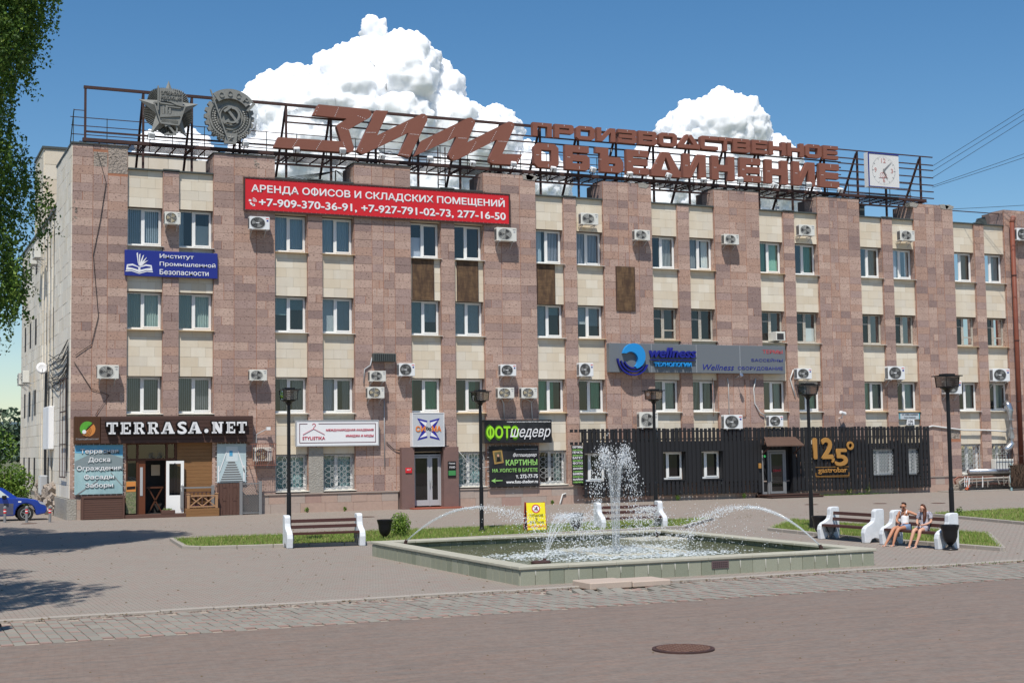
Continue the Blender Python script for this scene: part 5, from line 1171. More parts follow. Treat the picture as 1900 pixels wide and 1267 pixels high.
# fence samples
t = thing('panelled_gate', 'brown board gate leaf with raised panels standing against the wall', 'gate'); 
for q in range(6): MB().bbox(6.68+q*.16, 6.83+q*.16, -.32, -.28, .02, 1.48, .005).build('board', M_deckb, t)
for a, b in ((6.82, 7.05), (7.3, 7.53)):
    for c, d in ((.2, .7), (.78, 1.32)): MB().ring((a+b)/2, (c+d)/2, 0.01, .005, -.33, -.32, 4).box(a, b, -.335, -.321, d-.03, d).box(a, a+.03, -.335, -.321, c, d-.03).box(b-.03, b, -.335, -.321, c, d-.03).build('panel_moulding', M_deckb, t)
MB().bbox(6.6, 6.68, -.36, -.24, -.05, 1.5, .008).build('post', M_deckb, t); place(t, (7.1, -.3, 0))
t = thing('lattice_panel', 'grey diagonal lattice panel between grey posts right of the brown gate', 'lattice'); a, b = 7.78, 8.56
for x in (7.7, 8.62): MB().bbox(x-.07, x+.07, -.38, -.24, -.05, 1.55, .008).build('post', M_grey, t)
for z in (.08, 1.45): MB().bar((a, -.31, z), (b, -.31, z), .05).build('rail', M_grey, t)
def clipd(x0, z0, dx, x_, X_, z_, Z_):
    pts = []
    for tt in np.linspace(-3, 3, 601):
        x = x0+tt; z = z0+dx*tt
        if x_ <= x <= X_ and z_ <= z <= Z_: pts.append((x, z))
    return (pts[0], pts[-1]) if len(pts) > 8 else None
for q in range(-4, 18):
    for dx, yy in ((1.0, -.30), (-1.0, -.322)):
        s_ = clipd(a, .08+q*.125 if dx > 0 else .08+q*.125+.5, dx, a, b, .08, 1.45)
        if s_: MB().bar((s_[0][0], yy, s_[0][1]), (s_[1][0], yy, s_[1][1]), .03, .014).build('lattice_slat', M_grey, t)
place(t, (8.16, -.3, 0))
# stylistika
t = board('hanger_sign', 'white sign with red coat hanger and red Cyrillic lettering', 10.42, 14.52, 3.19, 4.37, -.22, -.02, M_white, 'sign', M_lgrey, .04)
M_rt = mat('crimson_print', (.50, .012, .05), .5); M_dr = mat('maroon_line', (.10, .01, .03), .5)
fr = MB(); 
for a in ((10.55, 10.95, 4.22, 4.25), (11.5, 14.4, 4.22, 4.25), (10.55, 14.4, 3.31, 3.34), (10.55, 10.58, 3.34, 4.22), (14.37, 14.4, 3.34, 4.22)): fr.box(a[0], a[1], -.228, -.221, a[2], a[3])
fr.build('border_line', M_dr, t)
hg = MB(); hg.bar((10.72, -.228, 3.72), (11.25, -.228, 4.0), .035, .01).bar((11.25, -.228, 4.0), (11.8, -.228, 3.72), .035, .01).bar((11.25, -.224, 4.0), (11.28, -.224, 4.1), .03, .008).ring(11.27, 4.17, .09, .06, -.232, -.222, 10, R(-70), R(170)); hg.build('hanger_symbol', M_rt, t)
text('STYLISTIKA', 10.7, 11.82, 3.47, 3.62, -.221, M_rt, t, bold=0.007); text('МЕЖДУНАРОДНАЯ АКАДЕМИЯ', 11.87, 14.28, 3.86, 3.98, -.221, M_rt, t, bold=0.011); text('ИМИДЖА И МОДЫ', 12.87, 14.28, 3.57, 3.70, -.221, M_rt, t, bold=0.011)
place(t, (12.5, 0, 3.19))
# sigma
t = board('star_logo_sign', 'square light grey sign with blue star and orange lettering above the portal door', 16.28, 17.91, 3.10, 4.72, -.38, -.02, mat('pale_grey_panel', (.50, .52, .54), .45), 'sign', M_white, .03)
M_ind = mat('indigo_print', (.03, .03, .30), .5); M_og = mat('orange_print', (.80, .22, .03), .5)
cx, cz = 17.1, 3.93; mb = MB()
for sx in (-1, 1):
    for sz in (-1, 1):
        mb.prism([(cx+sx*.6, cz+sz*.55), (cx+sx*.12, cz+sz*.12), (cx+sx*.06, cz+sz*.42)], -.388, -.381)
        mb.prism([(cx+sx*.6, cz+sz*.55), (cx+sx*.12, cz+sz*.12), (cx+sx*.3, cz+sz*.03)], -.3895, -.3885)
mb.build('star_symbol', M_ind, t)
fill('star_inlay', [[(cx+sx*.48, cz+sz*.43), (cx+sx*.13, cz+sz*.13), (cx+sx*.09, cz+sz*.33)] for sx in (-1, 1) for sz in (-1, 1)], -.391, M_white, t)
text('СИ', 16.42, 16.92, 3.82, 4.08, -.395, M_og, t, bold=0.017); text('МА', 17.28, 17.76, 3.82, 4.08, -.395, M_og, t, bold=0.017)
mb = MB(); mb.ring(17.03, 3.97, .075, .04, -.40, -.393, 12); mb.ring(17.17, 3.93, .075, .04, -.402, -.3935, 12); mb.build('infinity_symbol', M_out, t); place(t, (17.1, 0, 3.1))
# portal with steel door
PT = thing('portal_entrance', 'rough plum coloured portal with grey double glass door and red tiled step', 'entrance')
M_plum = mat('plum_roughcast', (.22, .135, .12), .95, var=[(60, .6, (.12, .08, .07)), (2, .3, (.27, .16, .13))], bump=(60, 1, .02))
MB().box(15.7, 16.36, -.32, .1, -.05, 3.04).build('pillar', M_plum, PT); MB().box(17.92, 18.72, -.32, .1, -.05, 3.04).build('pillar', M_plum, PT)
MB().box(16.3, 18.0, -.1, .15, 2.82, 3.09).build('lintel', M_dark, PT)
f = MB(); 
for a in ((16.38, 16.46, .12, 2.68), (17.84, 17.92, .12, 2.68), (16.46, 17.84, 2.6, 2.68), (17.28, 17.36, .12, 2.6)): f.box(a[0], a[1], .1, .2, a[2], a[3])
f.build('door_frame', M_lgrey, PT)
for a, b in ((16.46, 17.28), (17.36, 17.84)):
    dl = MB(); dl.box(a, a+.09, .08, .14, .14, 2.58).box(b-.09, b, .08, .14, .14, 2.58).box(a+.09, b-.09, .08, .14, .14, .42).box(a+.09, b-.09, .08, .14, 2.5, 2.58); d_ = dl.build('door', M_lgrey, PT)
    MB().add([(a+.09, .11, .42), (b-.09, .11, .42), (b-.09, .11, 2.5), (a+.09, .11, 2.5)], [(0, 1, 2, 3)]).build('door_pane', M_glassd, d_)
MB().bar((17.3, .03, 1.1), (17.3, .03, 1.4), .03).bar((17.42, .03, 1.1), (17.42, .03, 1.4), .03).build('handle', M_chrome, PT)
MB().box(16.4, 17.95, .9, .95, 0, 3).box(16.36, 18, .2, .9, -.02, .1).build('lobby', M_dark, PT)
M_rt2 = mat('red_tile', (.30, .085, .05), .6, var=[(6, .3, (.22, .06, .04))])
MB().box(16.1, 18.75, -.85, .1, -.05, .07).build('step', M_rt2, PT)
ut = MB().bbox(0, .29, 0, .02, 0, .11, .004).mesh('step_tile', M_rt2)
for q in range(9): o = bpy.data.objects.new('step_tile', ut); COL.objects.link(o); o.parent = PT; o.location = (16.1+q*.295, -.87, -.04)
MB().box(15.95, 18.9, -1.0, .1, -.06, -.01).build('landing', M_kerb, PT)
place(PT, (17.1, 0, 0))
t = board('red_plate', 'small red plate on the left pillar of the portal', 15.88, 16.22, 1.78, 2.04, -.36, -.33, M_red, 'sign'); text('ИСТ', 15.95, 16.15, 1.9, 1.98, -.362, M_white, t); place(t, (16, -.35, 1.8))
t = board('hours_plate', 'small black and green notice plate right of the portal door', 18.12, 18.56, 1.52, 2.32, -.36, -.33, M_out, 'sign')
text('Режим', 18.18, 18.5, 2.18, 2.26, -.362, M_white, t); fill('print_green', [[(18.15, 1.62), (18.53, 1.62), (18.53, 1.86), (18.15, 1.86)]], -.361, mat('plate_green', (.06, .25, .08), .5), t); text('10:00', 18.2, 18.5, 1.98, 2.08, -.362, M_white, t); place(t, (18.3, -.35, 1.5))
# photo signs
M_lime_ = mat('lime_print', (.33, .72, .03), .45); M_blk = mat('black_vinyl', (.010, .010, .011), .4, var=[(1.3, .5, (.05, .05, .055))])
t = board('photo_sign', 'black light box with lime green and white script lettering above the picture banner', 20.1, 23.88, 3.19, 4.37, -.42, -.02, M_blk)
text('ФОТО', 20.16, 22.0, 3.32, 4.12, -.425, mat('lime_shadow', (.05, .14, .005), .5), t, bold=0.022, depth=.006, name='letter_glow'); text('ФОТО', 20.22, 21.98, 3.42, 4.06, -.434, M_lime_, t, bold=0.022)
text('шедевр', 21.5, 23.78, 3.34, 3.92, -.45, M_white, t, shear=.35, bold=0.000); text('полиграфическая и багетная мастерская', 21.35, 23.8, 4.22, 4.3, -.425, M_white, t, bold=0.006); place(t, (22, 0, 3.19))
t = board('picture_banner', 'black laced banner with framed portrait and green lettering', 20.43, 23.2, .97, 3.04, -.22, -.16, M_blk, 'banner')
M_ltg = mat('light_green_print', (.30, .58, .16), .5)
text('КАРТИНЫ', 21.35, 23.1, 2.06, 2.34, -.222, M_ltg, t, bold=0.017); text('НА ХОЛСТЕ В БАГЕТЕ', 20.6, 23.12, 1.72, 1.90, -.222, M_ltg, t, bold=0.011); text('т. 272-77-75', 21.9, 23.12, 1.40, 1.58, -.222, M_white, t, bold=0.017)
text('www.foto-shedevr.ru', 21.35, 23.12, 1.14, 1.30, -.222, M_white, t, bold=0.014); text('Фотошедевр', 21.75, 23.08, 2.45, 2.68, -.222, M_white, t, shear=.4); text('полиграфическая и багетная', 21.9, 23.1, 2.84, 2.90, -.222, M_white, t)
fill('arrow', [[(20.52, 1.30), (20.78, 1.42), (20.72, 1.33), (21.15, 1.32), (21.15, 1.28), (20.72, 1.27), (20.78, 1.18)]], -.222, M_ltg, t)
pf = MB(); M = Matrix.Translation((20.92, -.225, 2.5)) @ Matrix.Rotation(R(-8), 4, 'Y')
pf.box(-.26, .26, -.01, 0, -.34, .34, M); pf.build('printed_frame', mat('gilt_print', (.42, .26, .08), .5, var=[(30, .6, (.2, .12, .04))]), t)
pf = MB(); pf.box(-.18, .18, -.016, -.011, -.25, .25, M); pf.build('printed_canvas', mat('portrait_back', (.10, .09, .04), .6, var=[(7, .6, (.2, .17, .08))]), t)
pf = MB(); pf.prism([(-.12, -.24), (.12, -.24), (.07, .0), (-.07, .0)], -.02, -.0165, M='y' and M); pf.build('printed_dress', M_out, t)
pf = MB(); pf.prism([(.055*math.cos(q*PI/5), .07+.07*math.sin(q*PI/5)) for q in range(10)], -.02, -.0165, M=M); pf.build('printed_face', M_skin2, t)
lc = MB()
for q in range(9): lc.bar((20.43, -.2, 1.05+q*.24), (20.36, -.12, 1.05+q*.24), .015); lc.bar((20.5+q*.32, -.2, 3.04), (20.5+q*.32, -.12, 3.12), .015); lc.bar((20.5+q*.32, -.2, .97), (20.5+q*.32, -.12, .9), .015)
lc.build('lacing', M_white, t, kind='stuff'); place(t, (21.8, 0, .97))
t = board('service_list_sign', 'narrow black and green sign listing print services at the left edge of the charcoal cladding', 24.98, 25.62, 1.0, 3.04, -.5, -.44, M_blk)
for i, (s_, m_) in enumerate((('КАРТИНЫ', 0), ('ПОРТРЕТЫ', 1), ('ПЕЧАТЬ', 0), ('ВИЗИТКИ', 1), ('БАГЕТ', 0), ('МАГНИТЫ', 1), ('ФОТО', 0), ('КРУЖКИ', 1), ('ДИЗАЙН', 0), ('АФИШИ', 1), ('БАННЕРЫ', 0), ('БУКЛЕТЫ', 1), ('МАЙКИ', 0), ('СУВЕНИРЫ', 1))):
    z = 2.9-i*.138; text(s_, 25.02, 25.58, z-.02, z+(.09 if m_ == 0 else .06), -.502, M_white if m_ == 0 else M_ltg, t, bold=0.017)
place(t, (25.3, 0, 1))
# wellness
t = board('pool_sign', 'long grey panel sign with blue wave circle and swimming pool lettering', 27.36, 38.5, 6.86, 8.40, -.35, -.03, M_signgrey)
M_b1 = mat('azure_letter', (.02, .26, .62), .4); M_b2 = mat('navy_letter', (.015, .02, .22), .4); M_rl = mat('red_letter', (.55, .05, .06), .4)
mb = MB(); 
for x in (29.9, 32.7, 35.5): mb.box(x, x+.02, -.353, -.349, 6.87, 8.39)
mb.build('panel_joint', M_lgrey, t)
cx, cz = 28.75, 7.72; mb = MB()
arc = lambda cx, cz, r, a0, a1, n=16: [(cx+r*math.cos(R(a0+(a1-a0)*i/n)), cz+r*math.sin(R(a0+(a1-a0)*i/n))) for i in range(n+1)]
mb.prism(arc(cx, cz, .68, 168, -78)+arc(cx-.20, cz-.20, .43, -55, 128), -.56, -.37); mb.build('wave_symbol', M_b1, t)
mb = MB()
for r_, a0, a1 in ((.98, 185, 335), (.80, 195, 320), (.62, 205, 300)): mb.ring(cx-.02, cz-.06, r_, r_-.07, -.52, -.37, 22, R(a0), R(a1))
mb.box(29.75, 32.55, -.5, -.38, 7.52, 7.56); mb.build('arc_symbol', M_b2, t)
text('wellness', 29.75, 32.6, 7.68, 8.18, -.38, M_b2, t, depth=.12, bold=0.022, shear=.25); text('ТЕХНОЛОГИИ', 30.0, 32.3, 7.18, 7.40, -.38, M_b1, t, depth=.12, bold=0.017)
text('ТЕРМЫ', 37.0, 38.32, 7.98, 8.18, -.352, M_rl, t, bold=0.000); text('БАССЕЙНЫ', 36.25, 38.32, 7.52, 7.72, -.352, M_b2, t, bold=0.000); text('ОБОРУДОВАНИЕ', 35.35, 38.32, 7.02, 7.24, -.352, M_b2, t, bold=0.000); text('Wellness', 33.1, 35.1, 7.02, 7.34, -.352, M_b2, t, shear=.3)
place(t, (33, 0, 6.86))
# address plates
t = board('street_plate', 'white and teal street name plate under a window right of the charcoal cladding', 46.61, 48.13, 4.28, 4.66, -.02, .12, mat('plate_grey', (.52, .57, .60), .5)); text('УЛ. НОВО-САДОВАЯ', 46.8, 47.95, 4.5, 4.6, -.022, M_out, t); text('Ново-Садовая', 46.95, 47.8, 4.35, 4.43, -.022, M_out, t)
fill('teal_edge', [[(46.61, 4.28), (46.68, 4.28), (46.68, 4.66), (46.61, 4.66)], [(48.06, 4.28), (48.13, 4.28), (48.13, 4.66), (48.06, 4.66)]], -.021, mat('teal_print', (.02, .25, .28), .5), t); place(t, (47.3, 0, 4.3))
t = board('number_plate', 'white house number plate reading 106 below the street name plate', 47.19, 47.72, 3.93, 4.27, -.02, .12, M_white); text('106', 47.27, 47.58, 4.1, 4.24, -.022, M_out, t); text('КОР. 155', 47.25, 47.6, 3.97, 4.05, -.022, M_out, t); place(t, (47.4, 0, 3.95))
# mesh panels
for i, (a, b, c, d, l_) in enumerate(((16.5, 17.62, 10.43, 12.5, 'left one of the pair in the third bay'), (18.92, 20.05, 10.43, 12.5, 'right one of the pair in the third bay'), (23.42, 24.42, 10.4, 12.5, 'narrow one on the cream panel of the fourth bay'), (28.02, 29.13, 10.17, 12.55, 'hanging alone on the bare tuff pier'))):
    t = thing('mesh_panel', 'rust brown mesh panel, '+l_, 'panel', group='brown mesh panels'); yy = .12 if i < 3 else -.02
    MB().box(a, b, yy-.05, yy-.03, c, d).build('mesh', M_mesh, t); f = MB(); f.box(a-.02, a, yy-.06, yy, c, d).box(b, b+.02, yy-.06, yy, c, d); f.build('edge', M_steel, t); place(t, ((a+b)/2, yy, c))
# ---- charcoal cladding of the bar
CL = thing('charcoal_cladding', 'charcoal vertical board cladding covering the ground floor around the bar door', 'cladding')
holes = [(25.75, 27.1, 1.12, 2.62), (30.45, 31.85, 1.12, 2.62), (32.85, 34.2, 1.12, 2.62), (36.7, 38.75, -1, 2.9), (44.3, 45.85, 1.08, 2.58), (46.85, 47.65, 1.08, 2.58), (24.9, 25.62, .2, 3.05), (25.05, 25.5, 3.2, 3.7)]
x = 24.88; bw_ = .262; nb = 0; cm = {}
rnd = random.Random(5)
while x < 48.3:
    xa, xb = x+.045, x+bw_-.045; spans = [(.30, 3.87+rnd.choice([0, .02, -.02]))]
    for (ha, hb, hc, hd) in holes:
        if xb > ha+.02 and xa < hb-.02:
            ns = []
            for (c, d) in spans:
                if hd <= c or hc >= d: ns.append((c, d)); continue
                if hc > c+.1: ns.append((c, hc))
                if hd < d-.1: ns.append((hd, d))
            spans = ns
    for c, d in spans:
        o = MB().box(xa, xb, -.42-rnd.uniform(0, .012), -.39, c, d).build('board', M_fence, CL); nb += 1
    x += bw_
rl = MB()
def strip_(x0, x1, z0, z1, y0=-.385, y1=-.355):
    segs = [(x0, x1)]
    for (ha, hb, hc, hd) in holes[:6]:
        if z1 > hc and z0 < hd: segs = [q for s0 in segs for q in ([(s0[0], ha), (hb, s0[1])] if s0[0] < ha and s0[1] > hb else [s0])]
    if x1-x0 < 1 and any(x1 > q[0] and x0 < q[1] and z1 > q[2] and z0 < q[3] for q in holes): return
    for a, b in segs: rl.box(a, b, y0, y1, z0, z1)
for z0, z1 in ((.95, 1.10), (1.10, 2.62), (2.62, 3.18)): strip_(25.7, 36.7, z0, z1)
for z in (.42, .78, 3.3, 3.72): strip_(25.62, 48.3, z-.035, z+.035)
for z in (1.2, 1.62, 2.0, 2.42, 2.85): strip_(38.8, 48.3, z-.06, z+.06)
x = 24.88
while x < 48.2:      # boards of the rear row close some of the gaps
    for z0, z1 in ((.3, .95), (.95, 2.0), (2.0, 3.15), (3.15, 3.86)):
        pr = (.3 if z0 < 1 or z0 > 3 else 1.0) if x < 36.7 else (.35 if z0 < 1 else .55)
        if rnd.random() < pr: strip_(x-.06, min(x+.06, 48.3), z0, z1, -.352, -.335)
    x += bw_
rl.build('batten', M_fence, CL, kind='stuff')
for (ha, hb, hc, hd) in holes[:3]+holes[4:6]:
    f = MB(); f.box(ha-.04, ha, -.43, -.02, hc, hd).box(hb, hb+.04, -.43, -.02, hc, hd).box(ha-.04, hb+.04, -.43, -.02, hd, hd+.04).box(ha-.04, hb+.04, -.45, -.02, hc-.05, hc); f.build('reveal', M_fence, CL)
    if ha < 44:
        window(ha+.02, hb-.02, hc+.02, hd-.02, 'pvc', None, None, split=.33, y=.0, sill=False, parent=CL)
        MB().box(ha+.02, hb-.02, .085, .095, hc, hd).build('window_backing', M_dark, CL)
    else:
        window(ha+.02, hb-.02, hc+.02, hd-.02, 'pvc', ('c', 'greengrey', 1), ('c', 'teal', 1), split=.35, y=-.1, sill=False, parent=CL)
        g_ = MB(); r_ = .2; W = hb-ha; H = hd-hc
        for a in range(0, int(W/r_)+1):
            for b in range(0, int(H/r_)+1): g_.ring(ha+.1+a*r_, hc+.1+b*r_, r_*.9, r_*.9-.018, -.3, -.285, 12)
        g_.build('window_grille', mat('grille_white', (.5, .52, .52), .5), CL)
# sloped canopy, door and steps
cp_ = MB(); M_can = mat('brown_canopy', (.10, .06, .045), .5, var=[((6, 6, 6), .4, (.16, .10, .07))])
cp_.add([(36.5, -1.25, 2.88), (38.98, -1.25, 2.88), (38.98, -.4, 3.35), (36.9, -.4, 3.35), (36.5, -1.25, 2.82), (38.98, -1.25, 2.82), (38.98, -.4, 3.29), (36.9, -.4, 3.29)], [(0,1,2,3),(7,6,5,4),(0,4,5,1),(1,5,6,2),(2,6,7,3),(3,7,4,0)])
t = thing('door_canopy', 'sloping brown metal canopy over the bar door', 'canopy'); cp_.build('roof_sheet', M_can, t)
for x in (36.75, 38.85): MB().bar((x, -1.2, 2.83), (x, -.42, 2.4), .05).build('strut', M_steel, t)
place(t, (37.7, -.4, 2.9))
DR = thing('bar_entrance', 'grey framed glass door with small red sign under the brown canopy', 'entrance')
MB().box(36.72, 38.75, -.05, .0, .12, 2.9).build('back_wall', M_fence, DR); MB().box(36.66, 36.72, -.42, 0, .1, 2.9).box(38.75, 38.8, -.42, 0, .1, 2.9).build('jamb', M_fence, DR)
f = MB(); f.box(37.18, 37.28, -.3, -.2, .2, 2.62).box(38.28, 38.38, -.3, -.2, .2, 2.62).box(37.28, 38.28, -.3, -.2, 2.52, 2.62).box(36.8, 37.1, -.3, -.2, .2, .32).box(36.8, 36.88, -.3, -.2, .32, 2.62); f.build('frame', M_grey, DR)
f = MB(); f.box(37.3, 37.4, -.32, -.26, .22, 2.5).box(38.16, 38.26, -.32, -.26, .22, 2.5).box(37.4, 38.16, -.32, -.26, 2.4, 2.5).box(37.4, 38.16, -.32, -.26, .22, .34); d_ = f.build('door', M_grey, DR)
MB().add([(37.4, -.29, .34), (38.16, -.29, .34), (38.16, -.29, 2.4), (37.4, -.29, 2.4)], [(0, 1, 2, 3)]).build('door_pane', M_glassd, d_); MB().bar((37.36, -.36, .9), (37.36, -.36, 1.4), .03).build('handle', M_chrome, d_)
text('СВАП', 37.48, 38.0, 1.42, 1.54, -.325, M_rl, d_, bold=0.022, depth=.01); 
place(DR, (37.7, 0, .1))
t = thing('green_arrow_light', 'small green glowing dot sign left of the bar door', 'sign'); MB().disc(36.98, 1.98+.3, .07, -.34, -.31, 12).build('disc', mat('green_dot', (.05, .45, .12), .5), t); place(t, (37, -.3, 2.2))
st_ = thing('bar_steps', 'dark brown decking steps in front of the bar door', 'steps')
for i, (y0, z1) in enumerate(((-1.7, .1), (-1.35, .2))):
    for q in range(3): MB().bbox(36.45, 39.9, y0+q*.17 if i == 0 else y0+q*.3, y0+q*.17+.16 if i == 0 else y0+q*.3+.29, z1-.05, z1, .006).build('plank', M_brownw, st_)
    MB().box(36.5, 39.85, y0+.04, -.05, -.05, z1-.055).build('riser', M_brownw, st_)
place(st_, (38, -1, 0))
t = thing('wall_lantern', 'small brass lantern left of the bar door', 'lantern'); MB().bbox(36.45, 36.6, -.55, -.43, 1.62, 1.9, .02).build('body', M_gold, t); MB().box(36.48, 36.57, -.45, -.42, 1.9, 1.98).build('mount', M_black, t); place(t, (36.5, -.45, 1.6))
# bar sign
t = thing('bar_sign', 'gold raised lettering 12,5 degrees gastrobar on the charcoal boards', 'sign')
text('12', 40.15, 41.42, 2.12, 3.22, -.46, M_gold, t, depth=.07, bold=0.022); text('5', 41.62, 42.42, 1.70, 2.60, -.46, M_gold, t, depth=.07, bold=0.022); text(',', 41.35, 41.5, 1.88, 2.15, -.46, M_gold, t, depth=.07, bold=0.022)
MB().ring(42.66, 2.80, .24, .12, -.53, -.46, 24).build('degree_symbol', M_gold, t); text('gastrobar', 40.42, 42.4, 1.22, 1.58, -.46, M_gold, t, depth=.05, bold=0.007)
mb = MB()
for a in ((40.26, 42.56, 1.60, 1.625), (40.26, 42.56, 1.10, 1.125), (40.26, 42.56, 1.04, 1.055)): mb.box(a[0], a[1], -.47, -.44, a[2], a[3])
mb.box(40.26, 40.285, -.47, -.44, 1.125, 1.3).box(42.535, 42.56, -.47, -.44, 1.125, 1.3).build('border_line', M_gold, t)
place(t, (41.3, -.45, 1.1))
t = thing('security_camera', 'white security camera on the wall above the charcoal boards', 'camera'); M = Matrix.Translation((42.3, -.4, 4.65)) @ Matrix.Rotation(R(20), 4, 'Z') @ Matrix.Rotation(R(12), 4, 'Y')
MB().lathe([(.02, -.25), (.09, -.24), (.1, .1), (.11, .2), (.02, .2)], 12, M @ Matrix.Rotation(R(90), 4, 'Y')).build('body', M_white, t); MB().tube([(42.3, -.4, 4.6), (42.3, -.3, 4.4), (42.3, 0, 4.35)], .03, 6).build('arm', M_white, t); place(t, (42.3, 0, 4.5))
for i, (x, l_) in enumerate(((34.1, 'above the charcoal boards under the grey sign'),)):
    t = thing('spot_lamp', 'small silver spotlight on a stalk '+l_, 'lamp'); MB().tube([(x+1.3, -.02, 6.6), (x+1.3, -.5, 6.75)], .02, 6).build('arm', M_lgrey, t); MB().lathe([(.03, 0), (.09, .02), (.11, .15), (.03, .16)], 12, Matrix.Translation((x+1.3, -.5, 6.7)) @ Matrix.Rotation(R(60), 4, 'X')).build('head', M_chrome, t); place(t, (x+1.3, 0, 6.6))
# pipes at the right plinth and brushwood screen
pp = thing('heating_pipes', 'tangle of worn insulated heating pipes in front of the right plinth', 'pipes')
MB().tube([(51.2, -.5, 1.15), (56.6, -.6, 1.15)], .16, 12).build('wrapped_pipe', M_galv, pp, smooth=True)
for i, (z, y_, r_, m_) in enumerate(((.85, -.5, .06, M_side), (.7, -.7, .08, M_conc), (.5, -.5, .07, M_grey), (.95, -.35, .05, M_conc), (.38, -.75, .06, M_steel))):
    MB().tube([(50.2+.2*i, y_, z-.4), (50.1+.2*i, y_, z-.15), (50.4+.2*i, y_, z), (53, y_, z+random.uniform(-.05, .05)), (57.5, y_, z)], r_, 8).build('pipe', m_, pp, smooth=True)
for q in range(26):
    x = random.uniform(50.2, 55.5); MB().tube([(x, -.85, random.uniform(.55, .9)), (x+random.uniform(-.1, .1), -.87, random.uniform(.2, .5))], .02, 5).build('rag', random.choice([M_conc, M_white, M_kerb]), pp)
MB().tube([(50.7, -.8, .1), (50.9, -.8, .35), (50.75, -.8, .6)], .09, 8).build('valve', mat('orange_valve', (.4, .08, .03), .6), pp); place(pp, (53, -.5, 0))
MB().box(49.2, 57.6, -1.3, -.05, -.05, .06).build('plinth_kerb', M_kerb, kind='structure')
bs = thing('brushwood_screen', 'dark brushwood screen standing at the right edge in front of the pipes', 'screen')
mb = MB()
for q in range(900):
    x = random.uniform(53.4, 58.8); y_ = -1.6+random.uniform(-.07, .07); h = random.uniform(.5, 1.2); z = random.uniform(.2, 1.5-h*.3); z2 = min(z+h*.5, 1.62+random.uniform(-.08, .08)); mb.bar((x, y_, z), (x+random.uniform(-.2, .2), y_+random.uniform(-.03, .03), z2), .022)
mb.build('twigs', mat('brushwood', (.075, .045, .03), .9, var=[(40, .7, (.15, .10, .07))]), bs, kind='stuff')
MB().box(53.4, 58.8, -1.6, -1.57, .2, 1.5).build('mat_backing', mat('brush_back', (.03, .02, .014), .95), bs)
for x in (53.45, 56): MB().bar((x, -1.55, -.05), (x, -1.55, 1.6), .08).build('post', M_teal if x < 54 else M_steel, bs)
place(bs, (56, -1.6, 0))
t = thing('caged_cooler', 'white caged cooler unit under the duct end by the barred window', 'air conditioner'); MB().bbox(53.3, 54.7, -.5, -.1, 1.25, 1.85, .02).build('casing', M_acw, t)
for q in range(8): MB().bar((53.2+q*.23, -.7, 1.2), (53.2+q*.23, -.7, 2.1), .02).build('cage_bar', M_steel, t)
MB().bar((53.2, -.7, 2.1), (54.85, -.7, 2.1), .025).bar((53.2, -.7, 1.2), (54.85, -.7, 1.2), .025).build('cage_rail', M_steel, t); place(t, (54, -.3, 1.2))
# ------------------------------------------------------------------ grass beds with kerbs
def bed(name, poly, grass_n, label_i, kerb_w=.16, kerb_edges=None, hh=.11):
    mb = MB(); mb.prism(poly, -.05, .05, 'z'); mb.build('soil_bed', M_soil, kind='structure')
    ks = bpy.data.objects.new('bed_kerb', None); COL.objects.link(ks); ks['kind'] = 'structure'
    for i in range(len(poly)):
        a = Vector((*poly[i], 0)); b = Vector((*poly[(i+1) % len(poly)], 0)); d = b-a; L_ = d.length
        if kerb_edges and i not in kerb_edges: continue
        n = max(1, round(L_/1.0))
        for k_ in range(n):
            o = MB().bbox(0, L_/n-.012, -kerb_w/2, kerb_w/2, -.05, hh, .015).build('kerb_stone', M_kerb, ks); o.location = a+d*k_/n; o.rotation_euler = (0, 0, math.atan2(d.y, d.x)+random.uniform(-.004, .004))
    # blades
    P = np.array(poly); lo, hi = P.min(0), P.max(0); n = grass_n; Q = rng.uniform(lo, hi, (n*2, 2))
    ins = np.zeros(len(Q), bool); j = len(P)-1
    for i in range(len(P)):
        xi, yi = P[i]; xj, yj = P[j]
        ins ^= ((yi > Q[:, 1]) != (yj > Q[:, 1])) & (Q[:, 0] < (xj-xi)*(Q[:, 1]-yi)/(yj-yi+1e-9)+xi); j = i
    Q = Q[ins][:n]; 
    dens = np.sin(Q[:, 0]*1.3+.7)*np.cos(Q[:, 1]*1.9)+np.sin(Q[:, 0]*3.1+Q[:, 1]*2.3)*.6
    Q = Q[dens > rng.uniform(-2.6, .3, len(Q))]; n = len(Q)
    h = rng.uniform(.05, .14, n); a = rng.uniform(0, 2*PI, n); lean = rng.normal(0, .035, (n, 2)); wd = .012
    z = np.full(n, .045)
    V = np.stack([np.c_[Q[:, 0]-wd*np.cos(a), Q[:, 1]-wd*np.sin(a), z], np.c_[Q[:, 0]+wd*np.cos(a), Q[:, 1]+wd*np.sin(a), z], np.c_[Q[:, 0]+lean[:, 0], Q[:, 1]+lean[:, 1], z+h]], 1).reshape(-1, 3)
    npmesh(name, V, np.arange(3*n).reshape(-1, 3), M_grass, mi=(rng.random(n) < .25).astype(int), kind='stuff')
bed('grass', [(.8, -22.2), (1.15, -22.9), (6.5, -24.0), (18.4, -22.5), (22.3, -18.2), (1.2, -18.0)], 60000, 0)
bed('grass', [(19.6, -30.5), (20.1, -25.4), (24.2, -20.9), (24.0, -31.7), (19.9, -36.7), (19.75, -33)], 34000, 1)
bed('grass', [(29.0, -28.3), (44, -35), (52, -17), (30.8, -20.6)], 60000, 2)
def weed(x, y, s, label, n=90, m=None):
    t = thing('weed', label, 'plant', (x, y, 0)); st = MB()
    for q in range(5): st.tube([(0, 0, 0), (random.uniform(-.1, .1)*s, random.uniform(-.1, .1)*s, .6*s)], .006, 4)
    st.build('stems', M_leaf[1], t, kind='stuff'); leafcloud('leaves', 0, 0, .42*s, .35*s, .3*s, .4*s, n, .035, m or M_leaf, t)
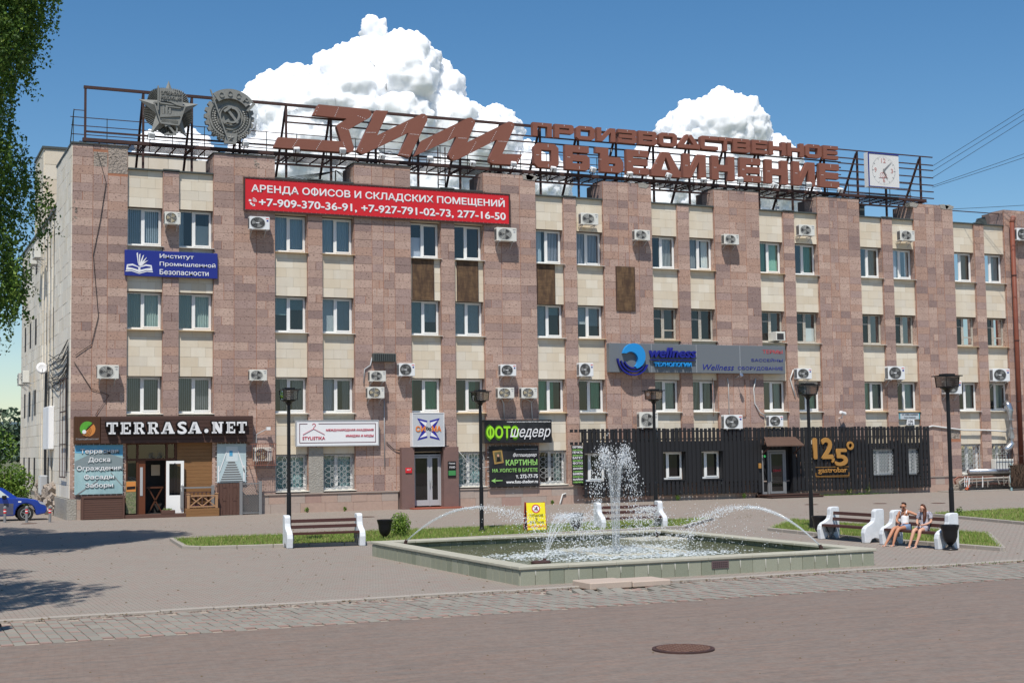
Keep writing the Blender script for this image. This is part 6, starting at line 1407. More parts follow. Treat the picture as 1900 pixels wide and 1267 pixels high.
weed(8.0, -21.7, 1.1, 'bright green shrub beside the black urn in the grass strip', 1700, [M_leaf[2], M_leaf[2], M_leaf[1]])
wl = [(43.9, -.35, .75, 'leafy weed at the foot of the charcoal cladding, larger one near its right end'), (42.6, -.35, .6, 'leafy weed at the foot of the charcoal cladding, left neighbour of the largest'), (35.5, -.4, .4, 'small weed at the plinth between lamp post and bar steps'), (31.3, -.4, .4, 'small weed at the plinth under the second cladding window'),
      (10.9, -.25, .35, 'small weed at the plinth behind the left bench'), (12.8, -.25, .3, 'tiny weed at the plinth below the second barred window'), (23.9, -.3, .3, 'tiny weed at the plinth left of the white bent pipe'), (31.5, -21.9, .5, 'tuft sticking up from the right grass bed')]
for a in wl: weed(a[0], a[1], a[2], a[3], 110)
leafcloud('weeds', 42, -.3, .04, 4.5, .12, .06, 900, .03, M_leaf, None); leafcloud('weeds', 16, -39.4, .0, 6, .06, .03, 220, .02, M_leaf, None)

# ------------------------------------------------------------------ lamp posts
def lamp(x, y, h, label):
    t = thing('street_lamp', label, 'street lamp', (x, y, 0), group='black lamp posts on the square')
    MB().lathe([(.13, -.05), (.13, .12), (.075, .16), (.072, 1.6), (.058, 1.65), (.055, h-.55), (.05, h-.5)], 14).build('post', M_black, t, smooth=False)
    MB().lathe([(.05, h-.52), (.10, h-.42), (.20, h-.37), (.22, h-.34), (.05, h-.34)], 14).build('neck', M_black, t)
    r_ = .24; mb = MB()
    for sx in (-1, 1):
        for sy in (-1, 1): mb.bar((sx*r_*.9, sy*r_*.9, h-.34), (sx*r_, sy*r_, h-.03), .018)
    mb.bar((-r_*.9, -r_*.9, h-.33), (r_*.9, -r_*.9, h-.33), .02).bar((-r_*.9, r_*.9, h-.33), (r_*.9, r_*.9, h-.33), .02).bar((-r_*.9, -r_*.9, h-.33), (-r_*.9, r_*.9, h-.33), .02).bar((r_*.9, -r_*.9, h-.33), (r_*.9, r_*.9, h-.33), .02)
    mb.build('lantern_frame', M_black, t)
    mb = MB(); 
    for (a, b) in (((-1, -1), (1, -1)), ((1, -1), (1, 1)), ((1, 1), (-1, 1)), ((-1, 1), (-1, -1))):
        mb.add([(a[0]*r_*.88, a[1]*r_*.88, h-.33), (b[0]*r_*.88, b[1]*r_*.88, h-.33), (b[0]*r_*.97, b[1]*r_*.97, h-.04), (a[0]*r_*.97, a[1]*r_*.97, h-.04)], [(0, 1, 2, 3)])
    mb.build('lantern_glass', glass_l, t)
    mb = MB()
    for q in range(4): mb.lathe([(.11, h-.28+q*.06), (.07, h-.25+q*.06), (.11, h-.285+q*.06)], 10)
    mb.build('louvre', M_white, t, kind='stuff')
    MB().prism([(-.31, -.31), (.31, -.31), (.31, .31), (-.31, .31)], h-.03, h+.0, 'z').prism([(-.16, -.16), (.16, -.16), (.16, .16), (-.16, .16)], h, h+.05, 'z').build('roof_plate', M_black, t)
glass_l = glassmat('lamp_glass', (.62, .58, .54), .08)
lamp(3.93, -22.8, 4.9, 'black lamp post behind the leftmost bench'); lamp(11.35, -20.75, 4.95, 'black lamp post standing in the grass strip by the portal door'); lamp(18.0, -21.3, 4.98, 'black lamp post behind the bench hidden by the fountain')
lamp(20.85, -26.8, 4.95, 'black lamp post beside the urn left of the empty right bench'); lamp(20.35, -34.25, 4.87, 'black lamp post behind the urn next to the seated women')

# ------------------------------------------------------------------ benches, urns
def bench(name_loc, rz, L_, label):
    t = thing('park_bench', label, 'bench', name_loc, rz, 'white ended benches around the fountain')
    prof = [(-.45, 0), (-.475, .30), (-.44, .42), (-.36, .50), (-.22, .56), (-.12, .63), (-.08, .74), (-.07, .92), (-.03, .975), (.05, .99), (.24, .99), (.27, .96), (.27, 0), (.13, 0), (.06, .10), (-.08, .14), (-.2, .10), (-.27, 0)]
    for sx in (-1, 1):
        x = sx*(L_/2-.09); mb = MB(); mb.prism(prof, x-.09, x+.09, 'x'); o = mb.build('end_support', M_wpaint, t)
        bv = o.modifiers.new('soft', 'BEVEL'); bv.width = .025; bv.segments = 2; bv.limit_method = 'ANGLE'
        MB().box(x-sx*.13-.02, x-sx*.13+.02, -.30, .10, .22, .43).bar((x-sx*.13, -.3, .4), (x-sx*.13, -.08, .02), .04).bar((x-sx*.13, .05, .4), (x-sx*.13, -.08, .02), .04).build('bracket', M_grey, t)
    me = MB().bbox(-L_/2+.18, L_/2-.18, -.045, .045, -.02, .02, .006)
    ms = me.mesh('seat_slat', M_slat)
    for q in range(5): o = bpy.data.objects.new('seat_slat', ms); COL.objects.link(o); o.parent = t; o.location = (0, -.36+q*.1, .455-.006*q)
    o = MB().bbox(-L_/2+.18, L_/2-.18, -.42, -.40, .40, .47, .005).build('seat_slat', M_slat, t)
    mk = MB().bbox(-L_/2+.18, L_/2-.18, -.018, .018, -.05, .05, .006).mesh('back_slat', M_slat)
    for y_, z in ((.02, .62), (.05, .80)): o = bpy.data.objects.new('back_slat', mk); COL.objects.link(o); o.parent = t; o.location = (0, y_, z); o.rotation_euler = (R(-8), 0, 0)
bench((4.78, -23.72, 0), R(-4), 2.45, 'empty bench on the left in front of the grass strip'); bench((16.6, -21.85, 0), R(-5), 2.55, 'empty bench behind the fountain water column')
bench((19.32, -31.0, 0), R(-90), 2.35, 'empty bench facing the fountain left of the seated women'); bench((19.32, -34.1, 0), R(-91), 2.6, 'bench facing the fountain with two women sitting on it')
def urn(x, y, label, s=1.):
    t = thing('litter_urn', label, 'litter bin', (x, y, 0), group='black urn bins'); 
    MB().lathe([(.2, 0), (.21, .03), (.12, .06), (.06, .10), (.055, .14), (.10, .17), (.16, .24), (.2, .36), (.215, .52), (.235, .60), (.245, .67)], 20).build('bowl', M_black, t, smooth=True)
    MB().lathe([(.225, .55), (.26, .665), (.26, .69), (.22, .69), (.2, .55)], 20).build('rim', M_black, t)
urn(7.25, -22.35, 'black urn bin beside the green shrub right of the leftmost bench'); urn(14.1, -22.6, 'black urn bin partly hidden by spray right of the yellow board'); urn(19.25, -29.45, 'black urn bin at the lamp post left of the empty right bench'); urn(19.05, -35.62, 'black urn bin in front of the last bench support by the women')

# ------------------------------------------------------------------ yellow board
t = thing('sandwich_board', 'yellow folding board forbidding bathing in the fountain', 'sign', (13.0, -21.6, 0), R(-12)); M_yel = mat('yellow_panel', (.80, .68, .02), .5)
tilt = R(11)
def onb(o): o.rotation_euler = (-tilt, 0, 0); o.location = (0, -.30, .12); return o
onb(MB().bbox(-.33, .33, -.01, .015, 0, .95, .004).build('front_panel', M_yel, t)); o = MB().bbox(-.33, .33, -.015, .01, 0, .95, .004).build('rear_panel', M_black, t); o.rotation_euler = (tilt, 0, 0); o.location = (0, .30-.0, .12)
for sx in (-1, 1):
    mb = MB(); mb.bar((sx*.33, -.32, 0), (sx*.33, -.1, 1.07), .03); mb.bar((sx*.33, .32, 0), (sx*.33, .08, 1.07), .03); mb.build('leg', mat('red_metal', (.45, .06, .03), .5), t)
mb = MB(); mb.ring(0, .74, .15, .12, -.02, -.011, 20); mb.bar((-.1, -.017, .84), (.1, -.017, .64), .025, .006); onb(mb.build('ban_symbol', M_red, t))
mb = MB(); mb.disc(0, .74, .12, -.0125, -.0105, 18); onb(mb.build('symbol_ground', M_white, t))
mb = MB(); mb.disc(.03, .78, .03, -.0165, -.013, 10); mb.prism([(-.08, .70), (.0, .76), (.06, .73), (.08, .70), (.02, .71)], -.0165, -.013); mb.prism([(-.09, .665), (.09, .665), (.09, .68), (-.09, .68)], -.0165, -.013); onb(mb.build('swimmer_symbol', M_out, t))
for s_, a, z, m_ in (('КУПАНИЕ', .24, .46, M_out), ('В', .03, .345, M_out), ('ФОНТАНЕ', .25, .225, M_out), ('ЗАПРЕЩЕНО!', .31, .08, M_red)): onb(text(s_, -a, a, z, z+.085, -.012, m_, t, bold=.008, depth=.004))

# ------------------------------------------------------------------ fountain
FT = thing('fountain_basin', 'square fountain basin of green grey stone with pale coping', 'fountain')
fx0, fx1, fy0, fy1 = 4.82, 14.24, -38.42, -28.42; HT = .41
co = .45; ox = .06
for side in range(4):
    n = 8
    a, b = ((fx0-ox, fx1+ox) if side in (0, 1) else (fy0-ox+co, fy1+ox-co))
    for q in range(n):
        u0 = a+(b-a)*q/n+.003; u1 = a+(b-a)*(q+1)/n-.003
        if side == 0: bx = (u0, u1, fy0-ox, fy0-ox+co)
        elif side == 1: bx = (u0, u1, fy1+ox-co, fy1+ox)
        elif side == 2: bx = (fx0-ox, fx0-ox+co, u0, u1)
        else: bx = (fx1+ox-co, fx1+ox, u0, u1)
        MB().bbox(*bx, HT-.07, HT+random.uniform(-.003, .003), .012).build('coping_slab', M_cope, FT)
wt = .18
core = MB(); core.box(fx0, fx1, fy0, fy0+wt, -.05, HT-.072).box(fx0, fx1, fy1-wt, fy1, -.05, HT-.072).box(fx0, fx0+wt, fy0+wt, fy1-wt, -.05, HT-.072).box(fx1-wt, fx1, fy0+wt, fy1-wt, -.05, HT-.072); core.build('basin_wall', M_lime, FT)
ut = [MB().bbox(0, .335, 0, .03, 0, HT-.075, .004).mesh('stone_tile', m_) for m_ in M_pool]
def tl(loc, rz): o = bpy.data.objects.new('stone_tile', random.choices(ut, [5, 2, 3])[0]); COL.objects.link(o); o.parent = FT; o.location = loc; o.rotation_euler = (0, 0, rz)
n = 27; dx = (fx1-fx0)/n; ny = 28; dy = (fy1-fy0)/ny
for q in range(n): tl((fx0+q*dx+.002, fy0-.03, -.02), 0)
for q in range(ny): tl((fx0-.03, fy0+(q+1)*dy-.002, -.02), -PI/2)
for q in range(n-1): tl((fx0+wt+q*dx, fy1-wt-.03, -.02), 0)
for q in range(ny-1): tl((fx1-wt-.03, fy0+wt+(q+1)*dy, -.02), -PI/2)
# lime runs on the front joints
mb = MB()
for q in range(1, n):
    if random.random() < .75:
        x = fx0+q*dx; l_ = random.uniform(.1, .24); mb.prism([(x-.018, HT-.1), (x+.018, HT-.1), (x+.006, HT-.1-l_), (x-.004, HT-.1-l_)], -.0335, -.031); 
for i in range(len(mb.v)): mb.v[i] = (mb.v[i][0], mb.v[i][1]+fy0, mb.v[i][2])
mb.build('lime_run', M_lime, FT, kind='stuff')
MB().box(fx0+.1, fx1-.1, fy0+.1, fy1-.1, -.06, .0).build('basin_floor', mat('algae_floor', (.34, .35, .20), .8, var=[(1.2, .6, (.34, .30, .18)), (5, .5, (.13, .16, .07))]), FT)
g_ = MB(); g_.bbox(9.62, 10.08, fy0-.05, fy0-.03, .14, .31, .004); g_.cur = 1
for a in range(8):
    for b in range(3): g_.box(9.66+a*.05, 9.685+a*.05, fy0-.053, fy0-.049, .17+b*.045, .19+b*.045)
g_.build('drain_plate', [mat('plum_plate', (.12, .08, .08), .6), M_black], FT)
# inner plinths
mb = MB(); cxf, cyf = 10.0, -33.6
for a in ((cxf-1.35, cxf+1.35, cyf-1.35, cyf-1.0), (cxf-1.35, cxf+1.35, cyf+1.0, cyf+1.35), (cxf-1.35, cxf-1.0, cyf-1.0, cyf+1.0), (cxf+1.0, cxf+1.35, cyf-1.0, cyf+1.0)): MB().bbox(*a, .0, .25, .02).build('plinth_stone', M_cope, FT)
MB().bbox(12.3, 13.9, -30.3, -29.0, 0, .25, .02).build('plinth_stone', M_cope, FT); MB().bbox(5.15, 6.3, -30.4, -29.1, 0, .2, .02).build('plinth_stone', M_cope, FT)
o = MB().lathe([(.22, .1), (.24, .28), (.2, .3)], 14, Matrix.Translation((6.45, -36.0, 0))).build('pump_housing', M_steel, FT)
place(FT, (9.55, -33.4, 0))
wm = bpy.data.materials.new('fountain_water'); wm.use_nodes = True; N = wm.node_tree.nodes; L = wm.node_tree.links; b = N['Principled BSDF']
b.inputs['Base Color'].default_value = (.20, .22, .12, 1); b.inputs['Roughness'].default_value = .08; b.inputs['IOR'].default_value = 1.33; b.inputs['Alpha'].default_value = .6
gp = N.new('ShaderNodeNewGeometry'); mp = N.new('ShaderNodeMapping'); mp.inputs['Scale'].default_value = (5, 5, 5); L.new(gp.outputs['Position'], mp.inputs[0])
tn = N.new('ShaderNodeTexNoise'); tn.inputs['Scale'].default_value = 1; tn.inputs['Detail'].default_value = 4; tn.inputs['Distortion'].default_value = .6; L.new(mp.outputs[0], tn.inputs[0])
bp = N.new('ShaderNodeBump'); bp.inputs['Strength'].default_value = .7; bp.inputs['Distance'].default_value = .06; L.new(tn.outputs[0], bp.inputs['Height']); L.new(bp.outputs[0], b.inputs['Normal'])
MB().box(fx0+.18, fx1-.18, fy0+.18, fy1-.18, .05, .21).build('water', wm, kind='structure')
# jets: drops and ribbons
M_drop = mat('water_drop', (.88, .90, .92), .12, spec=.6, alpha=.8); M_stream = mat('water_stream', (.62, .65, .67), .15, spec=.6, alpha=.28); M_foam = mat('foam', (.82, .86, .86), .5, alpha=.75)
ico = bmesh.new(); bmesh.ops.create_icosphere(ico, subdivisions=1, radius=1); IV = np.array([v.co[:] for v in ico.verts]); IF = np.array([[v.index for v in f.verts] for f in ico.faces]); ico.free()
def drops(name, P, r_, m, parent=None, stretch=None):
    n = len(P); r_ = np.broadcast_to(r_, (n,))[:, None, None]; V = IV[None]*r_
    if stretch is not None: V = V*stretch[:, None, :]
    V = (V+P[:, None, :]).reshape(-1, 3); Fc = (IF[None]+(np.arange(n)*len(IV))[:, None, None]).reshape(-1, 3)
    return npmesh(name, V, Fc, m, parent=parent, smooth=True, kind='stuff')
def jet(src, dst, apex, spread, label, n=1500, fan=.18):
    t = thing('water_jet', label, 'water jet', src, group='corner jets of the fountain'); s = np.array(src, float); d = np.array(dst, float)-s; d[2] = 0
    g_ = 4*apex
    def at(u, side, hs): 
        p = s+d*u[:, None]*hs[:, None]; p[:, 2] = s[2]+4*apex*hs*(u-u*u)-0.0; 
        lat = np.array([-d[1], d[0], 0])/np.linalg.norm(d); return p+lat*(side*u*spread)[:, None]
    # smooth lower stream
    nozzle = Vector((d[0], d[1], 0)).normalized(); k_ = 12; 
    for off in (-.5, 0, .5):
        u = np.linspace(0, .5, k_); P = at(u, np.full(k_, off), np.ones(k_)); mb = MB(); mb.tube([tuple(p-s) for p in P], [.014+.03*x for x in u], 7); mb.build('stream', M_stream, t, smooth=True)
    u = rng.beta(1.9, 1.3, n); side = rng.normal(0, .42, n); hs = 1+rng.normal(0, .06, n)*u; P = at(u, side, hs)-s; P += rng.normal(0, .015, (n, 3)); ok = P[:, 2]+s[2] > .2
    drops('spray', P[ok], rng.uniform(.003, .012, ok.sum())*(0.5+u[ok]), M_drop, t)
    MB().bar((0, 0, -.06), (nozzle.x*.03, nozzle.y*.03, .05), .06).bar((-nozzle.x*.07, -nozzle.y*.07, -.2), (0, 0, .02), .05).build('nozzle', M_steel, t)
jet((5.45, -29.35, .42), (8.6, -32.4, 0), .95, 1.0, 'arching water jet from the back left corner of the basin'); jet((6.75, -35.55, .26), (9.2, -33.2, 0), 1.0, 1.0, 'broad water jet rising from the front left of the basin', 2600)
jet((13.35, -29.45, .35), (11.3, -32.2, 0), .85, .9, 'arching water jet from the back right corner of the basin', 1500); jet((13.45, -37.4, .42), (10.8, -34.8, 0), .98, 1.0, 'long thin water jet from the front right corner of the basin', 1500)
CJ = thing('water_column', 'tall central water column breaking into two crowns of drops', 'water jet', (cxf-.25, cyf, .25))
n = 3600; k_ = 16; a = rng.integers(0, k_, n)*2*PI/k_+rng.normal(0, .12, n); T = rng.uniform(0, 1.45, n); v0 = 7.0+rng.normal(0, .22, n); sp = rng.uniform(.18, .75, n)*(.55+.45*np.abs(np.cos(a))); tt = T*.92
z = v0*tt-4.905*tt**2; lobe = np.sign(np.cos(a)); vx = np.where(rng.random(n) < .72, rng.normal(.48, .09, n), rng.uniform(.05, .5, n)); P = np.c_[lobe*vx*tt**1.25, np.sin(a)*sp*tt*.35, z]+rng.normal(0, .02, (n, 3))*(.3+tt[:, None]); ok = z > -.02
drops('drops', P[ok], (rng.uniform(.004, .0125, n)*(.6+.4*(tt > .55)))[ok], M_drop, CJ, stretch=np.c_[np.ones(ok.sum()), np.ones(ok.sum()), 1+rng.random(ok.sum())*1.5])
for q in range(k_):
    aa = q*2*PI/k_; pts = []
    for i in range(12):
        t_ = i/11*.55; pts.append((math.cos(aa)*(.09+.30*t_**1.5), math.sin(aa)*(.09+.25*t_**1.5), 7.0*t_-4.905*t_*t_))
    MB().tube(pts, [.009]*8+[.010]*4, 5).build('stream', M_stream, CJ, smooth=True)
# foam on the water
n = 5000; ctr = np.array([(cxf-.5, cyf+.9), (cxf+.5, cyf+.6), (8.3, -35.0), (9.0, -33.0), (10.9, -35.2), (7.2, -33.6), (10.9, -32.4), (cxf, cyf-1.7), (cxf-.1, cyf)]); c_ = rng.integers(0, len(ctr), n)
P = np.c_[ctr[c_]+rng.normal(0, 1, (n, 2))*[.75, .38], np.full(n, .215)+np.abs(rng.normal(0, .035, n))*(rng.random(n) < .5)]; st_ = np.c_[rng.uniform(1, 3, n), rng.uniform(1, 2, n), np.full(n, .5)]
drops('foam', P, rng.uniform(.006, .022, n), M_foam, None, stretch=st_)
P = np.c_[rng.normal(cxf, 1.7, 2600), rng.normal(cyf, 1.6, 2600), np.abs(rng.normal(0, .55, 2600))+.22]; P = P[(P[:, 0] > 5.3) & (P[:, 0] < 13.8) & (P[:, 1] > -38) & (P[:, 1] < -28.9)]
drops('spray_drops', P, rng.uniform(.004, .013, len(P)), M_drop, None)

# ------------------------------------------------------------------ people
def skin(name, V, E, Rd, m, parent, sub=2, root=0):
    me = bpy.data.meshes.new(name); me.from_pydata(V, E, []); o = bpy.data.objects.new(name, me); COL.objects.link(o)
    o.modifiers.new('s', 'SKIN'); sv = me.skin_vertices[0].data
    for i, r_ in enumerate(Rd): sv[i].radius = (r_, r_) if not isinstance(r_, tuple) else r_; sv[i].use_root = i == root
    sb = o.modifiers.new('b', 'SUBSURF'); sb.levels = sub; sb.render_levels = sub
    dg = bpy.context.evaluated_depsgraph_get(); m2 = bpy.data.meshes.new_from_object(o.evaluated_get(dg)); bpy.data.objects.remove(o)
    m2.materials.clear(); m2.materials.append(m); m2.name = name; m2.shade_smooth(); o = bpy.data.objects.new(name, m2); COL.objects.link(o); o.parent = parent; return o
def chainmesh(J, chains):
    """J: name->(pos, radius); chains: lists of names"""
    idx = {}; V = []; Rd = []; E = []
    for ch in chains:
        for n_ in ch:
            if n_ not in idx: idx[n_] = len(V); V.append(J[n_][0]); Rd.append(J[n_][1])
        for a, b in zip(ch, ch[1:]): E.append((idx[a], idx[b]))
    return V, E, Rd
def join_into(o, mb):
    bm = bmesh.new(); bm.from_mesh(o.data); base = len(bm.verts); vs = [bm.verts.new(v) for v in mb.v]
    for f in mb.f: 
        try: bm.faces.new([vs[i] for i in f])
        except ValueError: pass
    bm.to_mesh(o.data); bm.free(); o.data.shade_smooth()
def fingers(mb, palm, dirv, side, s=1.):
    d = Vector(dirv).normalized(); sd_ = Vector(side).normalized(); n_ = d.cross(sd_)
    for k_, (off, L_) in enumerate(((-.028, .062), (-.010, .072), (.010, .068), (.028, .055))):
        p = Vector(palm)+sd_*off+d*.02; mb.tube([p, p+d*L_*.5, p+d*L_*.85-n_*L_*.35], [.0095, .009, .007], 6)
    p = Vector(palm)-sd_*.034; mb.tube([p, p+d*.02-sd_*.025, p+d*.045-sd_*.03], [.011, .010, .008], 6)
def head(parent, hc, fwd, sk, glasses=False):
    f = Vector(fwd).normalized(); up = Vector((0, 0, 1)); up = (up-f*up.dot(f)).normalized(); rt = f.cross(up)
    mb = MB(); 
    mb.tube([hc+f*.085+up*.005, hc+f*.112-up*.022, hc+f*.09-up*.035], [.008, .014, .010], 6)
    for s_ in (-1, 1): mb.tube([hc+rt*s_*.078+up*.02-f*.005, hc+rt*s_*.086-up*.0, hc+rt*s_*.078-up*.03], [.010, .016, .008], 6)
    mb.build('nose_and_ears', sk, parent, smooth=True)
    mb = MB(); mb.tube([hc+f*.090-up*.058-rt*.022, hc+f*.098-up*.056, hc+f*.090-up*.058+rt*.022], [.004, .008, .004], 6); mb.build('mouth', mat('lips', (.42, .11, .09), .5), parent)
    mb = MB()
    for s_ in (-1, 1):
        if glasses: mb.tube([hc+f*.088+rt*s_*.014+up*.006, hc+f*.094+rt*s_*.036+up*.004, hc+f*.078+rt*s_*.060+up*.008], [.017, .021, .014], 8); mb.bar(hc+f*.07+rt*s_*.068+up*.012, hc-f*.0+rt*s_*.082+up*.015, .006)
        else: mb.tube([hc+f*.084+rt*s_*.022+up*.008, hc+f*.087+rt*s_*.036+up*.009], [.007, .007], 6); mb.bar(hc+f*.084+rt*s_*.02+up*.026, hc+f*.080+rt*s_*.05+up*.027, .006)
    mb.build('sunglasses' if glasses else 'eyes_and_brows', M_out, parent)
def seated(name, label, loc, rz, J, arms, sk, topm, lowm, fwd, hair, glasses=False, dress=False):
    t = thing(name, label, 'person', loc, rz)
    ch = [['pel', 'waist', 'chest', 'nb', 'neck', 'chin', 'hd', 'htop'], ['pel', 'hipR', 'knR', 'shR', 'anR', 'heR', 'toR'], ['pel', 'hipL', 'knL', 'shL', 'anL', 'heL', 'toL'], ['nb', 'shoR', 'elR', 'frR', 'wrR', 'paR'], ['nb', 'shoL', 'elL', 'frL', 'wrL', 'paL']]
    V, E, Rd = chainmesh(J, ch); body = skin('body', V, E, Rd, sk, t)
    mb = MB(); fingers(mb, J['paR'][0], arms[0], (1, 0, 0)); fingers(mb, J['paL'][0], arms[1], arms[2] if len(arms) > 2 else (-1, 0, 0)); join_into(body, mb)
    hc = Vector(J['hd'][0]); head(t, hc, fwd, sk, glasses)
    # clothes
    q = lambda n_, r_, dz=0: (J[n_][0], r_)
    if dress:
        K = {'a': q('hipR', .115), 'b': q('pel', (.15, .13)), 'c': q('hipL', .115), 'w': q('waist', (.125, .115)), 'ch': q('chest', (.14, .125)), 'n': ((J['nb'][0][0], J['nb'][0][1], J['nb'][0][2]-.035), (.09, .08)), 'sR': q('shoR', .072), 'sL': q('shoL', .072),
             'eR': (tuple(Vector(J['shoR'][0]).lerp(Vector(J['elR'][0]), .75)), .065), 'eL': (tuple(Vector(J['shoL'][0]).lerp(Vector(J['elL'][0]), .75)), .065),
             'kR': (tuple(Vector(J['hipR'][0]).lerp(Vector(J['knR'][0]), .6)), .105), 'kL': (tuple(Vector(J['hipL'][0]).lerp(Vector(J['knL'][0]), .6)), .105)}
        V, E, Rd = chainmesh(K, [['b', 'w', 'ch', 'n'], ['b', 'a', 'kR'], ['b', 'c', 'kL'], ['n', 'sR', 'eR'], ['n', 'sL', 'eL']]); skin('dress', V, E, Rd, topm, t)
    else:
        K = {'b': q('pel', (.145, .125)), 'w': q('waist', (.122, .108)), 'ch': q('chest', (.135, .12)), 'n': ((J['nb'][0][0], J['nb'][0][1]-.01, J['nb'][0][2]-.07), (.09, .07))}
        V, E, Rd = chainmesh(K, [['b', 'w', 'ch', 'n']]); skin('vest_top', V, E, Rd, topm, t)
        st_ = MB()
        for s_ in (-1, 1): st_.tube([(s_*.085, J['chest'][0][1]-.115, J['chest'][0][2]+.07), (s_*.085, J['nb'][0][1]-.05, J['nb'][0][2]+.03), (s_*.08, J['nb'][0][1]+.06, J['nb'][0][2]-.02)], .016, 6)
        st_.build('shoulder_strap', topm, t)
        K = {'b': q('pel', (.15, .12)), 'a': q('hipR', .11), 'c': q('hipL', .11), 'kR': (tuple(Vector(J['hipR'][0]).lerp(Vector(J['knR'][0]), .45)), .098), 'kL': (tuple(Vector(J['hipL'][0]).lerp(Vector(J['knL'][0]), .45)), .098)}
        V, E, Rd = chainmesh(K, [['b', 'a', 'kR'], ['b', 'c', 'kL']]); skin('shorts', V, E, Rd, lowm, t)
    for s_ in 'RL':
        h_, to = Vector(J['he'+s_][0]), Vector(J['to'+s_][0]); d = (to-h_).normalized(); mb = MB(); mb.bar(h_-d*.05-Vector((0, 0, .032)), to+d*.05-Vector((0, 0, .03)), .085, .02); mb.bar(h_.lerp(to, .7)-Vector((.045, 0, -.01)), h_.lerp(to, .7)+Vector((.045, 0, .01)), .02); mb.bar(Vector(J['an'+s_][0])+Vector((-.04, 0, -.01)), Vector(J['an'+s_][0])+Vector((.04, 0, -.01)), .018)
        mb.build('sandal', M_white if s_ == 'R' else M_wpaint, t)
    hair(t, hc); return t
def JJ(**k):
    base = dict(pel=((0, 0, .56), (.13, .11)), waist=((0, .03, .70), (.105, .09)), chest=((0, .05, .88), (.125, .105)), nb=((0, .05, 1.0), (.06, .055)), neck=((0, .03, 1.05), .045), chin=((0, -.0, 1.09), (.05, .055)), hd=((0, -.01, 1.16), (.074, .085)), htop=((0, .0, 1.215), (.055, .065)),
        hipR=((-.085, -.06, .54), .09), hipL=((.085, -.06, .54), .09), knR=((-.1, -.44, .52), .058), knL=((.09, -.45, .52), .058), shR=((-.12, -.50, .36), .052), shL=((.09, -.50, .36), .052), anR=((-.14, -.56, .09), .032), anL=((.09, -.54, .09), .032), heR=((-.14, -.56, .05), .034), heL=((.09, -.54, .05), .034), toR=((-.15, -.70, .04), .026), toL=((.1, -.68, .04), .026),
        shoR=((-.165, .05, .975), .05), shoL=((.165, .05, .975), .05), elR=((-.22, -.02, .74), .037), elL=((.22, -.02, .74), .037), frR=((-.16, -.12, .69), .034), frL=((.16, -.12, .69), .034), wrR=((-.05, -.25, .66), .024), wrL=((.06, -.24, .66), .024), paR=((-.01, -.28, .66), (.034, .018)), paL=((.03, -.28, .66), (.034, .018)))
    base.update(k); return base
def hair1(t, hc):
    skin('hair', [tuple(hc+Vector(v)) for v in ((0, -.035, .075), (0, .02, .085), (0, .07, .05), (0, .09, .0), (0, .11, -.03))], [(0, 1), (1, 2), (2, 3), (3, 4)], [(.055, .03), (.078, .045), (.075, .05), (.05, .04), (.025, .03)], M_hair, t, 2)
def hair2(t, hc):
    skin('hair', [tuple(hc+Vector(v)) for v in ((.0, -.03, .08), (.01, .03, .08), (.03, .06, .0), (.07, .03, -.1), (.09, -.04, -.25), (.08, -.09, -.40)) ]+[tuple(hc+Vector(v)) for v in ((-.04, .07, -.1), (-.03, .10, -.25), (.0, .11, -.38))], [(0, 1), (1, 2), (2, 3), (3, 4), (4, 5), (2, 6), (6, 7), (7, 8)],
         [(.055, .035), (.085, .06), (.09, .06), (.06, .045), (.055, .035), (.02, .015), (.06, .04), (.06, .035), (.03, .02)], M_hair2, t, 2)
w1 = seated('person', 'woman in white vest top and denim shorts on the right bench, wearing sunglasses', (19.25, -33.5, -.03), R(-64), JJ(anR=((-.26, -.74, .09), .032), heR=((-.26, -.75, .05), .034), toR=((-.29, -.88, .045), .026), shR=((-.18, -.58, .34), .052), knR=((-.13, -.44, .535), .058),
    knL=((.02, -.46, .53), .058), shL=((-.03, -.55, .36), .052), anL=((-.07, -.64, .09), .032), heL=((-.07, -.64, .05), .034), toL=((-.10, -.78, .04), .026), elL=((.36, .06, .90), .037), frL=((.45, .06, .93), .034), wrL=((.56, .05, .94), .024), paL=((.60, .04, .94), (.034, .018)), elR=((-.23, -.04, .74), .037), wrR=((-.02, -.26, .67), .024), paR=((.02, -.29, .66), (.034, .018)),
    chin=((0, -.03, 1.085), (.05, .055)), hd=((.0, -.04, 1.155), (.074, .085)), htop=((0, -.02, 1.215), (.055, .065))), ((.4, -.9, -.1), (1, 0, -.2), (0, 1, 0)), M_skin, M_top, M_denim, (0.0, -.9, -.42), hair1, True)
w2 = seated('person', 'long haired woman in a patterned dress sitting beside the woman in the white top', (19.25, -34.36, -.03), R(-68), JJ(chin=((-.03, -.04, 1.06), (.05, .055)), hd=((-.03, -.05, 1.13), (.074, .085)), htop=((-.02, -.03, 1.19), (.055, .065)),
    anL=((.03, -.62, .09), .032), heL=((.03, -.62, .05), .034), toL=((.02, -.76, .04), .026), anR=((-.17, -.60, .09), .032), heR=((-.17, -.60, .05), .034), toR=((-.2, -.74, .04), .026)), ((.3, -.9, -.1), (-.3, -.9, -.1)), M_skin2, M_dress, M_dress, (-.45, -.75, -.5), hair2, False, True)
for w_, h_ in ((w1, (.03, -.33, .67)), (w2, (.0, -.33, .665))):
    o = MB().bbox(h_[0]-.035, h_[0]+.035, h_[1]-.07, h_[1]+.06, h_[2]+.015, h_[2]+.025, .003).build('telephone', M_black, None); o.location = w_.location; o.rotation_euler = w_.rotation_euler
    tag(o, 'dark phone in the lap of the woman in the %s' % ('white top' if w_ is w1 else 'patterned dress'), 'phone')
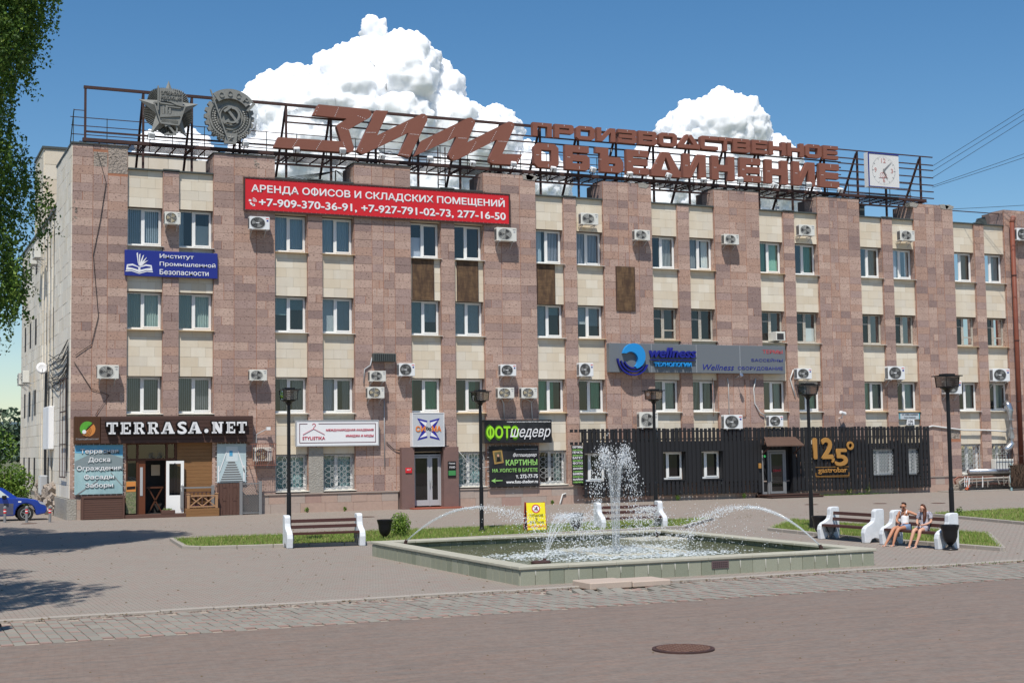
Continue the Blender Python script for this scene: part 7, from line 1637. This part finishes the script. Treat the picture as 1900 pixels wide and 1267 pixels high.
def walker(label, loc, rz, shirt, trousers, sk, s=1.05):
    t = thing('person', label, 'person', loc, rz)
    J = dict(pel=((0, 0, .95), (.14, .11)), waist=((0, 0, 1.08), (.125, .1)), chest=((0, 0, 1.30), (.15, .11)), nb=((0, .01, 1.45), (.065, .06)), neck=((0, 0, 1.52), .05), chin=((0, -.02, 1.57), (.055, .06)), hd=((0, -.02, 1.65), (.078, .09)), htop=((0, -.01, 1.72), (.06, .07)),
        hipR=((-.1, 0, .90), .1), knR=((-.1, -.22, .52), .065), shR=((-.1, -.2, .34), .058), anR=((-.1, -.22, .1), .038), heR=((-.1, -.21, .05), .04), toR=((-.1, -.36, .04), .035), hipL=((.1, 0, .90), .1), knL=((.1, .02, .5), .065), shL=((.1, .14, .34), .058), anL=((.1, .3, .16), .038), heL=((.1, .33, .11), .04), toL=((.1, .2, .04), .035),
        shoR=((-.19, 0, 1.42), .06), shoL=((.19, 0, 1.42), .06), elR=((-.26, .06, 1.14), .045), elL=((.26, -.06, 1.14), .045), frR=((-.27, .0, 1.05), .04), frL=((.27, -.2, 1.1), .04), wrR=((-.27, -.05, .92), .027), wrL=((.24, -.32, 1.05), .027), paR=((-.27, -.07, .85), (.03, .04)), paL=((.22, -.38, 1.05), (.03, .04)))
    V, E, Rd = chainmesh(J, [['pel', 'waist', 'chest', 'nb', 'neck', 'chin', 'hd', 'htop'], ['pel', 'hipR', 'knR', 'shR', 'anR', 'heR', 'toR'], ['pel', 'hipL', 'knL', 'shL', 'anL', 'heL', 'toL'], ['nb', 'shoR', 'elR', 'frR', 'wrR', 'paR'], ['nb', 'shoL', 'elL', 'frL', 'wrL', 'paL']])
    body = skin('body', V, E, Rd, sk, t); mb = MB(); fingers(mb, J['paR'][0], (0, -.2, -1), (0, 1, 0)); fingers(mb, J['paL'][0], (0, -1, -.1), (0, 0, 1)); join_into(body, mb); head(t, Vector(J['hd'][0]), (0, -1, 0), sk)
    K = {n_: (J[n_][0], (J[n_][1][0]+.012, J[n_][1][1]+.012) if isinstance(J[n_][1], tuple) else J[n_][1]+.014) for n_ in J}
    V, E, Rd = chainmesh({**K, 'eR': (tuple(Vector(J['shoR'][0]).lerp(Vector(J['elR'][0]), .7)), .065), 'eL': (tuple(Vector(J['shoL'][0]).lerp(Vector(J['elL'][0]), .7)), .065)}, [['pel', 'waist', 'chest', 'nb'], ['nb', 'shoR', 'eR'], ['nb', 'shoL', 'eL']]); skin('shirt', V, E, Rd, shirt, t)
    V, E, Rd = chainmesh({**K, 'kR': (tuple(Vector(J['hipR'][0]).lerp(Vector(J['knR'][0]), .8)), .088), 'kL': (tuple(Vector(J['hipL'][0]).lerp(Vector(J['knL'][0]), .8)), .088)}, [['pel', 'hipR', 'kR'], ['pel', 'hipL', 'kL']]); skin('shorts', V, E, Rd, trousers, t)
    skin('hair', [tuple(Vector(J['hd'][0])+Vector(v)) for v in ((0, -.05, .07), (0, .02, .08), (0, .07, .04), (0, .07, -.03))], [(0, 1), (1, 2), (2, 3)], [.04, (.075, .05), (.075, .05), .05], M_hair, t)
    mb = MB()
    for n_ in 'RL': a, b = Vector(J['he'+n_][0]), Vector(J['to'+n_][0]); mb.bar(a-(b-a)*.3-Vector((0, 0, .02)), b+(b-a)*.3-Vector((0, 0, .01)), .09, .05)
    mb.build('shoes', M_black, t); t.scale = (s, s, s); return t
walker('man in black shorts stepping into the picture at the left edge', (-6.33, -40.85, -.02), R(-55), mat('red_shirt', (.3, .05, .04), .9), M_shorts, M_skin)
walker('dark haired person in a blue and white shirt standing behind the blue car', (-3.75, 6.6, -.1), R(40), mat('blue_white_shirt', (.5, .55, .65), .9, var=[(9, 1., (.03, .06, .25))]), M_shorts, M_skin)

# ------------------------------------------------------------------ cars, bollards
def car(label, loc, rz, pm, sidem, H=1.55, L_=4.2, wd=1.7):
    t = thing('parked_car', label, 'car', loc, rz)
    low = [(-L_, .40), (-L_, .9), (-L_+.3, 1.0), (-1.4, 1.07), (-.9, 1.02), (-.5, .95), (-.18, .82), (-.02, .60), (0, .48), (-.06, .32), (-.35, .24), (-L_+.3, .24)]
    cuts = []
    for cx_ in (-.93, -L_+.8): cuts.append(cx_)
    arch = lambda cx_: [(cx_+.43*math.cos(a), .35+.43*math.sin(a)) for a in np.linspace(0, PI, 11)]
    prof = [p for p in low[:10]] + [(-.48, .24)] + arch(-.93)+[(-1.38, .24)] + [(-L_+1.25, .24)]+arch(-L_+.8)+[(-L_+.35, .24)]
    mb = MB(); mb.prism(prof, 0, wd); o = mb.build('body', pm, t); bv = o.modifiers.new('b', 'BEVEL'); bv.width = .07; bv.segments = 3; bv.limit_method = 'ANGLE'; bv.angle_limit = R(50)
    MB().prism([(-L_+.9, .30), (-1.45, .30), (-1.45, .80), (-L_+.9, .86)], -.006, .0).build('dirty_sill', sidem, t)
    cab = [(-L_+.45, 1.0), (-L_+.9, H-.06), (-L_+1.3, H), (-2.1, H), (-1.88, H-.06), (-1.25, 1.04)]
    vs = [(x, .08+.15*(z-1)/(H-1), z) for x, z in cab]+[(x, wd-.08-.15*(z-1)/(H-1), z) for x, z in cab]; n_ = len(cab)
    MB().add(vs, [tuple(range(n_)), tuple(range(2*n_-1, n_-1, -1))]+[(i, i+n_, (i+1) % n_+n_, (i+1) % n_) for i in range(n_)]).build('cabin', pm, t)
    g_ = glassmat('car_glass', (.1, .12, .12), .2)
    MB().add([(-1.33, .12, 1.08), (-1.33, wd-.12, 1.08), (-1.9, wd-.25, H-.08), (-1.9, .25, H-.08)], [(0, 1, 2, 3)], Matrix.Translation((.02, 0, .01))).build('windscreen', M_dark, t)
    for a in ([(-2.6, 1.08), (-2.6, H-.12), (-2.05, H-.12), (-1.62, 1.08)], [(-L_+.7, 1.08), (-L_+1.0, H-.15), (-2.72, H-.12), (-2.72, 1.08)]): MB().add([(x, .10+.15*(z-1)/(H-1)-.035, z) for x, z in a], [(0, 1, 2, 3)]).build('side_window', mat('pale_window', (.5, .55, .52), .2), t)
    MB().bbox(-1.95, -1.75, -.2, -.02, 1.02, 1.17, .03).build('mirror', M_black, t); MB().prism([(-.42, .90), (-.12, .78), (-.06, .68), (-.3, .76)], -.004, .02).build('headlight', M_lgrey, t); MB().box(-1.25, -1.12, -.008, 0, .84, .90).build('indicator', M_white, t)
    for cx_ in (-.93, -L_+.8):
        for y_ in (.0, wd-.2):
            M = Matrix.Translation((cx_, y_+.1, .34)) @ Matrix.Rotation(PI/2, 4, 'X'); w_ = MB().lathe([(.18, -.11), (.33, -.11), (.345, -.06), (.345, .06), (.33, .11), (.18, .11)], 24, M).build('wheel', M_rubber, t, smooth=False)
            rm = MB()
            for q in range(5): a = q*2*PI/5+.3; rm.bar((cx_, y_-.018, .34), (cx_+.2*math.cos(a), y_-.012, .34+.2*math.sin(a)), .055, .02)
            rm.ring(cx_, .34, .225, .195, y_-.02, y_+.02, 20); rm.disc(cx_, .34, .05, y_-.025, y_, 10); rm.build('rim', M_chrome, w_)
    return t
car('dusty blue car parked at the corner of the office block', (-.85, .9, -.02), 0, M_carblue, M_cargrey)
car('white car mostly hidden behind the blue car', (-1.3, 8.2, -.15), R(2), M_carwhite, M_carwhite, H=1.4)
B0 = thing('bollard', '', 'bollard'); MB().lathe([(.06, -.05), (.06, .60), (.075, .62), (.07, .68), (.03, .72)], 14).build('post', M_grey, B0); MB().lathe([(.064, .40), (.064, .47)], 14).build('red_band', M_red, B0); MB().lathe([(.064, .52), (.064, .58)], 14).build('red_band', M_red, B0); MB().lathe([(.063, .47), (.063, .52)], 14).build('white_band', M_white, B0)
for i, (x, y) in enumerate(((-2.75, -.3), (-1.9, -.95), (-.98, -1.45))): o = B0 if i == 0 else copy_tree(B0); o.location = (x, y, 0); o['label'] = 'short grey bollard with red bands '+['leftmost, in front of the car door', 'in front of the front wheel of the blue car', 'between the blue car and the building corner'][i]; o['group'] = 'bollards by the car'
t = thing('lattice_pillar', 'white openwork pillar among the bushes left of the building', 'pillar', (-2.4, 17, -.3))
MB().box(-.25, -.2, -.1, .1, 0, 3.4).box(.2, .25, -.1, .1, 0, 3.4).build('upright', M_white, t)
for q in range(6): MB().bar((-.2, 0, .2+q*.6), (.2, 0, .5+q*.6), .06).build('bar', M_white, t)

# ------------------------------------------------------------------ trees
def birch(name, label, x, y, crown, trunk_h, n_strand, leafsz, seed, lo, nleaf=34, mats_=None, hang=1.5):
    """crown: list of ellipsoids (cx, cy, cz, rx, ry, rz) in world metres; hanging leafy strands"""
    rg = np.random.default_rng(seed); t = thing(name, label, 'tree'); tr = MB(); pts = [(x, y, -.1), (x+.1, y, trunk_h*.3), (x-.05, y+.1, trunk_h*.65), (x+.15, y, trunk_h)]
    tr.tube(pts, [.24, .2, .13, .04], 10); tr.build('trunk', M_bark, t, smooth=True)
    lb = MB(); S_ = []
    w8 = np.array([c[3]*c[4]*c[5] for c in crown]); w8 = w8/w8.sum()
    for k_ in range(n_strand):
        c = crown[rg.choice(len(crown), p=w8)]; d = rg.normal(0, 1, 3); d /= np.linalg.norm(d); rr_ = rg.uniform(.45, 1)**.5
        S_.append((c[0]+d[0]*c[3]*rr_, c[1]+d[1]*c[4]*rr_, c[2]+d[2]*c[5]*rr_))
    S_ = np.array(S_)
    for k_ in range(46):
        e = S_[rg.integers(len(S_))]; h0 = min(max(lo+.3, e[2]-rg.uniform(.8, 2.5)), trunk_h); b0 = Vector((x, y, h0)); e = Vector(e); mid = b0.lerp(e, .5)+Vector((0, 0, .5)); lb.tube([b0, mid, e], [.06, .035, .012], 5)
    lb.build('branches', M_bark2, t, kind='stuff')
    L_ = rg.uniform(.5, 1, len(S_))*hang; u = rg.random((len(S_), nleaf)); sway = rg.normal(0, .18, (len(S_), 1, 2))
    P = np.empty((len(S_), nleaf, 3)); P[..., :2] = S_[:, None, :2]+sway*u[..., None]+rg.normal(0, .06, (len(S_), nleaf, 2)); P[..., 2] = S_[:, None, 2]-L_[:, None]*u+.1; P = P.reshape(-1, 3); n = len(P)
    A = rg.normal(0, 1, (n, 3)); A[:, 2] -= .6; A /= np.linalg.norm(A, axis=1)[:, None]; Bv = np.cross(A, rg.normal(0, 1, (n, 3))); Bv /= np.linalg.norm(Bv, axis=1)[:, None]; s = leafsz*rg.uniform(.6, 1.25, (n, 1))
    V = np.stack([P-A*s, P+Bv*s*.62, P+A*s, P-Bv*s*.62], 1).reshape(-1, 3); mi = rg.choice(3, n, p=[.4, .42, .18])
    npmesh('crown', V, np.arange(4*n).reshape(-1, 4), mats_ or M_leaf, mi=mi, parent=t, kind='stuff'); return t
birch('birch_tree', 'tall birch with hanging leafy twigs at the left edge of the picture', -8.0, -22, [(-6.9, -22, 16.0, 3.3, 4.0, 3.6), (-6.0, -22, 18.0, 3.0, 3.5, 2.6), (-6.9, -21.5, 12.0, 3.0, 4.2, 2.7), (-4.6, -21.8, 10.9, 1.5, 1.6, 1.2), (-6.1, -22.3, 8.6, 2.3, 3.2, 1.9), (-4.5, -22, 17.0, 1.6, 1.5, 1.7), (-5.0, -22, 8.2, 1.1, 1.2, 1.6)], 18.5, 5200, .06, 3, 5.5, nleaf=30)
birch('birch_tree', 'nearer birch just outside the left edge whose shade falls on the square', -11.2, -38.6, [(-9.8, -38.6, 8.5, 3.1, 3.6, 3.2), (-10.0, -39.6, 12, 3.2, 3.6, 2.2), (-9.4, -36.5, 7.5, 2.2, 2.2, 1.6), (-9.4, -33.2, 8.8, 2.3, 2.6, 2.2)], 11, 1700, .06, 4, 3.5)
birch('birch_tree', 'birch outside the picture on the left behind the first one', -9.5, -11.5, [(-8.3, -13.5, 10, 3.4, 4.6, 4.0), (-7.8, -18, 9, 2.4, 2.6, 2.4)], 11, 2000, .06, 8, 3.5)
birch('birch_tree', 'pale sparse birch far beyond the corner of the building', -5.2, 26, [(-4.6, 26, 8, 2.0, 2, 3.4)], 11, 150, .07, 5, 2.5, nleaf=16)
def bush(name, label, x, y, z, rx, ry, rz, n, sz, seed, cat='bush', mats_=None):
    rg = np.random.default_rng(seed); t = thing(name, label, cat, (x, y, z)); st = MB()
    for q in range(9): a = rg.uniform(0, 2*PI); st.tube([(0, 0, 0), (math.cos(a)*rx*.3, math.sin(a)*ry*.3, rz*.8), (math.cos(a)*rx*.6, math.sin(a)*ry*.6, rz*1.5)], [.08, .05, .02], 5)
    st.build('stems' if cat == 'bush' else 'trunk', M_bark2, t, kind='stuff'); ctr = rg.normal(0, .42, (16, 3))*[rx, ry, rz]+[0, 0, rz]; c_ = rg.integers(0, 16, n); d = rg.normal(0, 1, (n, 3)); d /= np.linalg.norm(d, axis=1)[:, None]
    P = ctr[c_]+d*rg.uniform(.6, 1, (n, 1))*np.array([rx, ry, rz])*.42; P[:, 2] = np.maximum(P[:, 2], .05)
    A = rg.normal(0, 1, (n, 3)); A /= np.linalg.norm(A, axis=1)[:, None]; Bv = np.cross(A, rg.normal(0, 1, (n, 3))); Bv /= np.linalg.norm(Bv, axis=1)[:, None]; s = sz*rg.uniform(.6, 1.3, (n, 1))
    V = np.stack([P-A*s, P+Bv*s*.6, P+A*s, P-Bv*s*.6], 1).reshape(-1, 3); npmesh('foliage', V, np.arange(4*n).reshape(-1, 4), mats_ or M_leaf, mi=rg.choice(3, n, p=[.3, .45, .25]), parent=t, kind='stuff')
bush('bush', 'bright green bush against the white openwork pillar and side wall', -1.6, 13.5, -.3, 1.3, 1.2, 1.5, 5200, .08, 21)
for i, (x, y, rx, rz, l_) in enumerate(((-6.5, 34, 4, 3.2, 'dark green tree behind the parked cars, nearest'), (-2.8, 42, 3, 3.4, 'dark green tree showing between cars and side wall'), (-11, 50, 5, 3.8, 'dark green tree at the left picture edge behind the cars'), (-1.5, 62, 4, 4.2, 'further green tree beside the end of the side wall'))): bush('broadleaf_tree', l_, x, y, -.35, rx, 3.5, rz, 9000, .15, 30+i, 'tree')
hz_l = [mat('far_leaf_%d' % i, c, .8) for i, c in enumerate(((.09, .13, .085), (.11, .16, .10), (.14, .19, .12)))]
for i, (x, y, rx, rz, l_) in enumerate(((-14, 120, 10, 5.5, 'distant hazy tree left of the far corner'), (4, 150, 12, 6.5, 'distant hazy tree beside the end of the side wall'), (-32, 170, 14, 7, 'distant hazy tree at the left picture edge'))): bush('broadleaf_tree', l_, x, y, -.4, rx, 6, rz, 7000, .45, 40+i, 'tree', hz_l)
MB().prism([(-900, -5), (-900, 28), (-500, 40), (-150, 34), (60, 24), (300, 20), (300, -5)], 900, 1300).build('hill', mat('hazy_hill', (.16, .22, .25), .95), kind='structure')
# ------------------------------------------------------------------ clouds, real billowing surfaces far away
def cloudmat(name, alpha, sc=None):
    m = bpy.data.materials.new(name); m.use_nodes = True; N = m.node_tree.nodes; L = m.node_tree.links; N.clear(); o = N.new('ShaderNodeOutputMaterial')
    d = N.new('ShaderNodeBsdfDiffuse'); t = N.new('ShaderNodeBsdfTranslucent'); mx = N.new('ShaderNodeMixShader'); d.inputs[0].default_value = (.93, .94, .96, 1); t.inputs[0].default_value = (.93, .94, .96, 1); mx.inputs[0].default_value = .42
    L.new(d.outputs[0], mx.inputs[1]); L.new(t.outputs[0], mx.inputs[2]); out = mx.outputs[0]
    if alpha < 1:
        g = N.new('ShaderNodeNewGeometry'); mp = N.new('ShaderNodeMapping'); mp.inputs['Scale'].default_value = (.045, .045, .045); L.new(g.outputs['Position'], mp.inputs[0]); tn = N.new('ShaderNodeTexNoise'); tn.inputs['Scale'].default_value = 1; tn.inputs['Detail'].default_value = 8; tn.inputs['Roughness'].default_value = .7; L.new(mp.outputs[0], tn.inputs[0])
        mr = N.new('ShaderNodeMapRange'); mr.inputs['From Min'].default_value = .42; mr.inputs['From Max'].default_value = .68; mr.inputs['To Max'].default_value = alpha; L.new(tn.outputs[0], mr.inputs[0])
        tr = N.new('ShaderNodeBsdfTransparent'); m2 = N.new('ShaderNodeMixShader'); L.new(mr.outputs[0], m2.inputs[0]); L.new(tr.outputs[0], m2.inputs[1]); L.new(out, m2.inputs[2]); out = m2.outputs[0]
    L.new(out, o.inputs[0]); return m
M_cloud = bpy.data.materials.new('cloud_white'); M_cloud.use_nodes = True; cb_ = M_cloud.node_tree.nodes['Principled BSDF']; cb_.inputs['Base Color'].default_value = (.90, .91, .93, 1); cb_.inputs['Roughness'].default_value = 1; cb_.inputs['Specular IOR Level'].default_value = 0; cb_.inputs['Subsurface Weight'].default_value = 1; cb_.inputs['Subsurface Radius'].default_value = (1, 1, 1); cb_.inputs['Subsurface Scale'].default_value = 18; 
def icos(k_):
    bmI = bmesh.new(); bmesh.ops.create_icosphere(bmI, subdivisions=k_, radius=1); a = np.array([v.co[:] for v in bmI.verts]); b = np.array([[v.index for v in f.verts] for f in bmI.faces]); bmI.free(); return a, b
CV, CF = icos(3)
def inside(p, poly):
    x, y = p; c = False; j = len(poly)-1
    for i in range(len(poly)):
        if (poly[i][1] > y) != (poly[j][1] > y) and x < (poly[j][0]-poly[i][0])*(y-poly[i][1])/(poly[j][1]-poly[i][1]+1e-9)+poly[i][0]: c = not c
        j = i
    return c
def edge_d(p, poly):
    P = np.array(poly); A = P; Bq = np.roll(P, -1, 0); d = Bq-A; t_ = np.clip(((p-A)*d).sum(1)/((d*d).sum(1)+1e-9), 0, 1); return np.linalg.norm(A+d*t_[:, None]-p, axis=1).min()
def cloud(poly, n, seed, Y0=2000, rmax=60):
    rg = np.random.default_rng(seed); P = np.array(poly, float); lo, hi = P.min(0), P.max(0); S_ = []
    while len(S_) < n:
        p = rg.uniform(lo, hi)
        if not inside(p, poly): continue
        e = edge_d(p, poly); r_ = min(e*1.0+13, rmax)*rg.uniform(.6, 1)
        if r_ < 14 and rg.random() < .5: continue
        S_.append((p[0], Y0+70-rg.random()*min(e*1.2+10, 100), p[1], r_))
    V = np.concatenate([CV*q[3]+np.array(q[:3]) for q in S_]); Fc = np.concatenate([CF+i*len(CV) for i in range(len(S_))])
    o = npmesh('tmp', V, Fc, M_cloud); rm = o.modifiers.new('r', 'REMESH'); rm.mode = 'VOXEL'; rm.voxel_size = 3.6
    sm = o.modifiers.new('s', 'SMOOTH'); sm.iterations = 6; sm.factor = .7
    dg = bpy.context.evaluated_depsgraph_get(); me = bpy.data.meshes.new_from_object(o.evaluated_get(dg)); bpy.data.objects.remove(o)
    m_ = len(me.vertices); co = np.empty(m_*3, np.float32); me.vertices.foreach_get('co', co); co = co.reshape(-1, 3).astype(float); nr = np.empty(m_*3, np.float32); me.vertex_normals.foreach_get('vector', nr); nr = nr.reshape(-1, 3).astype(float)
    h = np.empty(m_); nz = mnoise.noise
    for i, c in enumerate(co):
        c = Vector(c); h[i] = 8*(abs(nz(c/30))*2.2-.2)+5*(abs(nz(c/14))*2.2-.25)+2.6*(abs(nz(c/6.5))*2.2-.3)+1.5*nz(c/3)
    base = co+nr*h[:, None]*.85
    me.vertices.foreach_set('co', base.astype(np.float32).ravel()); me.materials.clear(); me.materials.append(M_cloud); me.shade_smooth(); me.name = 'cloud'
    c_ = bpy.data.objects.new('cloud', me); COL.objects.link(c_); c_['kind'] = 'structure'
CL1 = [(462, 250), (474, 470), (492, 540), (508, 566), (550, 584), (606, 604), (645, 624), (652, 640), (664, 664), (690, 680), (728, 682), (758, 662), (780, 628), (822, 600), (850, 562), (905, 545), (950, 524), (990, 495), (1025, 440), (1045, 380), (1060, 250)]
cloud(CL1, 170, 3); cloud([(300, 250), (325, 400), (350, 470), (400, 500), (450, 485), (530, 250)], 45, 4, 2060)
CL2 = [(1150, 250), (1175, 440), (1192, 505), (1228, 545), (1270, 582), (1310, 612), (1365, 618), (1410, 598), (1445, 556), (1480, 488), (1525, 470), (1570, 436), (1610, 392), (1640, 340), (1660, 250)]
cloud(CL2, 120, 6, 2000)
